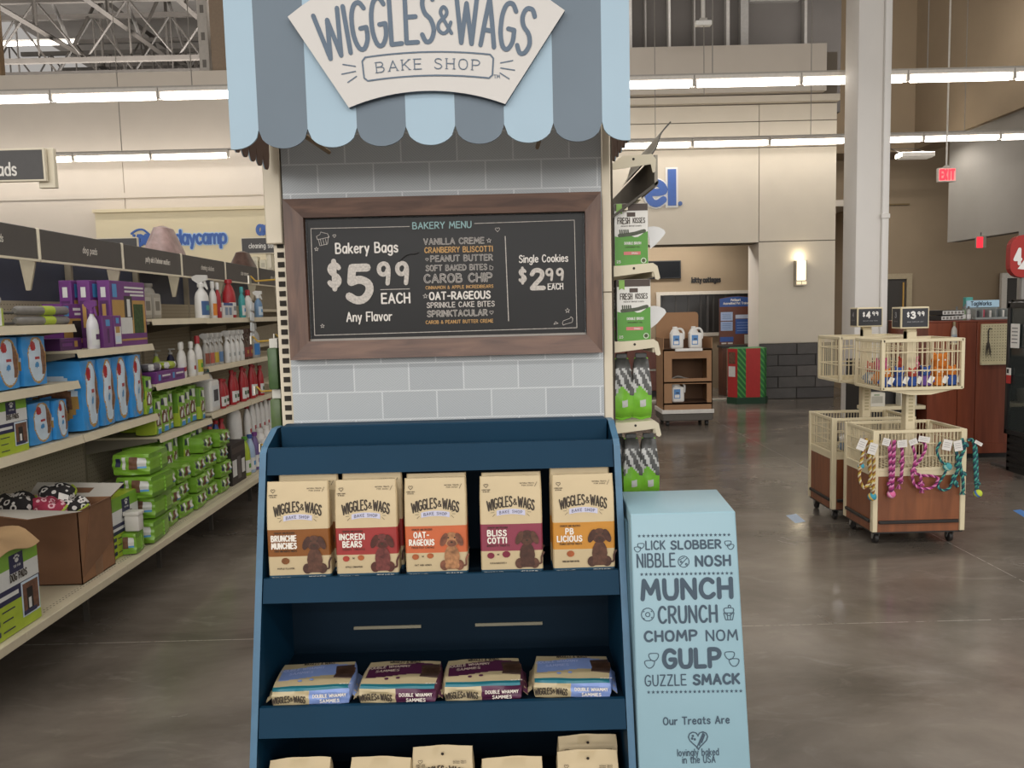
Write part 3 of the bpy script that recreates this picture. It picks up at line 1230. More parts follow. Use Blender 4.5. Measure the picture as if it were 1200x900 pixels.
q.text(line2(bd, .0018), ck, TM_)


def dood(pts, m=ck2, wd=.0013):
    q.text(line2([mpx(*p) for p in pts], wd), m, TM_)


def heart(px, py, r_, m=ck2):
    u, v = mpx(px, py)
    q.text(line2(heart_pts(u, v, r_), .0012), m, TM_)


def star(px, py, r_, m=ck2):
    u, v = mpx(px, py)
    p = star2(u, v, r_)[0]
    q.text(line2(p + [p[0]], .0012), m, TM_)


dood([(373, 280), (375, 288), (384, 286), (385, 277)])
dood([(372, 281), (371, 277), (375, 275), (376, 272), (380, 273), (384, 274), (386, 278), (372, 281)])
for k in range(3):
    dood([(375.5 + 3 * k, 280), (377 + 3 * k, 287)])
heart(392, 276.5, .005)
star(371, 292, .006)
star(378, 382, .006)
heart(583, 269, .007)
star(573, 282, .007)
heart(500.5, 304, .0045)
dood([(574, 316), (574, 311), (578, 313), (577, 316), (574, 316)])
star(498.5, 347, .007)
heart(576, 366, .006)
star(665, 364, .007)
dood([(660, 376), (668, 373), (669, 371), (671, 373), (671, 376), (670, 378), (662, 380), (660, 381), (659, 379), (660, 376)], ck2)
dood([(649, 380), (651, 377), (654, 379), (649, 380)])
q.build('lettering', mb, smooth=False)
# crease in the sheet
q = MB()
q.tube([(p[0], -.0185, p[1]) for p in smooth_pts([mpx(468, 307), mpx(474, 301), mpx(480, 298), mpx(486, 298), mpx(491, 296)])], .0013, M('#1a1818', .3), 6)
q.build('crease', mb)
# ================================================================ treat bags and packs on the blue shelves
cream_b = M('#c9b58f', .5, .04, 12)
cream_d = M('#baa580', .55, .04, 12)
navy = M('#1e4459', .45, .04)
ink = M('#3a3026', .7, .05)
white_i = M('#eee6da', .6, .03)
lav = M('#c3c2d6', .6, .03)


def dog_print(q, cx, z0, s_, m1, m2, xf):
    """small sitting dog made of biscuits: head, drooping ears, chest, haunches, paws, tail"""
    def el(x, z, rx_, rz_, m, a=0, n=14):
        pts = []
        for k in range(n):
            t = TAU * k / n
            X, Z = rx_ * cos(t), rz_ * sin(t)
            pts.append((cx + s_ * (x + X * cos(a) - Z * sin(a)), z0 + s_ * (z + X * sin(a) + Z * cos(a))))
        q.text((pts, [tuple(range(n))]), m, xf)
    k = [0]

    def lay(*a_, **kw):
        k[0] += 1
        nonlocal_xf = xf @ T(0, -k[0] * .00006, 0)
        x, z, rx_, rz_, m = a_[:5]
        a = a_[5] if len(a_) > 5 else 0
        n = 14
        pts = []
        for j in range(n):
            t = TAU * j / n
            X, Z = rx_ * cos(t), rz_ * sin(t)
            pts.append((cx + s_ * (x + X * cos(a) - Z * sin(a)), z0 + s_ * (z + X * sin(a) + Z * cos(a))))
        q.text((pts, [tuple(range(n))]), m, nonlocal_xf)
    tail = smooth_pts([(.24, .08), (.36, .1), (.37, .26), (.43, .38)])
    q.text(ribbon([(cx + s_ * a, z0 + s_ * b) for a, b in tail], .05 * s_, 6), m2, xf)
    lay(0, .12, .26, .13, m2)               # haunches
    lay(-.2, .1, .12, .14, m2)
    lay(.19, .1, .12, .14, m2)
    lay(0, .32, .2, .33, m1)               # chest
    lay(-.1, .08, .09, .09, m1)
    lay(.1, .08, .09, .09, m1)
    lay(0, .78, .2, .2, m1)                # head
    lay(-.2, .78, .085, .19, m2, -.4)         # ears
    lay(.2, .78, .085, .19, m2, .4)
    lay(0, .68, .12, .09, m2)              # muzzle
    for x in (-.08, .08):
        lay(x, .83, .022, .022, ink)
    lay(0, .71, .035, .025, ink)


def brand_mark(q, cz, xf, s_=1.0, ribbon_m=None, cx=0.0):
    f = lambda o: (lambda x, z: (cx + (x - o) * (1 + z * 1.2), z - (x - o) ** 2 * 3.2))
    q.text(shift(script('WIGGLES', .0235 * s_, .058 * s_, .14, .22, warp=f(.026 * s_), dn=6), 0, cz), ink, xf)
    q.text(shift(script('&', .014 * s_, .008 * s_, .16, warp=f(-.0105 * s_), dn=6), 0, cz + .004 * s_), ink, xf)
    q.text(shift(script('WAGS', .0235 * s_, .037 * s_, .14, .22, warp=f(-.0365 * s_), dn=6), 0, cz), ink, xf)
    if ribbon_m:
        n = 10
        up = [(cx + x, cz - .006 * s_ - x * x * 3) for x in [(-.034 + .068 * k / n) * s_ for k in range(n + 1)]]
        dn_ = [(x, z - .0125 * s_) for x, z in up[::-1]]
        q.text(poly2(up + dn_), ribbon_m, xf)
        q.text(shift(script('BAKE SHOP', .0065 * s_, .055 * s_, .16, .35, warp=lambda x, z: (cx + x, z - x * x * 3), dn=5), 0, cz - .0155 * s_), M('#5a5866', .6), xf @ T(0, -.0008, 0))
        for sx_ in (-1, 1):
            for a, b_ in (((.039, -.010), (.046, -.006)), ((.040, -.014), (.048, -.0145)), ((.038, -.018), (.044, -.024))):
                q.text(shift(line2([(cx + sx_ * a[0] * s_, a[1] * s_), (cx + sx_ * b_[0] * s_, b_[1] * s_)], .0009), 0, cz), ink, xf)


def treat_bag(names, sub, band, dog1, dog2, bits, label, W=.168, Hh=.265, D=.055, fold=True):
    t = thing('treat_bag', label, 'treat bag')
    q = MB()
    z1, z2 = .064, .138
    yb = D
    # side profile of a flat-bottomed paper bag: full below, folded flat at the top
    def yf(z):
        u = max(0, (z - .13) / (Hh - .13))
        return .020 * u ** 1.3
    def yk(z):
        u = max(0, (z - .08) / (Hh - .08))
        return D - (D - .028) * u
    zs = [0, .008, .012, z1, z2, .175, .215, Hh - .012, Hh]
    mats_ = [navy, navy, cream_b, band, cream_b, cream_b, cream_b, cream_b]
    xs_ = [-1, -.96, -.5, 0, .5, .96, 1]
    V, Fc, ms = [], [], []
    nx = len(xs_)
    for z in zs:
        wv = 1 if z < Hh - .02 else .985
        for x in xs_:
            V.append((x * W / 2 * wv, yf(z) + (.004 if abs(x) == 1 else 0) - .002 * (1 - abs(x)) * (1 if .02 < z < .2 else 0), z))
    for i in range(len(zs) - 1):
        for j in range(nx - 1):
            Fc.append((i * nx + j, i * nx + j + 1, (i + 1) * nx + j + 1, (i + 1) * nx + j))
            ms.append(mats_[i])
    o = len(V)
    for z in zs:
        for x in xs_:
            V.append((x * W / 2 * (1 if z < Hh - .02 else .985), yk(z), z))
    for i in range(len(zs) - 1):
        for j in range(nx - 1):
            a = o + i * nx + j
            Fc.append((a + 1, a, a + nx, a + nx + 1))
            ms.append(cream_d)
        for j in (0, nx - 1):
            a, b_ = i * nx + j, o + i * nx + j
            Fc.append((a, a + nx, b_ + nx, b_) if j == 0 else (b_, b_ + nx, a + nx, a))
            ms.append(mats_[i] if i > 0 else navy)
    for j in range(nx - 1):
        a, b_ = (len(zs) - 1) * nx + j, o + (len(zs) - 1) * nx + j
        Fc.append((a, a + 1, b_ + 1, b_))
        ms.append(cream_b)
        Fc.append((j + 1, j, o + j, o + j + 1))
        ms.append(navy)
    q.add(V, Fc, ms)
    q.build('pouch', t, smooth=False)
    p = MB()
    X0 = T(0, -.0034, 0)
    slope = math.degrees(math.atan(.020 / (Hh - .13)))
    XU = T(0, -.004, .13) @ RX(-slope)
    brand_mark(p, .186 - .13, XU, 1.13, lav)
    u, v = -.066, .238 - .13
    p.text(line2(heart_pts(u, v + .005, .006), .0012), ink, XU)
    p.text(shift(script('LOVINGLY BAKED', .0028, .022, .2, .3, q=1, dn=4), u, v - .008), ink, XU)
    p.text(shift(script('IN THE USA', .0028, .016, .2, .3, q=1, dn=4), u, v - .013), ink, XU)
    p.text(shift(script('NATURAL TREATS', .003, .038, .2, .3, q=1, dn=4), .045, v + .008), ink, XU)
    p.text(shift(script('FOR DOGS', .003, .03, .2, .3, q=1, dn=4), .046, v + .002), ink, XU)
    p.text(shift(line2([(.066, .0), (.072, .012)], .001), 0, v), ink, XU)
    hh = .0148
    zt = .109
    p.text(shift(script(sub[0], .0045, .055, .17, .25, q=1, dn=4), -.037, zt + .018), ink, X0)
    for i, nm in enumerate(names):
        wd_ = min(.066, .0100 * len(nm))
        p.text(shift(script(nm, hh, wd_, .24, .3, q=2, dn=6), -.039, zt - .002 - i * .0205), white_i, X0)
    p.text(shift(script(sub[1], .0048, .06, .18, .25, q=1, dn=4), -.036, zt - .002 - 20.5e-3 - .0095), ink, X0)
    for (bx_, bz_, br_, bm_) in bits:
        p.text(disc2(bx_, bz_, br_, 10, br_ * .85), bm_, X0)
    if len(bits) > 1:
        p.text(script('x', .006, .005, .2), ink, X0 @ T(-.037, 0, .053))
    p.text(shift(script(sub[2], .004, .045, .2, .25, q=1, dn=4), -.037, .029), ink, X0)
    p.text(shift(script('FOR DOGS OF ALL SIZES', .003, .05, .18, .25, q=1, dn=4), -.05, .0045), white_i, X0)
    p.text(shift(script('NET WT 14 OZ (396 g)'.replace('(', '').replace(')', ''), .0045, .05, .2, .25, q=1, dn=4), .05, .0038), white_i, X0)
    dog_print(p, .042, .019, .104, dog1, dog2, X0 @ T(0, -.0004, 0))
    p.build('print', t, smooth=False)
    return t


br1, br2 = M('#5a3a2c', .6, .35, 90), M('#4a2e24', .6, .3, 90)
rd1, rd2 = M('#6b3530', .6, .45, 80), M('#52281f', .6, .3, 90)
ot1, ot2 = M('#a5754f', .6, .5, 70), M('#7a4c38', .6, .45, 70)
apple = M('#a33b2c', .6, .2, 60)
maple = M('#7a4a22', .6, .2, 60)
bone_m = M('#a5582f', .6, .2, 60)
BAGS = [
    (['BRUNCHIE', 'MUNCHIES'], ['CRUNCHY AND DELICIOUS', 'TOAST AND WAFFLE TREATS', 'MAPLE FLAVOR'], '#86501c', br1, br2, [(-.037, .052, .011, maple)], 349, 'brown-banded cream bag of dog treats, first from the left on the blue shelf'),
    (['INCREDI', 'BEARS'], ['CRUNCHY AND DELICIOUS', 'TEDDY TREATS', 'APPLE CINNAMON'], '#9c3330', rd1, rd2, [(-.057, .054, .0095, apple), (-.017, .056, .009, bone_m)], 429, 'red-banded cream bag of dog treats, second on the blue shelf'),
    (['OAT-', 'RAGEOUS'], ['CRUNCHY AND DELICIOUS', 'FROSTED CHEWS', 'OAT AND HONEY'], '#c8663c', ot1, ot2, [(-.057, .054, .0095, bone_m), (-.017, .056, .009, bone_m)], 510.5, 'orange-banded cream bag of dog treats, in the middle of the blue shelf'),
    (['BLISS', 'COTTI'], ['CRUNCHY AND DELICIOUS', 'BISCOTTI TREATS', 'CRANBERRY'], '#8c3a4c', br2, br1, [(-.057, .052, .010, M('#7a2438', .6)), (-.015, .055, .011, M('#7a2438', .6))], 599, 'magenta-banded cream bag of dog treats, fourth on the blue shelf'),
    (['PB', 'LICIOUS'], ['CRUNCHY AND DELICIOUS', 'PEANUT BUTTER TREATS', 'CAROB AND PEANUT BUTTER'], '#c88a34', br1, br2, [(-.037, .052, .0105, bone_m)], 684, 'yellow-banded cream bag of dog treats, rightmost on the blue shelf'),
]
ZS2 = .791        # upper shelf board
BG = 'cream treat bags on the upper blue shelf'
for i, (nm, sb, bandc, d1, d2, bits, px, lb_) in enumerate(BAGS):
    bandm = M(bandc, .5, .05, 20)
    yb_ = fy(.78) + .0195
    b_ = treat_bag(nm, sb, bandm, d1, d2, bits, lb_)
    x = P(px, 615, Y=yb_).x
    rzz = [R(1.2), R(.4), 0, R(-.5), R(.6)][i]
    b_.location = (x, yb_, ZS2)
    b_.rotation_euler.z = rzz
    b_['group'] = BG
    # the bag behind it
    dx = [.012, .007, -.002, .003, -.003][i]
    dz = [.004, .008, -.003, -.006, .004][i]
    c = dup(b_, (x + dx, yb_ + .062, ZS2), R([-2, 1, 0, .5, -1][i]),
            ['cream treat bag behind the brown-banded one on the blue shelf', 'cream treat bag behind the red-banded one on the blue shelf',
             'cream treat bag behind the orange-banded one on the blue shelf', 'cream treat bag behind the magenta-banded one on the blue shelf',
             'cream treat bag behind the yellow-banded one on the blue shelf'][i], BG)
    c.scale.z = 1 + dz * 3 + .01

# ------------------------------------------------ flat packs on the middle shelf
pk_cream = M('#b9a985', .38, .05, 25)  # cream lowered so the colour carries the shade between the shelves
teal = M('#1d6a78', .4, .05)
plum = M('#4f1f3f', .42, .06, 30)
peri = M('#7f96cc', .42, .06, 30)
bis1, bis2 = M('#5a4030', .6, .3, 60), M('#3f2c24', .6, .3, 60)


def sandwich_pack(col, lite, label, seed):
    W, D, Hh = .222, .165, .052
    t = thing('treat_pack', label, 'treat pack', group='flow-wrapped treat packs on the middle blue shelf')

    def pat(side, u, v):
        if side == '-y':
            if v > .72:
                return teal
            return col if u > -.05 else pk_cream
        if side == '+z':
            if v < -.86:
                return teal
            ed = .15 + .22 * sin(2.6 * u + .5)
            if abs(v - ed * .6 - .13) < .46 and abs(u) < .93:
                return col
            return pk_cream
        if side == '+x':
            return col
        return pk_cream
    q = MB()
    q.soft(W, D, Hh, pat, n=(56, 36, 8), k=.32, wob=.03, seed=seed)
    # crimped end seals
    for sx_ in (-1, 1):
        x0 = sx_ * (W / 2 - .004)
        V, Fc = [], []
        for k in range(9):
            yy = .02 + (D - .04) * k / 8
            V += [(x0, yy, .018 + .012 * (1 - abs(k - 4) / 5)), (x0 + sx_ * .012, yy - .004, .012 + .006 * (k % 2))]
        for k in range(8):
            Fc.append((2 * k, 2 * k + 1, 2 * k + 3, 2 * k + 2))
        q.add(V, Fc, pk_cream if sx_ < 0 else col)
        q.add([(a, b_, c - .002) for a, b_, c in V], [f[::-1] for f in Fc], pk_cream)
    q.build('wrapper', t)
    p = MB()
    F_ = T(0, -.0022, 0)
    # front face
    f = lambda o: (lambda x, z: (-.056 + (x - o) * .92 * (1 + z), z - (x - o) ** 2 * 2))
    p.text(shift(script('WIGGLES', .017, .048, .15, .22, warp=f(.022), dn=5), 0, .017), ink, F_)
    p.text(shift(script('&', .010, .007, .18, warp=f(-.0075), dn=5), 0, .02), ink, F_)
    p.text(shift(script('WAGS', .017, .031, .15, .22, warp=f(-.030), dn=5), 0, .017), ink, F_)
    p.text(shift(script('DOUBLE WHAMMY', .0085, .086, .2, .25, dn=5), .050, .026), white_i, F_)
    p.text(shift(script('SAMMIES', .0085, .05, .2, .25, dn=5), .050, .012), white_i, F_)
    # top face: letters lie along x, reading from the front
    U_ = T(0, .0, Hh + .0008) @ RX(-90)
    wv = lambda x, z: (x, z + .008 * sin(22 * x + .5))
    p.text(shift(script('DOUBLE WHAMMY', .013, .115, .17, .25, dn=5, warp=wv), -.04, .105), lite, U_)
    p.text(shift(script('SAMMIES', .013, .062, .17, .25, dn=5, warp=wv), -.04, .082), lite, U_)
    p.text(shift(script('WIGGLES & WAGS', .013, .085, .15, .22, dn=5), .0, .139), ink, U_)
    p.text(disc2(-.035, .045, .006), col, U_)
    p.text(disc2(-.005, .05, .006), col, U_)
    p.text(shift(script('NET WT 20 OZ', .004, .03, .2, .25, dn=4), .09, .014), white_i, U_)
    p.build('print', t, smooth=False)
    bq = MB()
    for k in range(3):
        bq.box(.055, .105, .055 + k * .018, .095 + k * .016, Hh - .002, Hh + .0012, bis1 if k % 2 else bis2, .0006, 1, xf=T(.08, .08, 0) @ RZ(-8 + 7 * k) @ T(-.08, -.08, 0))
    bq.build('biscuit_print', t, smooth=False)
    return t


pk1 = sandwich_pack(peri, M('#aab9e2', .5), 'periwinkle blue treat pack at the left end of the middle blue shelf', 3)
pk2 = sandwich_pack(plum, M('#c7b4a8', .5), 'plum treat pack beside the left blue one on the middle shelf', 5)
yb_ = fy(.45) + .018
ZS3 = .474
packs = [(pk1, 363), (pk2, 465), (None, 566), (None, 671)]
for i, (o, px) in enumerate(packs):
    x = P(px, 815, Y=yb_).x
    loc = (x, yb_ + [.004, 0, .002, .006][i], ZS3)
    if o is None:
        o = dup(pk2 if i == 2 else pk1, loc, 0, 'plum treat pack beside the right blue one on the middle shelf' if i == 2 else 'periwinkle blue treat pack at the right end of the middle blue shelf')
    o.location = loc
    o.rotation_euler.z = R([3, -2, 1, -4][i])

# ------------------------------------------------ pouches in the lowest visible compartment
dk = M('#2a2119', .8)


def pouch(label, Hh, W=.168, hole=False):
    t = thing('treat_pouch', label, 'treat bag', group='cream pouches at the bottom of the blue shelf unit')
    q = MB()

    def pat(side, u, v):
        return cream_b if side != '+y' else cream_d
    q.soft(W, .06, Hh, pat, n=(10, 4, 12), k=.18, crimp=.96, wob=.03, seed=int(Hh * 1000))
    q.build('pouch', t)
    p = MB()
    X0 = T(0, .022, 0)
    zz = Hh - .058
    X1 = T(0, -.0025, Hh - .055)
    if hole:
        p.text(disc2(0, .041, .004), dk, T(0, .0105, Hh - .055))
    p.text(line2(heart_pts(-.058, .028, .006), .0012), ink, X1)
    for k in range(2):
        p.text(shift(script('LOVINGLY BAKED', .003, .024, .2, .3, q=1, dn=4), -.058, .017 - k * .005), ink, X1)
        p.text(shift(script('NATURAL TREATS', .003, .034, .2, .3, q=1, dn=4), .046, .026 - k * .005), ink, X1)
    brand_mark(p, .0 - .008, T(0, -.0025, Hh - .055), 1.0, None)
    p.build('print', t, smooth=False)
    return t


HP = [(353, 893, .112, 0), (446, 892, .112, 0), (519, 879, .125, 1), (600, 892, .112, 0), (688, 884, .12, 1), (688, 866, .12, 1)]
PLB = ['cream pouch at the bottom of the blue unit, far left', 'cream pouch at the bottom of the blue unit, second from the left', 'tall cream pouch with a round hang hole, in the bottom middle',
       'cream pouch at the bottom of the blue unit, second from the right', 'cream pouch with a hang hole at the bottom right, in front', 'cream pouch with a hang hole at the bottom right, behind another']
for i, (px, py, hh, ho) in enumerate(HP):
    y = fy(.25) + .05 + (.06 if i == 5 else .022 if i == 2 else 0)
    top = P(px, py - 6, Y=y + .03)
    b_ = pouch(PLB[i], top.z - .1255, hole=ho)
    b_.location = (top.x, y, .1255)
    b_.rotation_euler.z = R([3, -3, 0, 2, 0, 1][i])

# ------------------------------------------------ the light blue wedge-shaped sign box
lbm = M('#8fb0bc', .38, .03, 6)
lbs = M('#a3c7d4', .35, .03, 6)
slt = M('#3f5160', .6, .06, 30)
bx = thing('sign_box', 'light blue wedge-shaped sign box lettered MUNCH and GULP beside the shelf unit', 'sign box', (.45, 2.2, 0))
TX = math.atan(.148)


def bfy(z):
    return 2.05 - (.962 - z) * .152


q = MB()
xa, xb = .312, .590
zt = .962
V = [(xa, bfy(0), 0), (xb + .018, bfy(0), 0), (xb, bfy(zt), zt), (xa, bfy(zt), zt), (xa, 2.31, 0), (xb + .018, 2.31, 0), (xb + .02, 2.31, zt), (xa + .01, 2.31, zt)]
bmq = bmesh.new()
vv = [bmq.verts.new((p[0] - .45, p[1] - 2.2, p[2])) for p in V]
for f in ((0, 1, 2, 3), (5, 4, 7, 6), (4, 0, 3, 7), (1, 5, 6, 2), (3, 2, 6, 7), (4, 5, 1, 0)):
    bmq.faces.new([vv[k] for k in f])
bmesh.ops.bevel(bmq, geom=bmq.edges[:], offset=.005, segments=3, affect='EDGES', profile=.5)
bmq.verts.index_update()
q.add([v.co.copy() for v in bmq.verts], [[v.index for v in f.verts] for f in bmq.faces], lbm)
bmq.free()
q.build('body', bx)
p = MB()


def bput(txt, px, py, hpx, wpx, wd=.17, gap=.25, m=slt):
    d = CROT @ Vector(((px - 600) / FPX, -(py - 450) / FPX, -1))
    # meet the sloping front plane y = bfy(z)
    a = .152
    t_ = (2.05 - .962 * a + a * EYE.z) / (d.y - a * d.z)
    h = EYE + d * t_
    k = t_ / FPX
    xf = T(h.x - .45, h.y - 2.2 - .0014, h.z) @ RX(-math.degrees(math.atan(.152)))
    if txt is not None:
        p.text(script(txt, hpx * k, wpx * k if wpx else None, wd, gap), m, xf)
    return xf, k


for txt, px, py, hp_, wp_, wd in (('LICK', 768, 643.5, 9.5, 22, .18), ('SLOBBER', 815.5, 642.5, 9, 58, .24), ('NIBBLE', 769, 664, 15, 44, .13), ('NOSH', 835.5, 662.5, 11, 40, .24),
                                  ('MUNCH', 805, 700.5, 21, 104, .25), ('CRUNCH', 806, 729, 18.5, 68, .15), ('CHOMP', 786, 750.5, 11, 61, .25), ('NOM', 846, 750, 11.5, 36, .17),
                                  ('GULP', 811, 781, 19.5, 66, .26), ('GUZZLE', 780, 803, 12, 48, .13), ('SMACK', 839.5, 801, 10.5, 53, .28),
                                  ('Our Treats Are', 816, 848, 8, 77, .19), ('lovingly baked', 818, 885, 7.5, 48, .15), ('in the USA', 819, 893.5, 7.5, 38, .15)):
    bput(txt, px, py + (0 if txt[0] != 'l' else 0), hp_, wp_, wd)
for y0, x0, x1 in ((628, 749, 854), (673, 752, 857), (811, 760, 868)):
    n = 20
    for k in range(n + 1):
        xf, kk = bput(None, x0 + (x1 - x0) * k / n, y0 - 1.5 * k / n, 1, 1)
        p.text(star2(0, 0, 2.3 * kk), slt, xf)


def bdraw(px, py, strokes, wd=1.1):
    xf, k = bput(None, px, py, 1, 1)
    for st in strokes:
        p.text(line2([(a * k, b_ * k) for a, b_ in st], wd * k), slt, xf)


circ = lambda r_, x=0, y=0, n=14: [(x + r_ * cos(TAU * k / n), y + r_ * sin(TAU * k / n)) for k in range(n + 1)]
bean = lambda x, y, r_: [(x + r_ * cos(t) * 1.3, y + r_ * sin(t) + .25 * r_ * cos(2 * t)) for t in [TAU * k / 14 for k in range(15)]]
bdraw(749, 641, [bean(-2, -2, 3), bean(2, 2, 3)], .9)
bdraw(854, 638, [bean(2, -2, 3), bean(-1, 2, 3)], .9)
bdraw(801, 658, [circ(6.5), [(-4, -4), (4, 4)], [(-5, 2), (1, 5)], circ(1, 3, -3), circ(1, -3, 0)], .9)
bdraw(759, 720, [circ(7.5), circ(2.5), [(-5, 3), (-4, 4)], [(4, 4), (5, 3)], [(4, -4), (5, -3)], [(-4, -5), (-5, -4)]], 1)
bdraw(854, 718, [[(-6, 0), (-4, -8), (4, -8), (6, 0), (-6, 0)], [(-2, 0), (-1.5, -8)], [(2, 0), (1.5, -8)], bean(0, 2.5, 4.5), circ(1.5, 1, 7.5)], 1)
bdraw(763, 772, [bean(-2, -5, 4.5), bean(3, 3, 4.5)], 1)
bdraw(858, 770, [bean(2, -5, 4.5), bean(-3, 3, 4.5)], 1)
bdraw(818, 866, [[(a, b_) for a, b_ in heart_pts(0, 0, 12)]] + [[(-2 + 3 * k, -10 + 3 * k), (6 + k, 7 - abs(k))] for k in range(3)] + [circ(.8, -6, 4), circ(.8, -4, 0), circ(.8, -7, 1)], 1.3)
p.build('lettering', bx, smooth=False)
q = MB()
q.prism([(bfy(0) - 2.2 + .05, 0), (bfy(.93) - 2.2 + .05, .93), (.1, .93), (.1, 0)], xa - .45 - .006, xa - .45, M('#3c5d6c', .6), axis='x')  # dark strip painted in for the shadow gap left of the box
q.build('shadow_gap_strip', bx, smooth=False)
# ================================================================ shelves on the right flank of the endcap
ss = thing('side_shelving', 'narrow cream side shelves with green product on the right flank of the endcap', 'shelving', (.40, 2.9, 0))
SY0, SY1 = 2.44, 3.55
shelf_c = M('#c9bfa6', .5, .04, 8)
dark_u = M('#4f4a42', .7, .06)
q = MB()
q.box(.318, .328, 2.43, SY1, .1, 2.2, M('#4a4238', .85))
wbuild(q, 'back_panel', ss, smooth=False)
ZSH = {}
for nm, py in (('a', 311), ('b', 400), ('c', 495), ('d', 590)):
    z = P(745, py, Y=SY0).z
    ZSH[nm] = z
    q = MB()
    q.box(.328, .452, SY0, SY1, z - .018, z, shelf_c, .002, 1)
    q.box(.446, .456, SY0, SY1, z - .036, z, shelf_c, .002, 1)
    o = wbuild(q, 'shelf', ss, smooth=False)
    q = MB()          # end bracket with its hooked nose
    xa = .322
    q.prism([(xa, z - .002), (.448, z + .006), (.462, z - .004), (.470, z - .040), (.464, z - .046), (.455, z - .042), (.450, z - .020), (xa, z - .034)], SY0 - .006, SY0 - .001, shelf_c)
    q.prism([(.39 + .004 * cos(TAU * k / 8), z - .009 + .004 * sin(TAU * k / 8)) for k in range(8)], SY0 - .0068, SY0 - .006, M('#2c2822', .8))
    wbuild(q, 'bracket', ss, smooth=False)
# canopy over the top shelf
q = MB()
zc = P(745, 190, Y=SY0).z
q.prism([(.328, zc - .165), (.330, zc - .155), (.468, zc - .055), (.468, zc - .065)], SY0, SY1, dark_u, axis='y')
q.box(.456, .466, SY0, SY1, zc - .07, zc + .02, M('#8d8678', .5))
for t_ in (.25, .55):
    x = .33 + .138 * t_
    z = zc - .16 + .1 * t_
    q.box(x, x + .010, SY0, SY1, z - .006, z + .002, shelf_c)
wbuild(q, 'canopy', ss, smooth=False)
q = MB()
q.prism([(.326, zc - .005), (.36, zc + .018), (.448, zc + .022), (.460, zc + .006), (.458, zc - .03), (.450, zc - .034), (.444, zc - .008), (.33, zc - .022)], SY0 - .006, SY0 - .001, shelf_c)
q.prism([(.392 + .004 * cos(TAU * k / 8), zc + .008 + .004 * sin(TAU * k / 8)) for k in range(8)], SY0 - .0068, SY0 - .006, M('#2c2822', .8))
wbuild(q, 'bracket', ss, smooth=False)
q = MB()          # header strip curling up and outwards
prof = smooth_pts([(.440, zc + .015), (.462, zc + .045), (.476, zc + .085), (.505, zc + .118)], 4)
V, Fc = [], []
for i, (x, z) in enumerate(prof):
    V += [(x, SY0 + .0, z), (x - .02, SY0 + .45, z - .02), (x + .003, SY0 + .0, z - .003), (x - .017, SY0 + .45, z - .023)]
for i in range(len(prof) - 1):
    a, b_ = 4 * i, 4 * i + 4
    Fc += [(a, a + 1, b_ + 1, b_), (a + 2, b_ + 2, b_ + 3, a + 3), (a, b_, b_ + 2, a + 2)]
q.add(V, Fc, [M('#c8c1b2', .4), M('#3e3a34', .5), M('#3e3a34', .5)] * (len(prof) - 1))
wbuild(q, 'header_strip', ss)
flag_w = M('#d8d8d6', .4, .02)
for py, px in ((279, 762), (372, 763)):
    c = P(px, py, Y=2.62)
    q = MB()
    pts = [(0, -.035), (.02, -.02), (.045, .008), (.05, .016), (.045, .026), (.03, .034), (.012, .038), (-.01, .036)]
    q.prism([(c.x + a, c.z + b_) for a, b_ in pts], 2.62, 2.623, flag_w)
    wbuild(q, 'shelf_flag', ss, smooth=False)

# ---------------- brush boxes
dbrown = M('#4a3d36', .6, .06)
wht = M('#dad8d2', .5, .03)
grn = M('#4f8f2e', .5, .06, 12)
lime = M('#7fae4a', .5)
pnk = M('#c8706c', .5)
brush_m = M('#4a5040', .6, .2, 80)


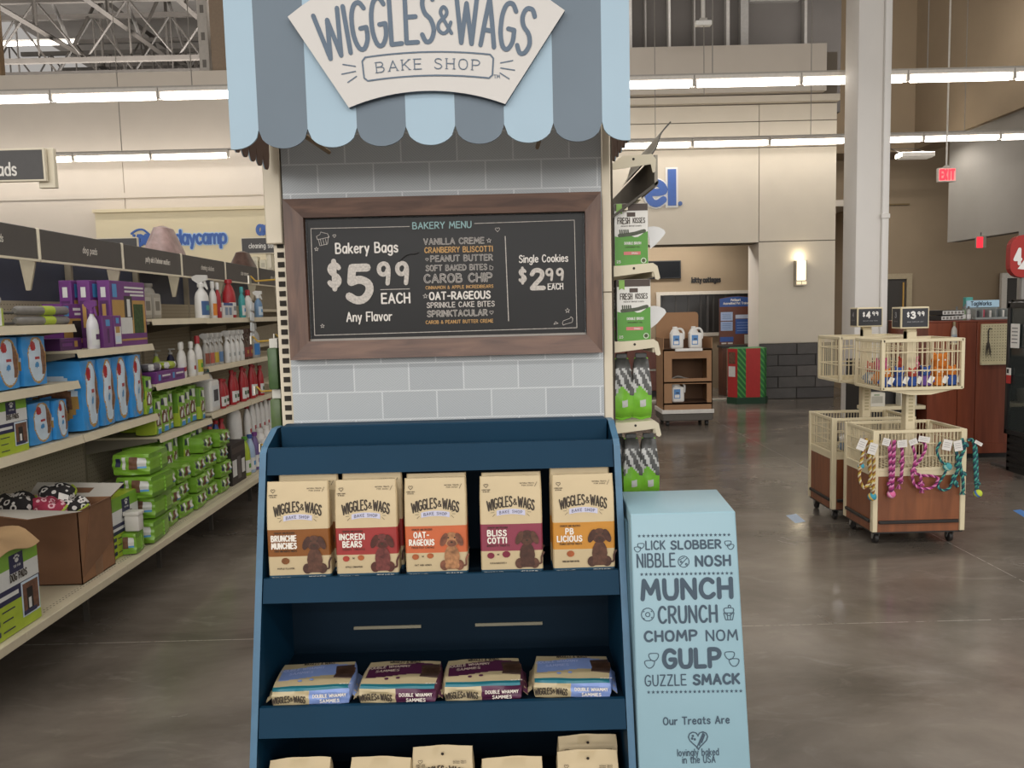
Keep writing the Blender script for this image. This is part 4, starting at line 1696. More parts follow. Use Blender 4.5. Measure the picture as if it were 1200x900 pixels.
def kiss_box(label, pinkw):
    W, D, Hh = .104, .055, .19
    t = thing('dental_treat_box', label, 'box', group='tall green and white boxes on the side shelves')
    q = MB()
    q.box(-W / 2, W / 2, 0, D, 0, Hh, wht, .0015, 1)
    q.build('carton', t)
    p = MB()
    X0 = T(0, -.0006, 0)
    p.text(rect2(-W / 2 + .001, W / 2 - .001, Hh - .022, Hh - .0008), dbrown, X0)
    hills = [(-W / 2 + .001, .0012), (W / 2 - .001, .0012), (W / 2 - .001, .105)] + [(W / 2 - .001 - (W - .002) * k / 10, .098 + .008 * cos(k * .9) - .008 * (k / 10)) for k in range(1, 10)] + [(-W / 2 + .001, .092)]
    p.text(poly2(hills), grn, X0)
    p.text(poly2([(-.045, Hh - .001), (-.028, Hh - .001), (-.028, Hh - .032), (-.0365, Hh - .027), (-.045, Hh - .032)]), lime, X0 @ T(0, -.0012, 0))
    p.text(rect2(-.013, .013, .150, .163), dbrown, X0)
    p.text(shift(script('FRESH', .018, .036, .14, .25, dn=6), -.023, .129), ink, X0)
    p.text(shift(script('KISSES', .015, .036, .15, .25, dn=6), .024, .131), ink, X0)
    p.text(shift(script('natural dental treats', .005, .062, .14, .25, dn=4), .0, .120), ink, X0)
    # toothbrush-shaped chew
    br = [(-.036, .094), (-.010, .096), (.012, .099), (.03, .104), (.04, .106)]
    p.text(ribbon(smooth_pts(br), .011, 8), brush_m, X0 @ T(0, -.0008, 0))
    for k in range(5):
        p.text(ribbon([(-.034 + .0062 * k, .097), (-.035 + .0062 * k, .110)], .004, 6), brush_m, X0 @ T(0, -.0009, 0))
    p.text(shift(script('DOUBLE BRUSH', .007, .05, .2, .25, dn=5), .004, .066), wht, X0 @ T(0, -.001, 0))
    p.text(shift(script('COCONUT OIL', .004, .045, .2, .25, dn=4), .004, .056), ink, X0 @ T(0, -.001, 0))
    p.text(rect2(-.024, -.024 + pinkw, .034, .044), pnk, X0 @ T(0, -.001, 0))
    p.text(shift(script('SMALL', .005, .02, .2, .25, dn=4), -.012 + pinkw / 2 - .004, .0365), wht, X0 @ T(0, -.0018, 0))
    p.text(ring2(.037, .016, .0075, .0018), wht, X0 @ T(0, -.001, 0))
    p.text(disc2(.037, .016, .0045), dbrown, X0 @ T(0, -.0014, 0))
    p.text(shift(script('25', .007, .012, .2, .25, dn=4), -.040, .010), wht, X0 @ T(0, -.001, 0))
    p.build('print', t, smooth=False)
    return t


k1 = kiss_box('tall green and white carton with a brush picture, on the upper side shelf', .052)
k1.location = (P(740, 300, Y=2.47).x, 2.47, ZSH['a'])
k2 = dup(k1, (P(743, 390, Y=2.46).x, 2.46, ZSH['b']), R(-2), 'tall green and white carton with a brush picture, on the second side shelf')
k3 = dup(k1, (P(727, 390, Y=2.53).x - .006, 2.528, ZSH['b']), 0, 'green carton tucked behind the brush carton on the second side shelf')

# ---------------- gusseted kibble bags
silver = M('#b3b3b0', .3, .2, 40)
zebra = M('#474745', .4, .3, 60)
bag_g = M('#6fae2d', .35, .12, 30)


def snack_bag(label, seed):
    t = thing('chew_bag', label, 'treat bag', group='green and black gusseted bags on the lower side shelves')

    def pat(side, u, v):
        if v < -.1 + .16 * sin(3 * u + seed):
            return bag_g if not (abs(u - .1) < .4 and -.62 < v < -.35 and side == '-y') else silver
        if v > .68:
            return zebra
        s_ = sin(11 * v + 7 * u)
        return silver if s_ > (-.1 if u < .1 else .6) else zebra
    q = MB()
    q.soft(.066, .06, .205, pat, n=(10, 5, 26), k=.3, crimp=.93, wob=.05, seed=seed)
    q.v = [(a * (1 - .55 * max(0, c / .205 - .45)), b_, c) for a, b_, c in q.v]
    q.build('pouch', t)
    q = MB()
    q.box(-.018, .018, .026, .034, .196, .212, zebra, .002, 1)
    q.build('top_seal', t)
    return t


g1 = snack_bag('green and black bag on the third side shelf, left of the pair', 2)
g1.location = (P(730, 480, Y=2.5).x, 2.47, ZSH['c'])
g1.rotation_euler.z = R(6)
g2 = dup(g1, (P(751, 480, Y=2.5).x, 2.475, ZSH['c']), R(-5), 'green and black bag on the third side shelf, right of the pair')
for i, px in enumerate((722.5, 741, 760)):
    dup(g1, (P(px, 570, Y=2.5).x + (.008 if i == 0 else 0), 2.475 + (.0 if i else .03), ZSH['d']), R([3, 5, -4][i]),
        'green and black bag on the lowest side shelf, %s' % ['left, half hidden', 'in the middle', 'right'][i])
# ================================================================ the long gondola on the left
GB, GF, DF, HX = -2.56, -2.10, -1.93, -2.25      # back, shelf fronts, deck front, header plane
SEC = [2.20, 3.05, 3.89, 4.73, 5.58, 6.44, 7.28, 8.1]
gs_c = M('#c9bea4', .5, .05, 8)
gs_d = M('#7b7466', .8, .06, 6)
hd_m = M('#4c4845', .55, .06, 10)
hd_t = M('#d9cfb8', .5, .03)
go = thing('gondola_shelving', 'long cream store gondola with dark category headers down the left aisle', 'shelving', (-2.3, 5.2, 0))


def pegboard():
    m = bpy.data.materials.new('pegboard')
    m.use_nodes = True
    nt = m.node_tree
    L = nt.links.new
    b = nt.nodes['Principled BSDF']
    b.inputs['Roughness'].default_value = .8
    tc = nt.nodes.new('ShaderNodeTexCoord')
    sep = nt.nodes.new('ShaderNodeSeparateXYZ')
    L(tc.outputs['Object'], sep.inputs[0])
    ds = []
    for ax in 'YZ':
        a = nt.nodes.new('ShaderNodeMath')
        a.operation = 'PINGPONG'
        a.inputs[1].default_value = .0127
        L(sep.outputs[ax], a.inputs[0])
        p2 = nt.nodes.new('ShaderNodeMath')
        p2.operation = 'POWER'
        p2.inputs[1].default_value = 2
        L(a.outputs[0], p2.inputs[0])
        ds.append(p2.outputs[0])
    ad = nt.nodes.new('ShaderNodeMath')
    L(ds[0], ad.inputs[0])
    L(ds[1], ad.inputs[1])
    lt = nt.nodes.new('ShaderNodeMath')
    lt.operation = 'LESS_THAN'
    lt.inputs[1].default_value = .0000105
    L(ad.outputs[0], lt.inputs[0])
    mx = nt.nodes.new('ShaderNodeMixRGB')
    mx.inputs[1].default_value = lin('#a89d87') + [1]
    mx.inputs[2].default_value = lin('#5b5345') + [1]
    L(lt.outputs[0], mx.inputs[0])
    L(mx.outputs[0], b.inputs['Base Color'])
    return m


peg = pegboard()
for i in range(len(SEC) - 1):
    y0, y1 = SEC[i], SEC[i + 1]
    q = MB()
    q.box(GB - .03, GB, y0 + .01, y1 - .01, .2, 1.62, peg)
    wbuild(q, 'back_panel', go, smooth=False)
    q = MB()
    q.box(GB - .05, GB - .03, y0 + .002, y1 - .002, 1.62, 1.86, M('#3c4152', .5, .1, 4))
    wbuild(q, 'canopy_panel', go, smooth=False)
    q = MB()      # base deck with perforated front strip and rail
    q.box(GB, DF - .004, y0 + .001, y1 - .001, .262, .284, gs_c, .002, 1)
    q.box(DF - .006, DF, y0 + .001, y1 - .001, .248, .286, gs_c, .002, 1)
    for k in range(34):
        y = y0 + .02 + (y1 - y0 - .04) * k / 33
        q.box(DF - .075, DF - .069, y, y + .008, .284, .2845, gs_d)
        q.box(DF - .060, DF - .054, y, y + .008, .284, .2845, gs_d)
    wbuild(q, 'base_deck', go, smooth=False)
    q = MB()
    q.box(-2.36, -2.34, y0, y1, 0, .262, M('#3a352f', .8))  # dark sheet standing in for the shade under the open deck
    wbuild(q, 'kick_or_shade_panel', go, smooth=False)
    # category header
    q = MB()
    q.box(HX - .012, HX, y0 + .012, y1 - .012, 1.805, 1.955, hd_m, .003, 1)
    q.box(HX - .014, HX + .004, y0 + .004, y1 - .004, 1.796, 1.807, hd_t)
    hp = wbuild(q, 'header_panel', go, smooth=False)
    q = MB()
    q.box(HX - .012, HX + .006, y1 - .008, y1 + .008, 1.80, 1.958, hd_t, .004, 1)
    wbuild(q, 'header_clip', go, smooth=False)
    txt = [None, 'training pads', 'dog pads', 'potty aids & behavior modifiers', 'cleaning solutions', 'stain removers', 'odor aids'][i]
    if txt:
        q = MB()
        wid = .016 * len(txt) * (1.15 if len(txt) < 12 else .72 if len(txt) > 20 else .9)
        q.text(script(txt, .033, wid, .15, .22, warp=lambda x, z: (x + z * .18, z), q=2, dn=5), M('#dcd6cb', .6), T(HX + .001, (y0 + y1) / 2 + .05, 1.868) @ RZ(90))
        q2 = q
        q2.v = [(a - hp.parent.location.x, b_ - hp.parent.location.y, c - hp.parent.location.z) for a, b_, c in q2.v]
        q2.build('lettering', hp, smooth=False)
for y in SEC:
    q = MB()
    q.box(GB - .03, GB + .006, y - .012, y + .012, 0, 1.95, M('#8d8370', .6))
    wbuild(q, 'upright', go, smooth=False)
    q = MB()
    q.box(-2.165, -2.14, y - .010, y + .010, 0, .262, M('#3f3a33', .6))
    wbuild(q, 'leg', go, smooth=False)
    q = MB()
    q.prism([(HX - .10, 1.83), (HX - .012, 1.83), (HX - .055, 1.66), (HX - .075, 1.66)], y - .006, y + .006, M('#a89e88', .6))
    q.box(GB, HX - .02, y - .006, y + .006, 1.83, 1.85, M('#6b6455', .7))
    wbuild(q, 'header_bracket', go, smooth=False)
SH = {}


def shelf(key, a, b_, z, xf=GF):
    q = MB()
    y0, y1 = SEC[a] + .003, SEC[b_] - .003
    q.box(GB, xf - .006, y0, y1, z - .014, z, gs_c, .002, 1)
    q.add([(xf - .006, y0, z + .002), (xf - .006, y1, z + .002), (xf + .004, y1, z - .036), (xf + .004, y0, z - .036),
           (xf - .010, y0, z + .002), (xf - .010, y1, z + .002), (xf - .002, y1, z - .036), (xf - .002, y0, z - .036)],
          [(3, 2, 1, 0), (4, 5, 6, 7), (0, 1, 5, 4), (2, 3, 7, 6), (0, 4, 7, 3), (1, 2, 6, 5)], gs_c)
    wbuild(q, 'shelf', go, smooth=False)
    for y in (y0 + .004, y1 - .008):
        q = MB()
        q.prism([(GB, z - .014), (xf - .02, z - .014), (xf - .02, z - .03), (GB, z - .10)], y, y + .004, gs_d)
        wbuild(q, 'shelf_bracket', go, smooth=False)
    SH[key] = z


for a, zs in ((1, (('A1', 1.490), ('A2', 1.215), ('A3', .945))), (2, (('B1', 1.362), ('B3', .945))), (3, (('C1', 1.508), ('C2', 1.118), ('C3', .803), ('C4', .500))),
              (4, (('D1', 1.505), ('D2', 1.165), ('D3', .833), ('D4', .508))), (5, (('E1', 1.505), ('E2', 1.165), ('E3', .833), ('E4', .508))), (6, (('F1', 1.505), ('F2', 1.165), ('F3', .833), ('F4', .508)))):
    for k, z in zs:
        shelf(k, a, a + 1, z)
ZD = .2865


def Yp(px, X=-2.13, py=400):
    return P(px, py, X=X).y


# ---------------------------------------------------------------- product makers (front faces -Y, turned to the aisle with rz = 90)
AISLE = R(90)
pk_green = M('#78a636', .3, .1, 20)
pk_green2 = M('#5f8a2b', .3, .1, 20)
pk_lime = M('#a4b834', .4, .08, 20)
nvy = M('#26284a', .4, .06)
whp = M('#d4d4d0', .4, .04)
dogb = M('#6b4a38', .6, .35, 40)
skyb = M('#4a8fc4', .35, .06)
blue_p = M('#3a90d2', .3, .07, 20)
pale_p = M('#c3d3e0', .35, .05)
red_p = M('#a3262c', .4, .06)
gold_p = M('#b08a4a', .45, .06)
poodle = M('#7a553c', .7, .4, 50)
purp = M('#6c3478', .45, .08, 18)
purp2 = M('#502559', .5, .08, 18)
grass_m = M('#3c4f2c', .8, .3, 60)


def green_pack(w_, h_, d_, lay='tall', seed=1, label='x', cat='pad pack', group=None):
    t = thing('training_pad_pack', label, cat, (0, 0, 0), 0, group)

    def pat(side, u, v):
        if side in ('-y', '+x', '-x') or (lay == 'flat' and side == '+z'):
            if lay == 'tall':
                if side == '-y':
                    if -.75 < u < -.05 and .45 < v < .86:
                        return nvy
                    if .0 < u < .85 and .4 < v < .86:
                        return whp
                    if -.6 < u < .7 and -.55 < v < .2:
                        return dogb if (sin(7 * u + 3) * sin(6 * v) > -.2) else whp
                    if v < -.62 and u > -.2:
                        return skyb if v < -.75 else whp
                    return pk_lime if v < .3 and u < -.7 else pk_green
                return pk_green2 if v > -.2 else pk_lime
            if side == '-y':
                if -.85 < u < -.5 and -.2 < v < .65:
                    return nvy
                if -.45 < u < -.3 and -.5 < v < .7:
                    return whp
                if -.05 < u < .35 and -.45 < v < .7:
                    return dogb
                if .38 < u < .8 and -.4 < v < .6:
                    return skyb if v < -.2 else whp
                return pk_green
            if side == '+x':
                return pk_green2 if abs(v) > .5 else pk_green
        return pk_green if side != '-z' else pk_green2
    q = MB()
    q.soft(w_, d_, h_, pat, n=(22, 6, 22), k=.3, wob=.035, seed=seed)
    q.build('wrapper', t)
    q = MB()      # crinkled end seal of the bag
    V, Fc = [], []
    n = 8
    if lay == 'tall':
        for k in range(n + 1):
            x = -w_ * .38 + w_ * .76 * k / n
            V += [(x, d_ * .45, h_ * .97), (x + .002, d_ * .42 + .006 * (k % 2), h_ * 1.045)]
    else:
        for k in range(n + 1):
            z = h_ * .15 + h_ * .7 * k / n
            V += [(w_ * .475, d_ * .5 + .004 * (k % 2), z), (w_ * .525, d_ * .5 + .008 * (k % 2), z)]
    for k in range(n):
        Fc.append((2 * k, 2 * k + 1, 2 * k + 3, 2 * k + 2))
    q.add(V, Fc, pk_green)
    q.add([(a, b_ + .003, c) for a, b_, c in V], [f[::-1] for f in Fc], pk_green)
    q.build('end_seal', t)
    return t


def blue_pack(w_, h_, d_, seed, label, group):
    t = thing('diaper_pack', label, 'pad pack', (0, 0, 0), 0, group)

    def pat(side, u, v):
        if side == '-y':
            r_ = ((u - .2) / .74) ** 2 + ((v - .02) / .86) ** 2
            r2 = ((u + .12) / .22) ** 2 + ((v - .6) / .2) ** 2
            if r2 < 1:
                return red_p
            if r_ < 1:
                if u > .55 and v > -.6:
                    return poodle
                if abs(v - .12) < .05 and -.05 < u < .4:
                    return red_p
                if (u - .1) ** 2 / .03 + (v + .18) ** 2 / .012 < 1:
                    return skyb
                return pale_p
            if r_ < 1.22:
                return gold_p
            return blue_p
        if side == '-x':
            # seen from the near end: the poodle on a pale field
            r_ = ((u + .1) / .8) ** 2 + ((v + .1) / .7) ** 2
            if r_ < .55:
                return poodle
            if r_ < 1:
                return pale_p if v > 0 else gold_p
            return blue_p
        return blue_p
    q = MB()
    q.soft(w_, d_, h_, pat, n=(30, 18, 38), k=.22, wob=.02, seed=seed)
    q.build('wrapper', t)
    q = MB()
    V, Fc = [], []
    for k in range(9):
        x = -w_ * .42 + w_ * .84 * k / 8
        V += [(x, d_ * .5, h_ * .98), (x, d_ * .5 + .006 * (k % 2) - .003, h_ * 1.035)]
    for k in range(8):
        Fc.append((2 * k, 2 * k + 1, 2 * k + 3, 2 * k + 2))
    q.add(V, Fc, blue_p)
    q.add([(a, b_ + .003, c) for a, b_, c in V], [f[::-1] for f in Fc], blue_p)
    q.build('top_seal', t)
    return t


def carton(w_, h_, d_, base, prints, name, label, cat='box', group=None, texts=()):
    """box with printed patches on its front: prints = [(u0,u1,v0,v1,mat)] in -1..1; side patches with 's' first"""
    t = thing(name, label, cat, (0, 0, 0), 0, group)
    q = MB()
    q.box(-w_ / 2, w_ / 2, 0, d_, 0, h_, base, .002, 1)
    q.build('carton', t)
    p = MB()
    for i, pr in enumerate(prints):
        s_ = False
        if pr[0] == 's':
            s_, pr = True, pr[1:]
        u0, u1, v0, v1, m = pr
        if s_:
            y0, y1 = (1 - u1) / 2 * d_, (1 - u0) / 2 * d_
            zz0, zz1 = (v0 + 1) / 2 * h_, (v1 + 1) / 2 * h_
            x = -w_ / 2 - .0004 - i * .00015
            p.add([(x, y1, zz0), (x, y0, zz0), (x, y0, zz1), (x, y1, zz1)], [(0, 1, 2, 3)], m)
        elif isinstance(u0, str):
            pass
        else:
            y = -.0004 - i * .00015
            p.add([(u0 * w_ / 2, y, (v0 + 1) / 2 * h_), (u1 * w_ / 2, y, (v0 + 1) / 2 * h_), (u1 * w_ / 2, y, (v1 + 1) / 2 * h_), (u0 * w_ / 2, y, (v1 + 1) / 2 * h_)], [(0, 1, 2, 3)], m)
    k = len(prints)
    for (tx, u, v, hh, ww, m) in texts:
        p.text(shift(script(tx, hh, ww, .18, .25, q=2, dn=5), u * w_ / 2, (v + 1) / 2 * h_), m, T(0, -.0006 - k * .00015, 0))
    if p.f:
        p.build('print', t, smooth=False)
    return t


def bottle(kind, label, body, lab, cap, r_=.034, h_=.2, group=None, cat='bottle', squash=.75, labels=None):
    """kind: 'trigger', 'cap', 'pump', 'jug', 'gallon'"""
    t = thing({'trigger': 'spray_bottle', 'cap': 'bottle', 'pump': 'pump_bottle', 'jug': 'handled_jug', 'gallon': 'gallon_jug'}[kind], label, cat, (0, 0, 0), 0, group)
    q = MB()
    c = T(0, r_ * squash, 0)
    if kind in ('trigger', 'cap', 'pump'):
        sh = .62 if kind == 'trigger' else .72
        prof = [(r_ * .9, 0), (r_, .006), (r_, h_ * sh * .55), (r_ * .96, h_ * sh * .8), (r_ * .78, h_ * sh * .95), (r_ * .36, h_ * (sh + .06)), (r_ * .34, h_ * (sh + .1))]
        q.lathe(prof, body, 18, c, squash)
    elif kind == 'jug':
        prof = [(r_ * .92, 0), (r_, .008), (r_ * 1.0, h_ * .5), (r_ * .9, h_ * .66), (r_ * .55, h_ * .82), (r_ * .34, h_ * .88), (r_ * .34, h_ * .92)]
        q.lathe(prof, body, 18, c, squash)
        hd = smooth_pts([(r_ * .95, 0, h_ * .4), (r_ * 1.25, 0, h_ * .55), (r_ * 1.1, 0, h_ * .74), (r_ * .5, 0, h_ * .84)])
        q.tube(hd, r_ * .16, body, 8, xf=c)
    else:
        q.box(-r_, r_, 0, r_ * 1.7, 0, h_ * .72, body, r_ * .22, 3)
        q.lathe([(r_ * .85, h_ * .68), (r_ * .62, h_ * .82), (r_ * .4, h_ * .88), (r_ * .4, h_ * .92)], body, 16, T(0, r_ * .85, 0), .8)
        q.tube(smooth_pts([(r_ * .8, r_ * .85, h_ * .5), (r_ * 1.02, r_ * .85, h_ * .72), (r_ * .5, r_ * .85, h_ * .88)]), r_ * .14, body, 8)
    q.build('body', t)
    # label wrap
    q = MB()
    zl0, zl1 = (.08 * h_, .40 * h_) if kind != 'gallon' else (.12 * h_, .6 * h_)
    if kind == 'gallon':
        q.box(-r_ * .8, r_ * .8, -.0012, .004, zl0, zl1, lab)
        q.box(-r_ * .5, r_ * .5, -.002, 0, zl0 + h_ * .12, zl1 - h_ * .1, labels or lab)
    else:
        n = 14
        V, Fc, ms = [], [], []
        rows_ = [zl0, zl0 + (zl1 - zl0) * .35, zl0 + (zl1 - zl0) * .7, zl1]
        for z in rows_:
            for k in range(n + 1):
                a = -pi / 2 - 1.15 + 2.3 * k / n
                V.append((r_ * 1.015 * cos(a), r_ * 1.015 * sin(a) * squash + r_ * squash, z))
        for i in range(3):
            for k in range(n):
                o = i * (n + 1) + k
                Fc.append((o, o + 1, o + n + 2, o + n + 1))
                ms.append((labels or lab) if (i == 1 and 3 < k < 11) else lab)
        q.add(V, Fc, ms)
    q.build('label', t)
    # cap
    q = MB()
    yc = r_ * squash if kind != 'gallon' else r_ * .85
    if kind == 'trigger':
        zc_ = h_ * .72
        q.lathe([(r_ * .42, zc_), (r_ * .42, zc_ + h_ * .07), (r_ * .3, zc_ + h_ * .09)], cap, 12, T(0, yc, 0))
        q.prism([(-r_ * .75, zc_ + h_ * .27), (-r_ * .8, zc_ + h_ * .16), (-r_ * .3, zc_ + h_ * .13), (-r_ * .28, zc_ + h_ * .08), (r_ * .28, zc_ + h_ * .08), (r_ * .9, zc_ + h_ * .17), (r_ * .95, zc_ + h_ * .24), (r_ * .4, zc_ + h_ * .28)], -r_ * .2, r_ * .2, cap, axis='x', xf=T(0, yc, 0))
        q.build('trigger_head', t, smooth=False)
        q = MB()
        q.prism([(-r_ * .52, zc_ + h_ * .15), (-r_ * .38, zc_ + h_ * .15), (-r_ * .42, zc_ + h_ * .02), (-r_ * .72, zc_ - h_ * .06), (-r_ * .78, zc_ - h_ * .04)], -r_ * .14, r_ * .14, cap, axis='x', xf=T(0, yc, 0))
        q.build('trigger', t, smooth=False)
    elif kind == 'pump':
        z0 = h_ * .8
        q.lathe([(r_ * .42, z0), (r_ * .42, z0 + h_ * .06), (r_ * .14, z0 + h_ * .08), (r_ * .14, z0 + h_ * .16)], cap, 12, T(0, yc, 0))
        q.box(-r_ * .3, r_ * .3, yc - r_ * .9, yc + r_ * .3, z0 + h_ * .15, z0 + h_ * .2, cap, .002, 1)
        q.build('pump_head', t)
    else:
        z0 = h_ * (.8 if kind == 'cap' else .9)
        q.lathe([(r_ * .44, z0), (r_ * .44, z0 + h_ * (.18 if kind == 'cap' else .1) * .9), (r_ * .36, z0 + h_ * (.2 if kind == 'cap' else .1))], cap, 14, T(0, yc, 0))
        q.build('cap', t)
    return t


def put_(o, px, z, X=-2.13, dx=0, rz=90, y=None):
    """stand the product with its front on plane X where the photo column px crosses it"""
    yy = Yp(px, X) if y is None else y
    o.location = (X + dx, yy, z)
    o.rotation_euler.z = R(rz)
    return o
# ================================================================ products on the left gondola
# ---- section nearest the viewer
can_c = M('#b9b6ae', .25, .04)
t = thing('waste_bag_tub', 'clear-lidded tub with a lime wrapper on the top shelf, far left edge', 'tub')
q = MB()
q.lathe([(.05, 0), (.053, .006), (.053, .072), (.05, .078)], pk_lime, 20, T(0, .053, 0))
q.build('body', t)
q = MB()
V, Fc = [], []
for k in range(11):
    a = -pi / 2 - 1.9 + 1.9 * k / 10
    for z in (.004, .076):
        V.append((.0538 * cos(a), .0538 * sin(a) + .053, z))
for k in range(10):
    Fc.append((2 * k, 2 * k + 2, 2 * k + 3, 2 * k + 1))
q.add(V, Fc, whp)
q.build('label', t)
q = MB()
q.lathe([(.05, .078), (.044, .082), (.042, .098), (.049, .102), (.049, .122), (.044, .126)], can_c, 20, T(0, .053, 0))
q.build('lid', t)
put_(t, 4, SH['A1'], -2.14)
rod = M('#77746f', .35, .1, 30)
for i, (zz, nm) in enumerate(((0, 'lower'), (.046, 'upper'))):
    t = thing('folded_waste_scoop', 'long grey tube pack with a lime band on the top left shelf, %s of two' % nm, 'tool', group='grey tube packs with lime bands')
    q = MB()
    q.tube([(-.20, .022, .022), (-.18, .022, .022), (.2, .022, .022), (.215, .022, .022)], [.012, .021, .021, .014], rod, 12)
    q.tube([(-.21, .022, .012), (-.30, .022, .012)], .006, M('#3c3a38', .5), 8)
    q.build('tube', t)
    q = MB()
    q.tube([(.0, .022, .0225), (.085, .022, .0225)], .0228, pk_lime, 14)
    q.build('band', t)
    y = Yp(56, -2.14)
    t.location = (-2.14, y, SH['A1'] + zz)
    t.rotation_euler.z = AISLE

gA = 'blue bagged pads on the near shelves'
b1 = blue_pack(.185, .235, .16, 4, 'blue bagged pad pack at the left edge of the upper near shelf', gA)
put_(b1, 6, SH['A2'], -2.13)
put_(dup(b1, (0, 0, 0), 0, 'blue bagged pad pack beside the left-edge one on the upper near shelf', gA), 40, SH['A2'], -2.13)
c = dup(b1, (0, 0, 0), 0, 'small blue bagged pad pack right of the lime and white pad box', gA)
put_(c, 41, SH['A3'], -2.14)
c.scale = (1.0, 1, .86)
c = dup(b1, (0, 0, 0), 0, 'small narrow blue pad pack left of the tall blue packs', gA)
put_(c, 66, SH['A3'], -2.13)
c.scale = (.6, .9, .84)
dogpads = carton(.31, .335, .2, pk_lime, [(-1, 1, .55, 1, pk_green), (-1, 1, .12, .56, whp), (-.2, .38, .42, .86, nvy), (-1, 1, -.22, .12, nvy), (-1, .1, -.1, .0, whp),
                 (.2, .96, -.75, .1, pale_p), (.26, .92, -.7, .04, dogb), (.42, .68, -.62, -.1, M('#241f1c', .6)), (.48, .6, -.6, -.35, whp), (.25, .8, -.72, -.62, nvy),
                 (-.9, -.72, -.42, -.3, nvy), (-.9, -.72, -.64, -.52, nvy), (-.9, -.72, -.88, -.76, nvy), (-.62, -.1, -.38, -.35, nvy), (-.62, -.2, -.6, -.57, nvy), (-.62, -.15, -.84, -.81, nvy)],
                 'pad_box', 'lime and white pad box lettered DOG PADS on the bottom deck, left edge', group='lime and white pad boxes',
                 texts=[('DOG PADS', .13, .24, .028, .105, ink)])
pw = MB()
pw.text(disc2(.014, .285, .012, 14, .009), whp, T(0, -.0035, 0))
for k, (a, b_) in enumerate(((.0, .297), (.009, .303), (.019, .303), (.028, .297))):
    pw.text(disc2(a, b_, .005, 8), whp, T(0, -.0035, 0))
pw.text(shift(script('TOP PAW', .009, .045, .18, .25, q=1, dn=4), +.014, .258), whp, T(0, -.0035, 0))
pw.build('paw_emblem', dogpads, smooth=False)
put_(dogpads, 14, ZD, -1.965, rz=90, y=3.06)
c = dup(dogpads, (0, 0, 0), 0, 'lime and white pad box on the middle shelf at the left edge', 'lime and white pad boxes')
put_(c, 4, SH['A3'], -2.13)
c.scale = (.78, .8, .72)
c = dup(dogpads, (0, 0, 0), 0, 'lime and white pad box behind the open brown carton', 'lime and white pad boxes')
put_(c, 122, ZD, -2.03, y=4.10)
c.scale = (.95, 1, .93)
c = carton(.3, .17, .2, M('#8d8c8a', .6), [(-1, 1, .2, .5, whp), (-.8, .6, -.1, .1, purp2)], 'flat_box', 'grey box standing behind the small blue pad packs', texts=())
put_(c, 50, SH['A3'], -2.36)

# ---- second section: purple boxes, tall blue packs
gP = 'purple boxes on the upper near shelf'
grassbox = carton(.42, .36, .065, purp, [(-.9, .96, -.62, .42, gold_p), (-.25, .2, -.2, .55, M('#3b3633', .6)), (-.1, .08, -.1, .45, whp), (.25, .82, -.62, .3, grass_m), (-.92, .15, -.62, -.12, whp),
                   (-.2, .9, .78, .84, whp), (-.2, .9, .66, .72, whp), (.1, .9, .55, .61, whp), (-.86, -.62, .5, .9, skyb), (-.96, .96, -.84, -.78, gold_p),
                   ('s', -.7, .7, -.7, .4, purp2), ('s', -.4, .4, .5, .8, whp), ('s', -.3, .3, -.4, .3, gold_p)],
                   'potty_grass_box', 'large purple box picturing a dog and grass, foremost of three', group=gP)
put_(grassbox, 0, SH['B1'], -2.135, y=4.52)
put_(dup(grassbox, (0, 0, 0), 0, 'large purple box behind the foremost grass box, second of three', gP), 0, SH['B1'], -2.215, y=4.47)
put_(dup(grassbox, (0, 0, 0), 0, 'large purple box farthest back of three, only its edge showing', gP), 0, SH['B1'], -2.295, y=4.44)
pbox = carton(.26, .235, .1, purp, [(-.95, .95, -.8, .35, gold_p), (-.3, .45, -.55, .25, M('#2b2522', .6)), (-.88, -.5, .45, .9, skyb), (-.2, .9, .7, .82, whp), (-.1, .9, .5, .6, whp), (-.95, .95, -1, -.75, purp2), ('s', -.6, .6, -.3, .6, purp2)],
              'pad_carton', 'purple pad box with a black dog picture at the left of the purple boxes', group=gP)
put_(pbox, 91, SH['B1'], -2.27)
c = carton(.2, .06, .16, purp2, [(-.8, .1, -.3, .2, purp), (.3, .6, -.5, .5, gold_p), (-.9, .9, .55, .7, purp)], 'flat_box', 'flat dark purple box lying under the near top shelf', group=gP)
put_(c, 72, SH['B1'], -2.19, y=4.0)
c = carton(.11, .17, .07, purp, [(-.4, .4, .35, .75, skyb), (-.2, .2, -.7, .2, purp2), ('s', -.5, .5, -.5, .5, purp2)], 'small_box', 'small plain purple box in front of the large grass box', group=gP)
put_(c, 126, SH['B1'], -2.105)
c.location.y = 4.21
c = carton(.085, .17, .06, purp, [(-.8, .8, -.8, .3, whp), (-.6, .5, -.1, .3, gold_p), (-.4, .4, .5, .85, skyb), (-.7, .6, -.7, -.3, pale_p)], 'small_box', 'small white-fronted purple box beside the plain purple one', group=gP)
put_(c, 138, SH['B1'], -2.105)
c.location.y = 4.315
t = bottle('trigger', 'white spray bottle with a purple trigger in front of purple boxes', M('#d5d3d6', .35), whp, purp, .036, .25, labels=purp2)
put_(t, 112, SH['B1'], -2.10)
t.location.y = 4.095
gB = 'tall blue pad packs on the middle shelf'
big = blue_pack(.165, .375, .32, 9, 'tall blue pad pack nearest the viewer, showing a poodle on its end', gB)
put_(big, 0, SH['B3'], -2.115, y=4.02)
for i, (y, nm) in enumerate(((4.19, 'second'), (4.365, 'third'), (4.53, 'last'))):
    put_(dup(big, (0, 0, 0), 0, 'tall blue pad pack, %s of the row of four from the near end' % nm, gB), 0, SH['B3'], -2.115 - .012 * (i % 2), y=y, rz=90 + [1, -2, 2][i])
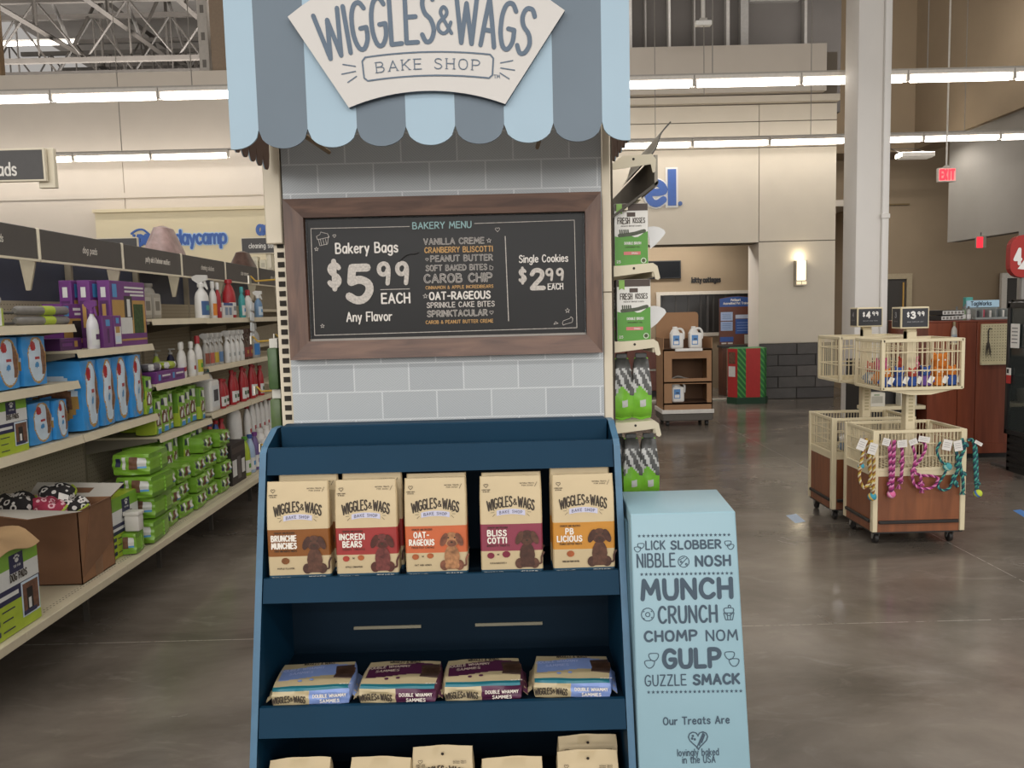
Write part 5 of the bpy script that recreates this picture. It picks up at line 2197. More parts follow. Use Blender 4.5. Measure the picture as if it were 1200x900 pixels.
gr1 = green_pack(.10, .235, .16, 'tall', 3, 'lime green pad pack standing beside the last tall blue pack')
put_(gr1, 0, SH['B3'], -2.115, y=4.665)

# ---- open carton with toys on the deck
kraft = M('#8a6244', .75, .07, 10)
kraft_d = M('#6b4a33', .8, .07, 10)
flapw = M('#b9b4aa', .7, .05, 8)
bx_ = thing('open_carton', 'brown cardboard carton with open pale flaps on the bottom deck', 'box', (-2.21, 3.755, ZD))
W2, L2, H2 = .21, .155, .345
q = MB()
th = .004
q.box(-W2, W2, -L2, -L2 + th, 0, H2, kraft_d)
q.box(-W2, W2, L2 - th, L2, 0, H2, kraft)
q.box(W2 - th, W2, -L2, L2, 0, H2, kraft)
q.box(-W2, -W2 + th, -L2, L2, 0, H2, kraft)
q.box(-W2, W2, -L2, L2, 0, th, kraft)
q.build('box_body', bx_, smooth=False)
q = MB()
q.box(W2, W2 + .0006, -.035, .035, 0, .2, M('#7d5a40', .3))
q.build('packing_tape', bx_, smooth=False)


def flap(pts, m=flapw):
    """thin bent board: pts is a quad, given thickness"""
    q = MB()
    a, b_, c, d = [Vector(p) for p in pts]
    nrm = (b_ - a).cross(d - a).normalized() * .004
    if nrm.z < 0:
        a, b_, c, d = b_, a, d, c
        nrm = -nrm
    q.add([a, b_, c, d, a - nrm, b_ - nrm, c - nrm, d - nrm], [(0, 1, 2, 3), (7, 6, 5, 4), (0, 4, 5, 1), (1, 5, 6, 2), (2, 6, 7, 3), (3, 7, 4, 0)], [m, kraft_d, kraft_d, kraft_d, kraft_d, kraft_d])
    q.build('flap', bx_, smooth=False)


flap([(-W2 + .06, -L2, H2 + .012), (W2 + .03, -L2 - .01, H2 + .004), (W2 - .02, -L2 - .34, H2 + .055), (-W2 + .02, -L2 - .36, H2 + .12)])
flap([(W2, -L2, H2), (W2, L2, H2), (W2 + .008, L2 + .0, H2 - .0 + .004), (W2 + .008, -L2, H2 + .004)])
flap([(W2, L2, H2), (-W2, L2, H2), (-W2, L2 + .1, H2 + .06), (W2 + .02, L2 + .1, H2 + .045)])
q = MB()       # inner flap folded up against the aisle side
q.prism([(-L2 + .005, .03), (L2 - .01, .13), (L2 - .01, H2 - .002), (-.05, H2 - .002)], W2 + .001, W2 + .004, M('#7b573d', .75), axis='x')
q.build('folded_flap', bx_, smooth=False)
toyb = M('#2a2728', .9, .1)
toyp = M('#a33b52', .9, .12)


def leopard(name, base, spot, sc_):
    m = bpy.data.materials.new(name)
    m.use_nodes = True
    nt = m.node_tree
    b = nt.nodes['Principled BSDF']
    b.inputs['Roughness'].default_value = .9
    tc = nt.nodes.new('ShaderNodeTexCoord')
    vo = nt.nodes.new('ShaderNodeTexVoronoi')
    vo.inputs['Scale'].default_value = sc_
    nt.links.new(tc.outputs['Object'], vo.inputs['Vector'])
    r = nt.nodes.new('ShaderNodeValToRGB')
    r.color_ramp.interpolation = 'CONSTANT'
    e = r.color_ramp.elements
    e[0].color = lin(base) + [1]
    e[1].position = .22
    e[1].color = lin(spot) + [1]
    e2 = e.new(.42)
    e2.color = lin(base) + [1]
    nt.links.new(vo.outputs['Distance'], r.inputs['Fac'])
    nt.links.new(r.outputs['Color'], b.inputs['Base Color'])
    return m


leo_b = leopard('black_white_fleece', '#242122', '#d9d5d0', 26)
leo_p = leopard('pink_white_fleece', '#a2344d', '#e3b8bf', 30)
for i, (x, y, z, rx_, ry_, rz_, m, lb_, nt_) in enumerate((
        (.06, .035, H2 - .04, .10, .085, .07, leo_b, 'black and white patterned plush roll at the front of the open carton', 1),
        (.03, -.065, H2 - .025, .075, .075, .06, leo_p, 'pink and white patterned plush roll at the front left of the open carton', 0),
        (-.06, .0, H2 + .0, .09, .11, .05, leo_p, 'pink patterned plush roll in the middle of the open carton', 0),
        (-.13, -.05, H2 + .012, .08, .13, .06, leo_b, 'black and white patterned plush roll at the back of the open carton', 0),
        (-.02, .09, H2 + .03, .08, .09, .05, leo_b, 'black and white patterned plush roll on top at the far side', 0))):
    t = thing('plush_roll', lb_, 'plush toy', (bx_.location.x + x, bx_.location.y + y, ZD + z), R(15 * i), 'patterned plush rolls in the open carton')
    q = MB()
    # rolled fleece: a torus-like fat roll closed on itself
    V, Fc = [], []
    n1, n2 = 22, 12
    for a in range(n1):
        for b_ in range(n2):
            u, v = TAU * a / n1, TAU * b_ / n2
            rr = .42 + .05 * sin(5 * u + i)
            V.append((rx_ * (.58 + rr * cos(v)) * cos(u), ry_ * (.58 + rr * cos(v)) * sin(u), rz_ * .9 * sin(v) * (1 + .12 * sin(3 * u))))
    for a in range(n1):
        for b_ in range(n2):
            a2, b2 = (a + 1) % n1, (b_ + 1) % n2
            Fc.append((a * n2 + b_, a2 * n2 + b_, a2 * n2 + b2, a * n2 + b2))
    q.add(V, Fc, m)
    q.build('fleece', t)
    q = MB()
    q.tube([(rx_ * 1.0 * cos(a_), ry_ * 1.0 * sin(a_), .0 + .01 * k) for k, a_ in enumerate((-.9, -.6, -.3, 0))], .006, pk_lime, 6)
    q.build('lime_piping', t)
    if nt_:
        q = MB()
        q.box(-.024, .024, -.001, .001, -.03, .03, M('#e6e2dc', .5), xf=T(.01, -.05, .07) @ RZ(70) @ RX(-35) @ RY(35))
        q.build('paper_tag', t, smooth=False)
# kraft paper lying on the near pad box
q = MB()
V, Fc = [], []
nx, ny = 14, 10
for i in range(nx + 1):
    for j in range(ny + 1):
        u, v = i / nx, j / ny
        x = -.13 + .26 * u
        y = -.03 + .27 * v
        z = .012 + .03 * sin(3.2 * v + .6) * (1 - .3 * u) + .012 * sin(6 * u + 3 * v) - .045 * max(0, (.25 - v)) * 4
        V.append((x, y, z))
for i in range(nx):
    for j in range(ny):
        a = i * (ny + 1) + j
        Fc.append((a, a + ny + 1, a + ny + 2, a + 1))
o = len(V)
kp = M('#a0825c', .85, .07, 14)
q.add(V, Fc, kp)
q.add([(a, b_, c - .002) for a, b_, c in V], [f[::-1] for f in Fc], kp)
o = q.build('kraft_paper', None, (-1.965, dogpads.location.y, ZD + .352), AISLE)
tag(o, 'crumpled brown kraft paper lying on the DOG PADS box', 'paper')

# ---- white tub and the near stack of green packs
t = thing('plastic_tub', 'small white lidded plastic tub in front of the green pad stack', 'tub', (-1.985, 4.10, ZD + .118))
q = MB()
tubw = M('#cfcbc2', .4, .03)
q.box(-.038, .038, -.03, .03, 0, .085, tubw, .008, 2)
q.build('body', t)
q = MB()
q.box(-.043, .043, -.035, .035, .083, .105, tubw, .007, 2)
q.build('lid', t)
gS = 'lime green pad packs stacked on the bottom deck'
fp = green_pack(.215, .124, .27, 'flat', 5, 'lime green pad pack, topmost of the near stack on the bottom deck', group=gS)
for k in range(4):
    lab = 'lime green pad pack, %s of the near stack on the bottom deck' % ['lowest', 'second from the bottom', 'third from the bottom', 'topmost'][k]
    o = fp if k == 3 else dup(fp, (0, 0, 0), 0, lab, gS)
    o['label'] = lab
    o.location = (-2.045 - .012 * (k % 2) - (.0 if k else .0), 4.22 + .01 * k + (.0 if k != 1 else .05), ZD + .125 * k)
    o.rotation_euler.z = R([6, 3, -2, 2][k])
o = dup(fp, (-2.02, 4.045, ZD), R(4), 'lime green pad pack lying under the white tub', gS)
o.scale = (.62, .42, .93)
# the stacks farther along the deck, pack ends to the aisle
fp2 = green_pack(.20, .115, .26, 'flat', 8, 'x', group=gS)
cnt = 0
cols = [(4.62, 3, -2.0), (4.85, 3, -2.02), (5.08, 3, -2.0), (5.31, 4, -2.03), (5.54, 4, -2.01)]
for ci, (y, n, X) in enumerate(cols):
    for k in range(n):
        if n == 3 and k == 2 and ci == 1:
            pass
        lab = 'lime green pad pack, %s up in the %s stack beyond the near stack' % (['lowest', 'second', 'third', 'fourth'][k], ORD[ci])
        o = fp2 if cnt == 0 else dup(fp2, (0, 0, 0), 0, lab, gS)
        o['label'] = lab
        o.location = (X + .012 * ((k + ci) % 2), y, ZD + .1155 * k * .94)
        o.scale.z = .94
        o.rotation_euler.z = R(90 + [2, -4, 3, -2][(k + ci) % 4])
        cnt += 1

# ---- standing green packs on three shelves
tall = green_pack(.128, .275, .13, 'tall', 6, 'x')
first = True
for key, ys, sc_, place in (('C4', [4.80 + .131 * k for k in range(6)], 1.0, 'standing on the lowest shelf'), ('C3', [4.79 + .118 * k for k in range(7)], .93, 'standing on the second lowest shelf')):
    for rw_ in (0, 1):
        for k, y in enumerate(ys):
            if rw_ == 1 and (k % 2 == 0):
                continue
            lab = 'lime pad pack, %s from the near end, %s%s' % (ORD[k], 'second rank, ' if rw_ else 'front, ', place)
            o = tall if first else dup(tall, (0, 0, 0), 0, lab)
            first = False
            o['label'] = lab
            o['group'] = 'standing lime green pad packs'
            o.location = (-2.125 - .145 * rw_ - .012 * (k % 3), y, SH[key] )
            o.rotation_euler.z = R(90 + [3, -5, 6, -3, 2, -6, 4][k])
            o.scale = (sc_ * .94, 1, sc_ * (.92 + .05 * (k % 3)) * (1.04 if rw_ else 1))
# ---- grey gallon jugs, third section top
gj = M('#8f8a80', .4, .05)
g0 = bottle('gallon', 'x', gj, M('#a9a49a', .6), M('#77726a', .5), .062, .235, group='grey gallon jugs on the top shelf', labels=M('#6e6960', .6))
for k, y in enumerate((4.98, 5.13, 5.27)):
    lab = 'grey gallon jug on the top shelf, %s of three from the near end' % ORD[k]
    o = g0 if k == 0 else dup(g0, (0, 0, 0), 0, lab)
    o['label'] = lab
    put_(o, 0, SH['C1'], -2.3, y=y)
q = carton(.30, .21, .08, M('#8b7f6c', .7), [(-.9, .9, -.8, .8, M('#93876f', .7))], 'plain_box', 'plain tan box at the back of the top shelf before the grey jugs', 'box')
put_(q, 0, SH['C1'], -2.42, y=4.9)
# ---- C2: pumps, white bottles, flat purple boxes
o = bottle('pump', 'lime pump bottle on the third shelf section above purple boxes', pk_lime, whp, M('#a9a79c', .4), .032, .19, labels=grn)
put_(o, 186, SH['C2'], -2.26)
o = bottle('pump', 'dark blue pump bottle with a white label above purple boxes', nvy, whp, M('#c9c7c2', .4), .034, .19, labels=nvy)
put_(o, 203, SH['C2'], -2.26)
flatp = carton(.21, .072, .16, purp, [(-.8, -.5, -.5, .5, skyb), (-.3, .8, .1, .4, whp), (-.3, .6, -.4, -.15, purp2)], 'flat_box', 'flat purple box lying at the near end of the pump bottle shelf', group='flat purple boxes')
put_(flatp, 0, SH['C2'], -2.11, y=4.87)
put_(dup(flatp, (0, 0, 0), 0, 'flat purple box lying beside the near one below the pump bottles', 'flat purple boxes'), 0, SH['C2'], -2.115, y=5.085)
for k, (y, m, lb_) in enumerate(((4.85, M('#6f6b70', .6, .2), 'grey and purple soft pack on a flat purple box'), (5.07, pk_lime, 'lime soft pack lying on a flat purple box'))):
    t = thing('soft_pack', lb_, 'soft pack', (-2.14, y, SH['C2'] + .073), AISLE)
    q = MB()
    q.soft(.17, .1, .05, lambda s_, u, v, m=m: m if abs(u) < .6 else whp, n=(10, 6, 5), k=.6, wob=.06, seed=k)
    q.build('wrapper', t)
    q = MB()
    for sx_ in (-1, 1):
        q.box(sx_ * .085 - .008, sx_ * .085 + .008, .02, .08, .022, .027, m)
    q.build('end_seal', t, smooth=False)
wb_ = bottle('cap', 'x', M('#d9d6cf', .35), whp, M('#d9d6cf', .35), .036, .235, group='white bottles with red print', labels=red_p)
for k, y in enumerate((5.22, 5.305, 5.39)):
    lab = 'white bottle with red print on the pump bottle shelf, %s of three' % ORD[k]
    o = wb_ if k == 0 else dup(wb_, (0, 0, 0), 0, lab)
    o['label'] = lab
    put_(o, 0, SH['C2'], -2.12 - .03 * (k == 1), y=y)
o = bottle('cap', 'white bottle with a tall red cap and yellow-green label, end of row', M('#d9d6cf', .35), M('#b9b43c', .5), red_p, .04, .27, labels=grn)
put_(o, 0, SH['C2'], -2.115, y=5.50)

# ---- fourth to sixth sections: cleaners
wp_m = M('#d6d4cf', .35, .03)
gwh = 'cleaner bottles on the top far shelf'
specs = [('trigger', wp_m, M('#3f5d8a', .5), wp_m, .062, .31, 5.70, M('#4a9a86', .5), 'large white spray jug with a blue-green label on the top far shelf'),
         ('cap', wp_m, M('#d8822c', .5), wp_m, .034, .27, 5.86, M('#d8822c', .5), 'white bottle with an orange label beside the white spray jug'),
         ('cap', red_p, red_p, wp_m, .03, .265, 5.95, whp, 'slim red bottle with a white cap on the top far shelf'),
         ('jug', red_p, whp, red_p, .065, .30, 6.27, M('#8c8c8c', .5), 'red-topped jug with a white label on the top far shelf'),
         ('cap', M('#3f9a9a', .4), whp, M('#3f9a9a', .4), .035, .25, 6.5, skyb, 'teal bottle beside the red-topped jug'),
         ('cap', wp_m, whp, red_p, .045, .23, 6.68, M('#8c8c8c', .5), 'white bottle with a red cap near the end of the top far shelf'),
         ('trigger', M('#6f8fb0', .4), pale_p, wp_m, .045, .23, 6.95, skyb, 'pale blue spray bottle at the far end of the top shelf')]
for kind, b_, l_, c_, r_, h_, y, l2, lb_ in specs:
    put_(bottle(kind, lb_, b_, l_, c_, r_, h_, gwh, labels=l2), 0, SH['D1'], -2.125, y=y)
c = carton(.2, .115, .1, wp_m, [(-1, 1, .65, 1, M('#2f4a86', .5)), (-.7, -.1, -.6, .4, M('#7c8fa8', .5)), (.1, .7, -.6, .4, M('#7c8fa8', .5))], 'white_box', 'white box with a blue top edge between cleaner bottles')
put_(c, 0, SH['D1'], -2.12, y=6.09)
# hanging strip of small packets
t = thing('clip_strip', 'hanging strip of small white packets at the front of the top far shelf', 'clip strip', (-2.085, 6.52, SH['D1'] + .07))
q = MB()
q.box(-.001, .001, -.012, .012, -.28, .06, M('#b9b9b5', .4))
q.build('strip', t, smooth=False)
for k in range(4):
    q = MB()
    q.box(.002, .014, -.04, .04, -.27 + .085 * k, -.2 + .085 * k, M('#cfd3d4', .35), .003, 1, xf=RX(-8))
    q.build('packet', t)

tb = ['#8a4a3a', '#b05a4a', '#b9a03a', '#5a7aa0', '#6f6f6f']
for k in range(4):
    lab = 'clear spray bottle with a coloured label, %s of four on the middle far shelf' % ORD[k]
    o = bottle('trigger', lab, M('#a8a59f', .3), M(tb[k], .5), M('#c5c3be', .35), .036, .235, 'spray bottles on the middle far shelf', labels=M(tb[k], .5))
    put_(o, 0, SH['D2'], -2.125, y=5.66 + .092 * k)
ws0 = bottle('trigger', 'x', wp_m, whp, wp_m, .036, .245, group='white spray bottles on the middle far shelf', labels=M('#9aa0a0', .5))
for k in range(4):
    lab = 'white spray bottle, %s of the four in the middle far shelf row' % ORD[k]
    o = ws0 if k == 0 else dup(ws0, (0, 0, 0), 0, lab)
    o['label'] = lab
    put_(o, 0, SH['D2'], -2.12, y=6.08 + .105 * k)
for k in range(2):
    o = bottle('trigger', 'brown spray bottle with a red label, %s of two on the middle far shelf' % ORD[k], M('#5f4a3f', .4), M('#8a3a34', .5), M('#6f5a50', .4), .04, .25, 'brown spray bottles', labels=M('#b0904a', .5))
    put_(o, 0, SH['E2'], -2.125, y=6.52 + .1 * k)
o = bottle('cap', 'large grey bottle with a blue base on the middle far shelf', M('#a5a5a2', .35), M('#3f7fbf', .4), M('#a5a5a2', .35), .06, .3, labels=M('#3f7fbf', .4))
put_(o, 0, SH['E2'], -2.12, y=6.80)
# red bottles and a white jug
o = bottle('gallon', 'white square jug with a teal corner left of the red bottles', wp_m, M('#cfd2d2', .4), M('#3f8a8a', .4), .085, .32, labels=M('#3f3f45', .5))
put_(o, 0, SH['D3'], -2.12, y=5.73)
rj0 = bottle('jug', 'x', red_p, whp, red_p, .04, .235, group='red bottles on the far shelf', labels=M('#3a5a3a', .5))
for k in range(9):
    lab = 'red handled bottle, %s from the near end of the far red row' % ORD[k]
    o = rj0 if k == 0 else dup(rj0, (0, 0, 0), 0, lab)
    o['label'] = lab
    put_(o, 0, SH['D3'], -2.12 - .02 * (k % 2), y=5.92 + .118 * k)
    o.scale.z = [.95, .9, 1.15, 1.05, 1.2, 1.1, 1.25, 1.15, 1.1][k]
# lower far shelf
for k in range(3):
    o = bottle('jug', 'red and blue bottle, %s of three on the lower far shelf' % ORD[k], [M('#b0392f', .4), M('#34508c', .4), red_p][k], whp, [M('#34508c', .4), red_p, red_p][k], .042, .25, 'red and blue bottles', labels=M('#2f3f7a', .5))
    put_(o, 0, SH['D4'], -2.13, y=5.68 + .115 * k)
o = bottle('jug', 'tall plain white jug on the lower far shelf', wp_m, wp_m, wp_m, .075, .36, labels=wp_m)
put_(o, 0, SH['D4'], -2.13, y=6.26)
wj0 = bottle('jug', 'x', wp_m, whp, red_p, .042, .28, group='white bottles with red caps', labels=red_p)
for k in range(6):
    lab = 'white bottle with a red cap, %s from the near end on the lower far shelf' % ORD[k]
    o = wj0 if k == 0 else dup(wj0, (0, 0, 0), 0, lab)
    o['label'] = lab
    put_(o, 0, SH['E4'], -2.13, y=6.5 + .125 * k)
    o.scale.z = [1.0, 1.15, 1.1, 1.05, 1.1, 1.0][k]
# far deck
c = carton(.3, .3, .2, M('#2f2826', .6), [(-.9, -.3, -.6, .2, whp), (-.2, .3, -.8, .3, M('#5a5452', .6)), (.4, .85, -.6, .1, whp), (-.9, .9, .5, .8, M('#4a3f3a', .6))], 'litter_box_carton', 'dark brown carton on the far bottom deck below the cleaners')
put_(c, 0, ZD, -2.02, y=5.84)
for k in range(3):
    o = bottle('jug', ['lime bottle', 'blue and white bottle', 'purple bottle'][k] + ' on the far bottom deck beside the dark carton', [pk_lime, M('#9fb4cf', .4), M('#6a5a8a', .4)][k], whp, [grn, M('#34508c', .4), purp][k], .05, .3, labels=[grn, skyb, purp][k])
    put_(o, 0, ZD, -2.02, y=6.1 + .12 * k)
wg0 = bottle('gallon', 'x', wp_m, M('#c9c9c6', .4), wp_m, .07, .3, group='white jugs on the far deck', labels=M('#a5484a', .5))
for k in range(3):
    lab = 'white jug on the far bottom deck, %s of three' % ORD[k]
    o = wg0 if k == 0 else dup(wg0, (0, 0, 0), 0, lab)
    o['label'] = lab
    put_(o, 0, ZD, -2.02, y=6.55 + .17 * k)

# ---- bagged beds on top of the gondola
film = M('#b7a39c', .25, .1, 8)
for i, (px, w_, h_, m, lb_) in enumerate(((190, .56, .30, M('#9f8681', .35, .3, 14), 'clear bag with a pinkish pet bed on top of the gondola'), (277, .5, .25, M('#5f4a42', .35, .35, 14), 'clear bag with a dark striped pet bed on top of the gondola, farther away'))):
    t = thing('bagged_pet_bed', lb_, 'pet bed', (-2.455, [5.87, 7.6][i], 1.875), AISLE)
    q = MB()
    q.box(-.32, .32, -.1, .17, -.005, .0, gs_d)
    q.build('board', t, smooth=False)
    q = MB()
    V, Fc = [], []
    n = 20
    prof = [(1, .0), (1.0, .12), (.8, .45), (.52, .8), (.4, .96), (.2, 1.0), (.12, 1.02)]
    for r_, z in prof:
        for k in range(n):
            a = TAU * k / n
            rr = r_ * (1 + .05 * sin(5 * a + i) * (z))
            V.append((w_ / 2 * rr * cos(a), (.14 * rr * sin(a)) + .03, z * h_))
    ms = []
    for r_ in range(len(prof) - 1):
        for k in range(n):
            Fc.append((r_ * n + k, r_ * n + (k + 1) % n, (r_ + 1) * n + (k + 1) % n, (r_ + 1) * n + k))
            ms.append(M('#4f7fb5', .3) if r_ == 0 else m)
    Fc.append(tuple(range((len(prof) - 1) * n, len(prof) * n)))
    ms.append(m)
    q.add(V, Fc, ms)
    q.build('bag', t)
# ---- peg hooks on the left flank of the endcap
t = thing('peg_hook_panel', 'dark pegboard flank with brass hooks beside the slotted post', 'hook panel', (-.705, 2.47, 0))
q = MB()
q.box(-.006, .004, 0, .9, .1, 2.0, M('#4a4a3c', .7))
q.build('panel', t, smooth=False)
HK = ((1.62, .06), (1.43, .05), (1.43, .3), (1.27, .06), (1.15, .3), (1.08, .08))
for z, y in HK:
    q = MB()
    q.tube([(-.006, y, z), (-.085, y, z - .004), (-.10, y, z + .012)], .003, M('#c9a44a', .3, metal=.6), 6)
    q.box(-.106, -.102, y - .012, y + .012, z - .012, z + .014, M('#d8d2c2', .4))
    q.build('hook', t)
pm_ = M('#3f5a30', .4, .15, 30)
for k, (z, y, w_, h_, m, lb_) in enumerate(((1.43, .05, .032, .13, pm_, 'green hanging packet on the upper brass hook beside the slotted post'),
                                            (1.27, .06, .034, .12, M('#4a6030', .4, .15, 30), 'mid green hanging packet on the middle brass hook beside the slotted post'),
                                            (1.08, .08, .034, .14, M('#3a4038', .4, .2, 30), 'dark hanging packet on the lower brass hook beside the slotted post'))):
    o = thing('hanging_packet', lb_, 'packet', (-.705 - .012, 2.47 + y, z - .004), 0, 'packets on the brass hooks')
    q = MB()
    q.box(-w_, 0, -.05, .05, -h_ - .02, -.02, m, .006, 2)
    q.build('pouch', o)
    q = MB()
    q.box(-w_ * .9, -.004, -.03, .03, -.025, .008, M('#c9c6bc', .5))
    q.build('header_card', o, smooth=False)
# ================================================================ back of the shop, left
def solid(q, tv, m, depth, xf, side=None):
    """raised letters: every stroke piece gets its own thickness"""
    vs_, fs = tv
    for i, f in enumerate(fs):
        n = len(f)
        e = 1.5e-4 * (i % 20)
        V = [(vs_[k][0], -depth - e, vs_[k][1]) for k in f] + [(vs_[k][0], 0, vs_[k][1]) for k in f]
        Fc = [tuple(range(n))] + [(j, n + j, n + (j + 1) % n, (j + 1) % n) for j in range(n)]
        q.add(V, Fc, [m] + [side or m] * n, xf)


lblue = M('#2f5aa6', .4, .04)
lblue2 = M('#5f8fd0', .4, .04)
lwhite = M('#e4e2dd', .5, .02)
pz = WY - .16
ps = thing('wall_sign', 'long cream fascia board with raised blue daycamp lettering on the back wall', 'sign', (-4.9, WY, 2.2))
q = MB()
cm = M('#dccfae', .6, .02, 3)
q.box(-1.46, 1.9, -.14, -.012, 0, .98, cm)
q.box(-1.47, 1.92, -.2, -.012, .98, 1.03, cm)
q.box(-1.46, 1.9, -.15, -.14, .12, .15, M('#c4b694', .6))
q.build('board', ps, smooth=False)


def sgn(px, py, Y=WY - .15):
    p = P(px, py, Y=Y)
    return p.x + 4.9, p.z - 2.2


q = MB()
u, v = sgn(206, 286)
u2, _ = sgn(267, 286)
wd1 = (u2 - u)
k_ = .205
t_all = script('daycamp', k_, wd1 * .97, .19, .16, align='l')
solid(q, shift(script('daycamp', k_, wd1 * .97, .32, .16, align='l'), u, v), M('#9fc0e6', .4), .012, T(0, -.14, 0))
solid(q, shift(t_all, u, v), lblue, .02, T(0, -.14, 0))
u, v = sgn(163, 286.5)
solid(q, shift(script('pe', k_, .15, .25, .2, align='l'), u, v), lblue, .02, T(0, -.14, 0))
u, v = sgn(302, 274.5)
solid(q, shift(script('acc', k_ * .95, .29, .26, .14, align='l'), u, v), lblue, .02, T(0, -.14, 0))
q.build('lettering', ps, smooth=False)
q = MB()
a = [sgn(*t) for t in ((154, 274), (160, 270), (167, 269), (173, 273), (177, 277))]
solid(q, ribbon(smooth_pts(a), .028, 6), lblue, .02, T(0, -.14, 0))
a = [sgn(*t) for t in ((178, 277), (181, 273), (186, 271))]
solid(q, ribbon(smooth_pts(a), .04, 6), lblue, .02, T(0, -.14, 0))
a = sgn(157, 276)
solid(q, disc2(a[0], a[1], .022), lblue, .02, T(0, -.14, 0))
q.build('swoosh', ps, smooth=False)
q = MB()
a = sgn(187.5, 269)
solid(q, disc2(a[0], a[1], .05, 16), M('#c0333a', .4), .03, T(0, -.15, 0))
q.build('red_ball', ps, smooth=False)

# letters of the hall sign
hs = thing('wall_lettering', 'big raised blue letters ending in a dot on the cream wall', 'sign', (2.5, WY, 3.05))
for tx, px0, px1, py, hh in (('e', 759, 783, 243, .60), ('l', 787, 788, 242, .58), ('.', 796, 796.5, 241, .3)):
    a, b_ = P(px0, py, Y=WY), P(px1, py, Y=WY)
    q = MB()
    if tx == '.':
        solid(q, disc2(a.x - 2.5 + .01, a.z - 3.05 + .03, .034, 14), M('#3c5f9a', .4), .03, T(0, 0, 0))
    elif tx == 'l':
        c = a.x - 2.5
        z0 = a.z - 3.05
        solid(q, rect2(c - .095, c + .095, z0 - .02, z0 + .60), lwhite, .03, T(0, 0, 0))
        solid(q, rect2(c - .065, c + .065, z0 + .01, z0 + .57), lblue, .05, T(0, 0, 0))
    else:
        c = (a.x + b_.x) / 2 - 2.54
        z0 = a.z - 3.05 + .05
        for wd_, m_, dp in ((.33, lwhite, .03), (.23, lblue, .05)):
            solid(q, shift(script('e', .48, .26, wd_, .1), c, z0), m_, dp, T(0, 0, 0))
    q.build('letter', hs, smooth=False)

# category signs standing on the far gondolas
def far_gondola(x0, x1, y0, y1, h, label):
    t = thing('far_gondola', label, 'shelving', ((x0 + x1) / 2, (y0 + y1) / 2, 0))
    q = MB()
    q.box(x0, x1, y0, y1, .12, h - .12, M('#8f8674', .8))
    wbuild(q, 'core', t, smooth=False)
    for z in (.3, .75, 1.2, 1.6, h - .05):
        q = MB()
        q.box(x0 - .25, x1 + .25, y0, y1, z - .03, z, gs_c)
        wbuild(q, 'shelf', t, smooth=False)
    q = MB()
    q.box(x0 - .3, x1 + .3, y0, y1, 0, .16, gs_c)
    wbuild(q, 'base_deck', t, smooth=False)
    return t


far_gondola(-3.25, -3.05, 8.9, 11.6, 2.08, 'far cream gondola under the cleaning solutions sign')
far_gondola(-5.1, -4.9, 8.9, 11.6, 2.08, 'far cream gondola at the left, mostly hidden by headers')


def blade(px0, px1, py0, py1, Y, txt, label, tpx, tw, th, post=True):
    a, b_ = P(px0, py1, Y=Y), P(px1, py0, Y=Y)
    cx_ = (a.x + b_.x) / 2
    w_ = b_.x - a.x
    h_ = b_.z - a.z
    t = thing('category_sign', label, 'sign', (cx_, Y, a.z))
    q = MB()
    fw2 = h_ * .06
    q.box(-w_ / 2, w_ / 2, 0, .03, 0, h_, hd_t, .003, 1)
    q.build('frame', t, smooth=False)
    q = MB()
    q.box(-w_ / 2 + fw2, w_ / 2 - fw2, -.003, .001, fw2, h_ - fw2, M('#4c4a49', .55, .05))
    q.build('face', t, smooth=False)
    if txt:
        q = MB()
        u = P(tpx[0], tpx[1], Y=Y)
        k = Y / FPX
        q.text(shift(script(txt, th * k, tw * k, .15, .22, align='l', q=2, dn=6), u.x - cx_, u.z - a.z), M('#dcd8d0', .6), T(0, -.0045, 0))
        q.build('lettering', t, smooth=False)
    if post:
        q = MB()
        q.box(-.02, .02, .03, .05, 2.05 - a.z, h_ * .6, hd_t)
        q.build('post', t, smooth=False)
    return t


blade(283, 345, 277, 298, 8.88, 'cleaning solutions', 'dark category sign lettered cleaning solutions, behind the slotted post', (292, 291), 43, 5.5)
blade(100, 161, 278, 298, 8.88, None, 'dark category sign far back beside the daycamp lettering', (0, 0), 1, 1)
# boxes on top of the far gondola
for k, (px, h_) in enumerate(((291, .12), (300, .15), (310, .11), (318, .18))):
    o = carton(.075, h_, .1, M('#d3ccb4', .6), [(-.6, .6, -.5, .4, M('#b9b39e', .6))], 'cream_box', 'small cream box on the far gondola under the cleaning solutions sign, %s of four' % ORD[k], group='cream boxes on the far gondola')
    o.location = (P(px, 315, Y=9.0).x, 8.95, 2.032)

# hanging aisle sign at the upper left
t = blade(-70, 51, 173, 215, 5.0, 'pads', 'dark hanging aisle sign with a cream frame at the upper left edge', (-9, 206), 28, 14, False)
a, b_ = P(48, 221, Y=5.06), P(64, 174, Y=5.06)
q = MB()
q.box(a.x, b_.x, 5.04, 5.075, a.z, b_.z, hd_t, .003, 1)
wbuild(q, 'end_plate', t)
for px in (-60, -22):
    x = P(px, 172, Y=5.0).x
    q = MB()
    q.tube([(x, 5.02, P(px, 173, Y=5.0).z - .02), (x, 5.02, 9.49)], .006, C_steel, 6)
    wbuild(q, 'hanger_rod', t)

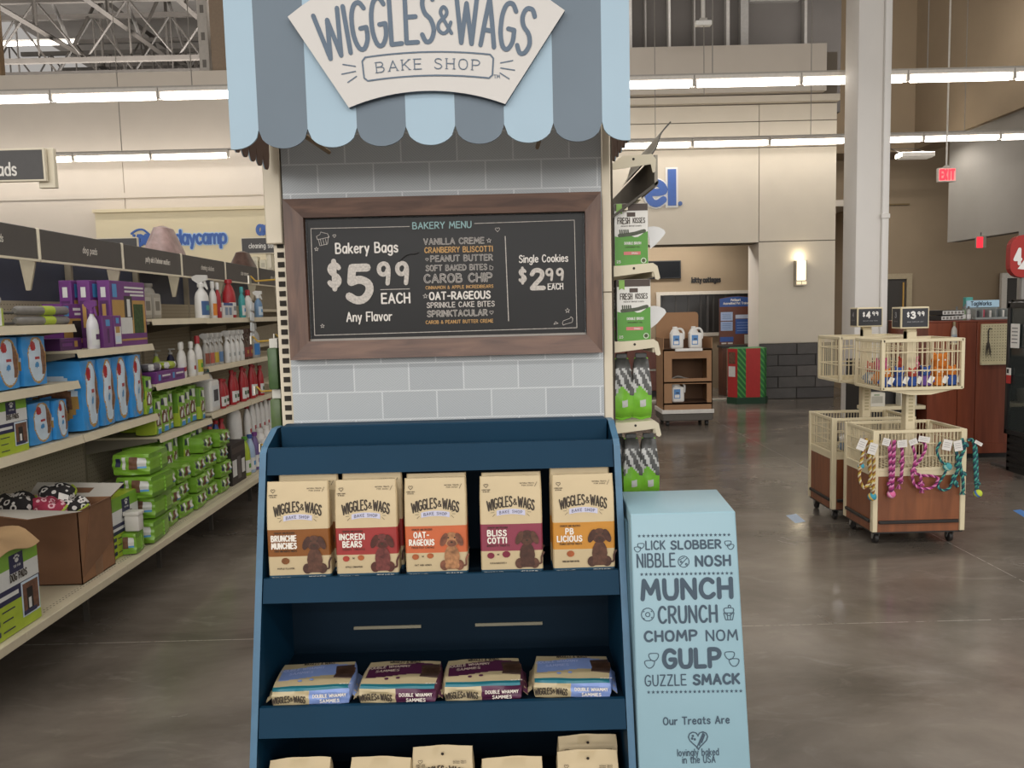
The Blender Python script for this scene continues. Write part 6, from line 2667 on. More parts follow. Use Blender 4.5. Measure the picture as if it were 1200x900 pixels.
# ================================================================ back of the shop, right
# sensor on a pole over the partition
s_ = P(824, 27, Y=11.2)
t = thing('ceiling_sensor', 'white boxy device on a thin pole hanging over the cream partition', 'sensor', (s_.x, s_.y, s_.z))
q = MB()
q.box(-.11, .11, -.05, .05, -.04, .025, M('#f0eee9', .5), .012, 2)
q.build('housing', t)
q = MB()
q.tube([(0, 0, .06), (0, 0, 9.48 - s_.z)], .028, M('#dad6cf', .5), 10)
q.build('pole', t)
q = MB()
q.box(-.05, .05, -.035, .035, .025, .06, M('#b5b0a8', .5), .005, 1)
q.build('mount', t)
q = MB()
q.tube([(.01, 0, -.04), (.01, 0, -.95)], .006, M('#8d877e', .5), 6)
q.build('wire', t)
# wall lamp
a = P(936, 335, Y=WY)
t = thing('wall_lamp', 'lit frosted wall lamp on the cream wall over the dark tile', 'wall lamp', (a.x, WY, a.z))
q = MB()
q.box(-.085, .085, -.02, 0, -.0, .40, M('#a39c90', .4, metal=.5), .003, 1)
q.build('back_plate', t)
q = MB()
q.box(-.07, .07, -.11, -.02, .085, .39, EM('#fff0cf', 1.7, 'lamp_glass'), .004, 1)
q.build('glass_shade', t)
q = MB()
q.box(-.085, .085, -.12, -.02, .0, .085, M('#b9b0a0', .4, metal=.3), .003, 1)
q.box(-.078, -.008, -.123, -.12, .02, .066, EM('#f0dcb4', .8))
q.box(.008, .078, -.123, -.12, .02, .066, EM('#f0dcb4', .8))
q.build('base', t)
q = MB()
for x in (-.08, .08):
    q.box(x - .006, x + .006, -.116, -.02, .08, .395, M('#a39c90', .4, metal=.5))
q.build('side_rail', t, smooth=False)
ld = bpy.data.lights.new('wall_lamp_light', 'POINT')
ld.energy = 1.6
ld.color = (1, .87, .62)
ld.shadow_soft_size = .03
lo = bpy.data.objects.new('wall_lamp_light', ld)
lo.location = (a.x, WY - .09, a.z + .46)
sc.collection.objects.link(lo)

# alcove: screen, lettering, counter, notice board, festive box
a, b_ = P(758, 327, Y=AY - .05), P(798, 305, Y=AY - .05)
t = thing('wall_screen', 'dark flat screen on the brown wall of the far room', 'screen', ((a.x + b_.x) / 2, AY, a.z))
q = MB()
q.box(a.x - t.location.x, b_.x - t.location.x, -.05, -.0, 0, b_.z - a.z, M('#1f1f20', .6, .05), .006, 1)
q.build('casing', t)
q = MB()
q.box(a.x - t.location.x + .02, b_.x - t.location.x - .02, -.053, -.049, .02, b_.z - a.z - .02, M('#17181a', .7, spec=.1))
q.build('glass', t)
a = P(811, 331, Y=AY - .01)
t = thing('wall_text', 'small black raised wording kitty cottages on the brown wall', 'lettering', (a.x, AY, a.z))
q = MB()
k = AY / FPX
for tx, x0, w_ in (('kitty', 0, 11), ('cottages', 13, 20)):
    solid(q, shift(script(tx, 5.6 * k, w_ * k, .26, .2, align='l', dn=6), x0 * k, 0), M('#1d1a18', .5), .01, T(0, 0, 0))
q.build('lettering', t, smooth=False)

redw = WOOD('cherry_laminate', '#5c2f22', '#713c2b', (3, 3, .6), .4, 4)
t = thing('service_counter', 'red-brown service counter in the far room behind the carton of jugs', 'counter', (2.6, 13.75, 0))
for k in range(3):
    q = MB()
    q.box(-1.2 + .62 * k, -.6 + .62 * k, -.3, .3, .1, .44, redw, .006, 1)
    q.build('lower_panel', t)
    q = MB()
    q.box(-1.2 + .62 * k, -.6 + .62 * k, -.3, .3, .47, .86, redw, .006, 1)
    q.build('upper_panel', t)
q = MB()
q.box(-1.22, .68, -.34, .32, .86, .90, M('#8d877c', .4), .004, 1)
q.build('worktop', t)
q = MB()
q.box(-1.2, .66, -.28, .3, 0, .1, M('#2b2522', .7))
q.box(-1.2, .66, -.312, -.29, .44, .47, M('#9a948a', .4))
q.build('plinth', t, smooth=False)
# notice board on a stand
a, b_ = P(843, 404, Y=13.55), P(884, 347, Y=13.55)
t = thing('notice_board', 'blue-topped notice board with papers in the far room beside the white jamb', 'notice board', ((a.x + b_.x) / 2, 13.55, 0))
w_ = b_.x - a.x
q = MB()
arcx = [(-w_ / 2 + w_ * k / 10, b_.z - .03 + .035 * sin(pi * k / 10)) for k in range(11)]
q.prism([(-w_ / 2, a.z), (w_ / 2, a.z)] + arcx[::-1], 0, .03, M('#6b3b2c', .5), side=M('#4a2b22', .6))
q.build('board', t, smooth=False)
q = MB()
q.text(poly2([(-w_ / 2 + .005, b_.z - .17), (w_ / 2 - .005, b_.z - .17)] + [(x * .985, z - .006) for x, z in arcx[::-1]]), M('#2f559c', .5), T(0, -.002, 0))
q.text(shift(script('PetSmart', .036, .16, .24, .2, dn=6), -.02, b_.z - .075), lwhite, T(0, -.004, 0))
q.text(shift(script('Accredited Pet Trainer', .036, .44, .22, .2, dn=6), -.01, b_.z - .13), lwhite, T(0, -.004, 0))
q.build('heading', t, smooth=False)
ppr = [(-.46, -.12, .50, .68, '#aebfdd'), (-.46, -.12, .29, .48, '#9fb3d6'), (-.04, .44, .54, .62, '#b9c2d6'), (-.04, .44, .22, .53, '#34569c'), (-.48, -.10, .06, .16, '#33569f'), (.22, .46, -.0, .2, '#c9c5bb'), (-.44, -.3, .005, .04, '#d8d4cc'), (-.26, -.12, .005, .04, '#d8d4cc')]
H_ = b_.z - a.z
for k, (u0, u1, v0, v1, cx_) in enumerate(ppr):
    q = MB()
    q.box(u0 * w_, u1 * w_, -.005, -.001, a.z + max(.01, v0 * H_), a.z + v1 * H_, M(cx_, .6))
    if k in (0, 1, 3):
        for j in range(4):
            z = a.z + (v0 + (v1 - v0) * (.2 + .18 * j)) * H_
            q.box((u0 + .04) * w_, (u1 - .05) * w_, -.0062, -.005, z, z + .008, M('#5f79ad' if k < 2 else '#8fa6d6', .6))
    q.build('paper', t, smooth=False)
q = MB()
q.box(-w_ / 2 - .02, w_ / 2 + .02, -.22, .08, a.z - .05, a.z - .01, M('#2c2826', .5), .005, 1)
q.box(-w_ / 2 - .0, -w_ / 2 + .07, -.2, .06, 0, a.z - .05, M('#5f382b', .5))
q.box(w_ / 2 - .07, w_ / 2, -.2, .06, 0, a.z - .05, M('#5f382b', .5))
q.build('stand', t, smooth=False)


def stripes(name, c1, c2, sc_, rot):
    m = bpy.data.materials.new(name)
    m.use_nodes = True
    nt = m.node_tree
    b = nt.nodes['Principled BSDF']
    b.inputs['Roughness'].default_value = .4
    tc = nt.nodes.new('ShaderNodeTexCoord')
    mp = nt.nodes.new('ShaderNodeMapping')
    mp.inputs['Rotation'].default_value = (0, R(rot), 0)
    wv = nt.nodes.new('ShaderNodeTexWave')
    wv.inputs['Scale'].default_value = sc_
    wv.bands_direction = 'X'
    rp = nt.nodes.new('ShaderNodeValToRGB')
    rp.color_ramp.interpolation = 'CONSTANT'
    rp.color_ramp.elements[0].color = lin(c1) + [1]
    rp.color_ramp.elements[1].color = lin(c2) + [1]
    rp.color_ramp.elements[1].position = .66
    nt.links.new(tc.outputs['Object'], mp.inputs[0])
    nt.links.new(mp.outputs[0], wv.inputs[0])
    nt.links.new(wv.outputs['Fac'], rp.inputs[0])
    nt.links.new(rp.outputs[0], b.inputs['Base Color'])
    return m


gst = stripes('green_stripe', '#1f6a34', '#4f9a4a', 5.2, 40)
gred = M('#b3302f', .4, .04)
t = thing('festive_bin', 'red and green striped cardboard bin standing in front of the dark tile', 'display box', (3.70, 12.36, 0))
q = MB()
hx = [(-.19, -.26), (.22, -.26), (.30, -.12), (.30, .2), (-.18, .2), (-.30, -.12)]
q.prism(hx, .10, .855, gst, axis='z', side=gst)
q.build('body', t, smooth=False)
q = MB()
q.box(-.06, .16, -.262, -.2, .102, .853, gred)
q.build('red_panel', t, smooth=False)
q = MB()
q.add([(-.302, -.123, .102), (-.192, -.263, .102), (-.192, -.263, .853), (-.302, -.123, .853)], [(0, 1, 2, 3)], gred)
q.add([(-.29, -.141, .62), (-.215, -.236, .62), (-.215, -.236, .8), (-.29, -.141, .8)], [(0, 1, 2, 3)], dogb, T(-.004, -.003, 0))
q.add([(-.29, -.141, .42), (-.215, -.236, .42), (-.215, -.236, .58), (-.29, -.141, .58)], [(0, 1, 2, 3)], whp, T(-.004, -.003, 0))
q.build('side_print', t, smooth=False)
q = MB()
q.prism([(x * 1.06, y * 1.06) for x, y in hx], 0, .10, M('#1d3f2a', .5), axis='z')
q.build('base', t, smooth=False)

# cardboard floor display with white jugs
kb = M('#9a7452', .7, .04, 8)
kbd = M('#6a4d36', .8, .05, 8)
JX, JY = (P(777, 500, Z=0).x + P(837, 500, Z=0).x) / 2, 9.95
t = thing('cardboard_display', 'tall brown cardboard display of white jugs on a dolly in the background', 'display stand', (JX, JY, 0))
q = MB()
q.box(-.32, .32, .0, .5, .07, .165, M('#55504a', .6), .01, 1)
for x in (-.25, .25):
    q.lathe([(.03, -.02), (.035, -.015), (.035, .015), (.03, .02)], M('#1f1e1d', .6), 12, T(x, .06, .035) @ RY(90))
    q.lathe([(.03, -.02), (.035, -.015), (.035, .015), (.03, .02)], M('#1f1e1d', .6), 12, T(x, .42, .035) @ RY(90))
q.build('dolly', t)
q = MB()
q.box(-.33, .33, -.012, .5, .165, .215, M('#d3cfc8', .6), .003, 1)
q.build('white_skirt', t, smooth=False)
q = MB()
for x0, x1, z0, z1 in ((-.31, -.20, .215, .98), (.24, .31, .215, .98), (-.20, .24, .215, .30), (-.20, .24, .54, .61), (-.20, .24, .86, .98)):
    q.box(x0, x1, 0, .012, z0, z1, kb)
q.box(-.31, -.30, 0, .48, .215, 1.12, kb)
q.box(.30, .31, 0, .48, .215, 1.12, kb)
q.box(-.31, .31, .46, .48, .215, 1.12, kbd)
q.box(-.30, .30, .0, .46, .28, .30, kbd)
q.box(-.30, .30, .0, .46, .55, .57, kbd)
q.box(-.30, .30, .0, .46, .96, .98, kbd)
q.build('shell', t, smooth=False)
q = MB()
hp_ = [(-.31, 1.1), (.24, 1.1), (.24, 1.40)] + [(.24 - .04 + .04 * cos(a_), 1.40 + .04 * sin(a_)) for a_ in (0, .8, 1.57)] + [(-.27 + .04 * cos(a_), 1.40 + .04 * sin(a_)) for a_ in (1.57, 2.4, 3.14)]
q.prism(hp_, .445, .46, kb)
q.build('header', t, smooth=False)
q = MB()
q.box(-.16, .18, -.03, .01, .955, .99, lwhite, .003, 1)
q.build('tray_lip', t)


def white_jug(label, group='white jugs in the cardboard display'):
    t = thing('milk_jug', label, 'jug', group=group)
    q = MB()
    q.box(-.08, .08, 0, .12, 0, .20, lwhite, .025, 3)
    q.lathe([(.07, .19), (.045, .235), (.03, .255)], lwhite, 14, T(-.02, .06, 0), .8)
    q.tube(smooth_pts([(.0, .06, .25), (.06, .06, .25), (.092, .06, .2), (.088, .06, .12)]), .014, lwhite, 8)
    q.build('body', t)
    q = MB()
    q.box(-.055, .025, -.002, .002, .05, .17, M('#4f86c0', .4))
    q.box(-.045, .015, -.003, -.001, .06, .1, lwhite)
    q.box(-.03, .01, -.0035, -.001, .115, .13, M('#1f2f4a', .4))
    q.build('label', t, smooth=False)
    q = MB()
    q.lathe([(.03, .25), (.03, .275), (.026, .28)], lwhite, 12, T(-.02, .06, 0))
    q.build('cap', t)
    return t


j0 = white_jug('white jug with a blue label on the top tray of the cardboard display, left')
j0.location = (JX - .115, JY + .06, .981)
dup(j0, (JX + .12, JY + .06, .981), 0, 'white jug with a blue label on the top tray of the cardboard display, right')
dup(j0, (JX - .11, JY + .05, .301), 0, 'white jug with a blue label in the lower opening of the cardboard display')
for k in range(2):
    q = MB()
    q.tube(smooth_pts([(-.18, .1, .60 + .0), (-.1, .12, .63 - .015 * k), (.0, .1, .60), (.08, .1, .585)]), .01, M('#8a857e', .5), 6)
    o = q.build('wire_hook')
    o.location = (JX, JY + .05 * k, 0)
    tag(o, 'grey bent wire lying in the upper opening of the cardboard display, %s' % ['front', 'back'][k], 'wire')

# doors in the tall brown wall, exit signs
dk_d = M('#38342f', .5, .06, 3)
for i, (px0, px1, pyt) in enumerate(((1003, 1068, 322), (1173, 1215, 320))):
    a, b_ = P(px0, pyt, Y=18.2), P(px1, pyt, Y=18.2)
    q = MB()
    frm = M('#a29377' if i == 0 else '#d3cdc2', .6)
    q.box(a.x, a.x + .12, 18.15, 18.24, 0, a.z, frm)
    q.box(b_.x - .12, b_.x, 18.15, 18.24, 0, a.z, frm)
    q.box(a.x + .12, b_.x - .12, 18.15, 18.24, a.z - .12, a.z, frm)
    d = struct(q.build('door_%d' % (i + 1), smooth=False))
    q = MB()
    q.box(a.x + .12, b_.x - .12, 18.19, 18.23, 0, a.z - .12, dk_d)
    q.build('leaf', d, smooth=False)
    q = MB()
    q.box(b_.x - .34, b_.x - .30, 18.13, 18.18, .9, 1.25, M('#8f8a82', .3, metal=.7), .01, 1)
    q.box(b_.x - .2, b_.x - .17, 18.17, 18.19, .2, a.z - .2, M('#b98f45', .5))
    q.build('handle', d, smooth=False)
a = P(1110, 213, Y=11.0)
t = thing('exit_sign', 'red EXIT sign hanging on a thin rod above the entrance', 'exit sign', a)
q = MB()
q.box(-.125, .125, 0, .06, 0, .19, M('#cfc8bf', .5), .012, 2)
q.build('housing', t)
q = MB()
for k, ch in enumerate('EXIT'):
    q.text(shift(script(ch, .12, .036 if ch != 'I' else .004, .25), -.078 + .05 * k + (.004 if ch == 'I' else 0), .035), EM('#ff2a3c', 1.5, 'exit_red'), T(0, -.004, 0))
q.build('lettering', t, smooth=False)
q = MB()
q.box(-.115, .115, -.002, .001, .012, .178, EM('#e8a6a0', .25, 'exit_face'))
q.build('face', t, smooth=False)
q = MB()
q.tube([(0, .03, .2), (0, .03, 9.48 - a.z)], .012, M('#c9c4bb', .5), 8)
q.build('rod', t)
q = MB()
q.lathe([(.06, .185), (.05, .2), (.02, .225)], M('#c9c4bb', .5), 14, T(0, .03, 0))
q.build('canopy', t)
a = P(1150, 291, Y=14.2)
t = thing('exit_sign', 'small plain red exit light under the grey bulkhead', 'exit sign', (a.x, a.y, a.z))
q = MB()
q.box(-.09, .09, 0, .05, 0, .22, M('#8d857a', .5), .01, 1)
q.build('housing', t)
q = MB()
q.box(-.085, .025, -.003, .001, .01, .2, EM('#ff2f40', .9, 'exit_red2'))
q.build('face', t, smooth=False)
q = MB()
q.tube([(0, .025, .22), (0, .025, max(.26, 2.7 - a.z))], .01, C_steel, 6)
q.build('rod', t)
# red checkout sign with a 4
a = P(1203, 325, Y=7.0)
t = thing('checkout_sign', 'red rounded checkout sign with a white 4 at the right edge', 'sign', (a.x, 7.0, 0))
h_ = (325 - 276) * 7.0 / FPX
w2_ = .15
rp = .11
pts = []
for cx_, cz_, a0 in ((w2_ - rp, a.z + rp, -90), (w2_ - rp, a.z + h_ - rp, 0), (-w2_ + rp, a.z + h_ - rp, 90), (-w2_ + rp, a.z + rp, 180)):
    for k in range(6):
        an = R(a0 + 18 * k)
        pts.append((cx_ + rp * cos(an), cz_ + rp * sin(an)))
q = MB()
q.prism(pts, 0, .06, M('#a3261f', .4, .03))
q.build('board', t, smooth=False)
q = MB()
u = P(1192.5, 309, Y=7.0)
q.text(shift(script('4', .125, .05, .24), u.x - a.x, u.z - .0), lwhite, T(0, -.002, 0))
u = P(1197, 315, Y=7.0)
q.text(poly2([(u.x - a.x - .035, u.z - .0), (u.x - a.x + .05, u.z - .01), (u.x - a.x + .03, u.z + .09)]), lwhite, T(0, -.002, 0))
q.build('lettering', t, smooth=False)
q = MB()
q.box(-.03, .03, .015, .05, 0, a.z + .03, M('#8d8a86', .5), .004, 1)
q.box(-.16, .16, -.12, .18, 0, .02, M('#5a5753', .5), .004, 1)
q.build('post', t, smooth=False)

# floor tape
for i, (pts_, hx_, lb_) in enumerate((([(921, 604), (933, 602), (944, 611), (932, 613)], '#a9c0dc', 'small pale blue tape mark on the floor left of the basket bins'), ([(1187, 598), (1196, 597), (1212, 604), (1200, 606)], '#5f8fd0', 'blue tape mark on the floor at the right edge'))):
    q = MB()
    v4 = [P(px, py, Z=.0012) for px, py in pts_]
    q.prism([(v_.x, v_.y) for v_ in v4], .0002, .0012, M(hx_, .35), axis='z')
    tag(q.build('floor_tape', smooth=False), lb_, 'tape')
# ================================================================ rolling basket bins with toys, counter, cooler
bc = M('#d6c9a8', .5, .03, 8)
wood_r = WOOD('bin_cherry_wood', '#70422a', '#8b5536', (6, 6, .8), .4, 3)
blk = M('#24211f', .5, .05)


def basket(t, x0, x1, y0, y1, z0, z1, nb, rails, floor_z=None):
    """wire basket side by side: frame rails, bars and a floor grid"""
    r_ = .004
    sides = (('front', (x0, y0), (x1, y0)), ('left', (x0, y0), (x0, y1)), ('back', (x0, y1), (x1, y1)), ('right', (x1, y0), (x1, y1)))
    for nm, a, b_ in sides:
        q = MB()
        for z in (z0, z1):
            dz = .014
            if a[0] == b_[0]:
                q.box(a[0] - .008, a[0] + .008, a[1], b_[1], z - dz, z + dz * .4, bc, .002, 1)
            else:
                q.box(a[0], b_[0], a[1] - .008, a[1] + .008, z - dz, z + dz * .4, bc, .002, 1)
        n = nb if a[1] == b_[1] else max(5, int(nb * .8))
        for k in range(1, n):
            x = a[0] + (b_[0] - a[0]) * k / n
            y = a[1] + (b_[1] - a[1]) * k / n
            q.tube([(x, y, z0), (x, y, z1 - .01)], .0028, bc, 5)
        for f in rails:
            z = z0 + (z1 - z0) * f
            q.tube([(a[0], a[1], z), (b_[0], b_[1], z)], r_, bc, 5)
        wbuild(q, 'basket_side', t, smooth=False)
    q = MB()
    for k in range(14):
        x = x0 + (x1 - x0) * (k + .5) / 14
        q.box(x - .003, x + .003, y0, y1, z0 - .008, z0 - .002, bc)
    for k in range(10):
        y = y0 + (y1 - y0) * (k + .5) / 10
        q.box(x0, x1, y - .003, y + .003, z0 - .012, z0 - .008, bc)
    wbuild(q, 'basket_floor', t, smooth=False)


def bin_(x0, y0, label, price, sub, sx=0):
    W, D = .575, .43
    x1, y1 = x0 + W, y0 + D
    t = thing('basket_bin', label, 'display bin', (x0 + W / 2, y0 + D / 2, 0))
    p_ = .034
    for x in (x0, x1 - p_):
        for y in (y0, y1 - p_):
            q = MB()
            q.box(x, x + p_, y, y + p_, .085, .72, bc, .004, 1)
            wbuild(q, 'corner_post', t)
    q = MB()
    q.box(x0 + p_, x1 - p_, y0 + .008, y0 + .026, .085, .435, wood_r)
    wbuild(q, 'wood_panel', t, smooth=False)
    q = MB()
    q.box(x0 + .008, x0 + .026, y0 + p_, y1 - p_, .085, .435, wood_r)
    wbuild(q, 'wood_panel', t, smooth=False)
    q = MB()
    q.box(x1 - .026, x1 - .008, y0 + p_, y1 - p_, .085, .435, wood_r)
    wbuild(q, 'wood_panel', t, smooth=False)
    q = MB()
    q.box(x0 + p_, x1 - p_, y1 - .026, y1 - .008, .085, .435, wood_r)
    wbuild(q, 'wood_panel', t, smooth=False)
    q = MB()
    q.box(x0 + .04, x1 - .04, y0 - .006, y0 + .010, .137, .158, blk, .004, 1)
    wbuild(q, 'bumper_strip', t)
    q = MB()
    q.box(x0 - .006, x0 + .010, y0 + .04, y1 - .04, .137, .158, blk, .004, 1)
    wbuild(q, 'bumper_strip', t)
    q = MB()
    q.box(x0 + p_, x1 - p_, y0 + .006, y0 + .012, .435, .47, bc)
    q.box(x0 + .006, x0 + .012, y0 + p_, y1 - p_, .435, .47, bc)
    wbuild(q, 'trim_strip', t, smooth=False)
    q = MB()
    q.box(x0 + .01, x1 - .01, y0 + .01, y1 - .01, .075, .09, blk)
    wbuild(q, 'base_tray', t, smooth=False)
    for x in (x0 + .05, x1 - .06):
        for y in (y0 + .05, y1 - .06):
            q = MB()
            q.lathe([(.025, -.014), (.032, -.01), (.032, .01), (.025, .014)], blk, 14, T(x, y + .02, .033) @ RY(90))
            wbuild(q, 'wheel', t)
            q = MB()
            q.prism([(y - .012, .08), (y + .03, .08), (y + .026, .028), (y + .014, .028)], x - .02, x - .016, M('#9a9894', .3, metal=.7), axis='x')
            q.prism([(y - .012, .08), (y + .03, .08), (y + .026, .028), (y + .014, .028)], x + .016, x + .02, M('#9a9894', .3, metal=.7), axis='x')
            q.box(x - .02, x + .02, y - .012, y + .03, .074, .08, M('#9a9894', .3, metal=.7))
            wbuild(q, 'caster_fork', t, smooth=False)
    basket(t, x0 + .012, x1 - .012, y0 + .012, y1 - .012, .48, .715, 26, (.32, .65))
    # centre pole and raised basket
    cx_, cy_ = x0 + .31 + sx, y0 + .20
    q = MB()
    q.box(cx_ - .03, cx_ + .03, cy_ - .03, cy_ + .03, .09, 1.32, bc, .004, 1)
    for k in range(11):
        q.box(cx_ - .014, cx_ + .014, cy_ - .0312, cy_ - .029, .75 + k * .022, .762 + k * .022, M('#b5a884', .6))
    wbuild(q, 'centre_pole', t)
    bx0, bx1, by0, by1 = x0 + .055 + sx, x1 - .012 + sx, y0 + .03, y1 - .02
    for x in (bx0, bx1 - .02):
        for y in (by0, by1 - .02):
            q = MB()
            q.box(x, x + .022, y, y + .022, .965, 1.275, bc, .003, 1)
            wbuild(q, 'basket_post', t)
    basket(t, bx0 + .008, bx1 - .008, by0 + .008, by1 - .008, .975, 1.27, 16, (.36, .74))
    q = MB()
    q.prism([(bx0 + .03, .962), (bx1 - .03, .962), (cx_ + .06, .93), (cx_ - .06, .93)], by0 + .02, by1 - .02, bc)
    wbuild(q, 'basket_base', t, smooth=False)
    # price sign
    q = MB()
    sw2, sd2 = .088, .06
    q.box(cx_ - sw2, cx_ + sw2, cy_ - sd2, cy_ + sd2, 1.335, 1.47, bc, .003, 1)
    q.box(cx_ - .03, cx_ + .03, cy_ - .02, cy_ + .02, 1.27, 1.34, bc)
    wbuild(q, 'sign_holder', t, smooth=False)
    q = MB()
    dm = M('#2b2c31', .4, .05)
    q.box(cx_ - sw2 + .008, cx_ + sw2 - .008, cy_ - sd2 - .002, cy_ - sd2, 1.345, 1.46, dm)
    q.box(cx_ - sw2 - .002, cx_ - sw2, cy_ - sd2 + .012, cy_ + sd2 - .012, 1.345, 1.46, dm)
    ps_ = wbuild(q, 'price_card', t, smooth=False)
    q = MB()
    L_ = t.location
    xf = T(cx_ - L_.x, cy_ - L_.y - sd2 - .0032, 1.40)
    q.text(shift(script('$', .028, .012, .22), -.045, .008), lwhite, xf)
    q.text(shift(script(price[0], .038, .022, .3), -.014, .0), lwhite, xf)
    q.text(shift(script(price[1:], .024, .038, .25, .4), .034, .014), lwhite, xf)
    q.text(shift(script(sub, .006, .1, .2, .25, q=1, dn=4), .0, -.026), M('#9a9a9c', .6), xf)
    xs_ = T(cx_ - L_.x - sw2 - .0032, cy_ - L_.y, 1.40) @ RZ(-90)
    q.text(shift(script(price[0], .03, .018, .25), .0, .006), M('#9a9a9c', .6), xs_)
    q.text(shift(script('TOYS', .006, .05, .2, .25, q=1, dn=4), .0, -.022), M('#9a9a9c', .6), xs_)
    q.build('lettering', ps_, smooth=False)
    return t, (bx0, bx1, by0, by1), (cx_, cy_)


B1X, B1Y = 2.225, 4.79
b1, bb1, cc1 = bin_(B1X, B1Y, 'front rolling basket bin of cream wire and red wood, priced 3.99', '399', 'WHILE SUPPLIES LAST')
B2X, B2Y = 2.205, 5.36
b2, bb2, cc2 = bin_(B2X, B2Y, 'rear rolling basket bin of cream wire and red wood, priced 4.99', '499', 'SELECT DOG TOYS')


# ---------------- rope toys on the front edge
def twist(q, path, r_, cols, turns=60):
    pts = smooth_pts(path, 10)
    pts = [Vector(p) for p in pts]
    L_ = 0
    acc = [0]
    for a, b_ in zip(pts, pts[1:]):
        L_ += (b_ - a).length
        acc.append(L_)
    # resample evenly
    N = max(16, int(L_ / .0045))
    res = []
    j = 0
    for i in range(N + 1):
        d = L_ * i / N
        while j < len(acc) - 2 and acc[j + 1] < d:
            j += 1
        f = (d - acc[j]) / max(1e-9, acc[j + 1] - acc[j])
        res.append(pts[j].lerp(pts[j + 1], min(1, max(0, f))))
    for s_, m in enumerate(cols):
        st = []
        for i, p in enumerate(res):
            t_ = (res[min(i + 1, N)] - res[max(i - 1, 0)]).normalized()
            u = t_.cross(Vector((.13, 1, .21))).normalized()
            v = t_.cross(u)
            a = TAU * s_ / len(cols) + (L_ * i / N) * turns * 2.6
            st.append(p + (u * cos(a) + v * sin(a)) * r_ * .55)
        q.tube(st, r_ * .62, m, 5)


def fray(q, x, y, z, cols, n=9, ln=.03, r_=.0022):
    rn = random.Random(int(x * 997 + z * 331))
    for k in range(n):
        a = TAU * k / n
        q.tube([(x, y, z), (x + .008 * cos(a), y + .008 * sin(a), z - ln * .5), (x + .014 * cos(a) + rn.uniform(-.003, .003), y + .012 * sin(a), z - ln)], r_, cols[k % len(cols)], 5)


def knot(q, x, y, z, r_, cols):
    for k, m in enumerate(cols):
        a = k * 1.1
        q.tube([(x + r_ * cos(t_ + a) * .9, y + r_ * sin(t_ + a) * .7, z + r_ * .5 * sin(2 * t_ + a)) for t_ in [TAU * j / 12 for j in range(12)]], r_ * .5, m, 6, closed=True)


yel = [M('#b59a3f', .9), M('#8a5a34', .9), M('#cfc4a4', .9)]
pnk_ = [M('#a83a78', .9), M('#d889b4', .9), M('#6f2a58', .9)]
tea = [M('#1f5a5f', .9), M('#4fa08f', .9), M('#26384f', .9)]
tagm = M('#d9d5cf', .5, .03)
gR = 'rope toys hung on the front basket bin'
FY = B1Y - .022


def fx(px):
    return P(px, 560, Y=FY).x


def fz(py, px=1080):
    return P(px, py, Y=FY).z


def rope_toy(label, px, py, paths, cols, ball=None, knots=(), frays=(), tags=(), r_=.009, ballcols=None):
    ox, oz = fx(px), fz(py, px)
    t = thing('rope_toy', label, 'dog toy', (ox, FY, oz), 0, gR)
    q = MB()
    for pth in paths:
        twist(q, [(fx(a) - ox, d, fz(b_, px) - oz) for a, b_, d in pth], r_, cols)
    q.build('rope', t)
    if knots or frays:
        q = MB()
        for a, b_, rr in knots:
            knot(q, fx(a) - ox, -.004, fz(b_, px) - oz, rr, cols)
        for a, b_ in frays:
            fray(q, fx(a) - ox, -.004, fz(b_, px) - oz, cols)
        q.build('knot', t)
    if ball:
        a, b_, rr = ball
        q = MB()
        c1, c2 = ballcols
        n = 16
        prof = [(max(.0008, rr * sin(pi * k / 12)), -rr * cos(pi * k / 12)) for k in range(13)]
        q.lathe(prof, [c1] * 5 + [c2] * 2 + [c1] * 5, n, T(fx(a) - ox, -.004, fz(b_, px) - oz) @ RX(50) @ RY(30))
        q.build('ball', t)
    for k, (a, b_, w_, h_, rot) in enumerate(tags):
        q = MB()
        q.box(-w_ / 2, w_ / 2, -.0008, .0008, -h_, 0, tagm, xf=T(fx(a) - ox, -.022 - .003 * k, fz(b_, px) - oz) @ RY(rot))
        for j in range(3):
            q.box(-w_ * .36, w_ * .3, -.0012, -.0008, -h_ * (.3 + .2 * j), -h_ * (.26 + .2 * j), M('#8f8b86', .6), xf=T(fx(a) - ox, -.022 - .003 * k, fz(b_, px) - oz) @ RY(rot))
        q.build('paper_tag', t, smooth=False)
    return t


f0 = -.0
rope_toy('mustard and brown rope toy with a teal ball at the left corner post', 1015, 514, [
    [(1014, 514, 0), (1009, 535, -.01), (1006, 558, -.012), (1012, 571, -.012), (1019, 560, -.01), (1017, 538, 0), (1016, 516, 0)], [(1020, 516, -.006), (1023, 545, -.012), (1022, 579, -.014)], [(1018, 516, -.01), (1018, 548, -.016), (1022, 572, -.016)]], yel,
    (1022, 582, .026), ((1022, 571, .014),), (), ((1010, 514, .05, .07, 22), (1022, 519, .05, .07, 18)), ballcols=(M('#3f95a8', .8), M('#d8b45a', .8)))
rope_toy('small teal ball rope knot hanging beside the mustard rope toy', 1008, 530, [[(1009, 519, 0), (1009, 535, -.004), (1008.5, 541, -.004)]], [tea[1], yel[0]], (1008.5, 546, .019), (), (), (), .005, (M('#3f95a8', .8), M('#d8d0b8', .8)))
rope_toy('thick pink braided rope toy with a pink ball', 1043, 516, [[(1041, 516, 0), (1042, 540, -.01), (1043, 576, -.012)], [(1046, 516, -.01), (1045, 540, -.018), (1044, 576, -.016)]], pnk_,
         (1044.5, 579, .025), ((1043, 567, .015),), (), ((1037, 513, .045, .045, 15),), .0105, (M('#d86a9a', .8), M('#e8a8c4', .8)))
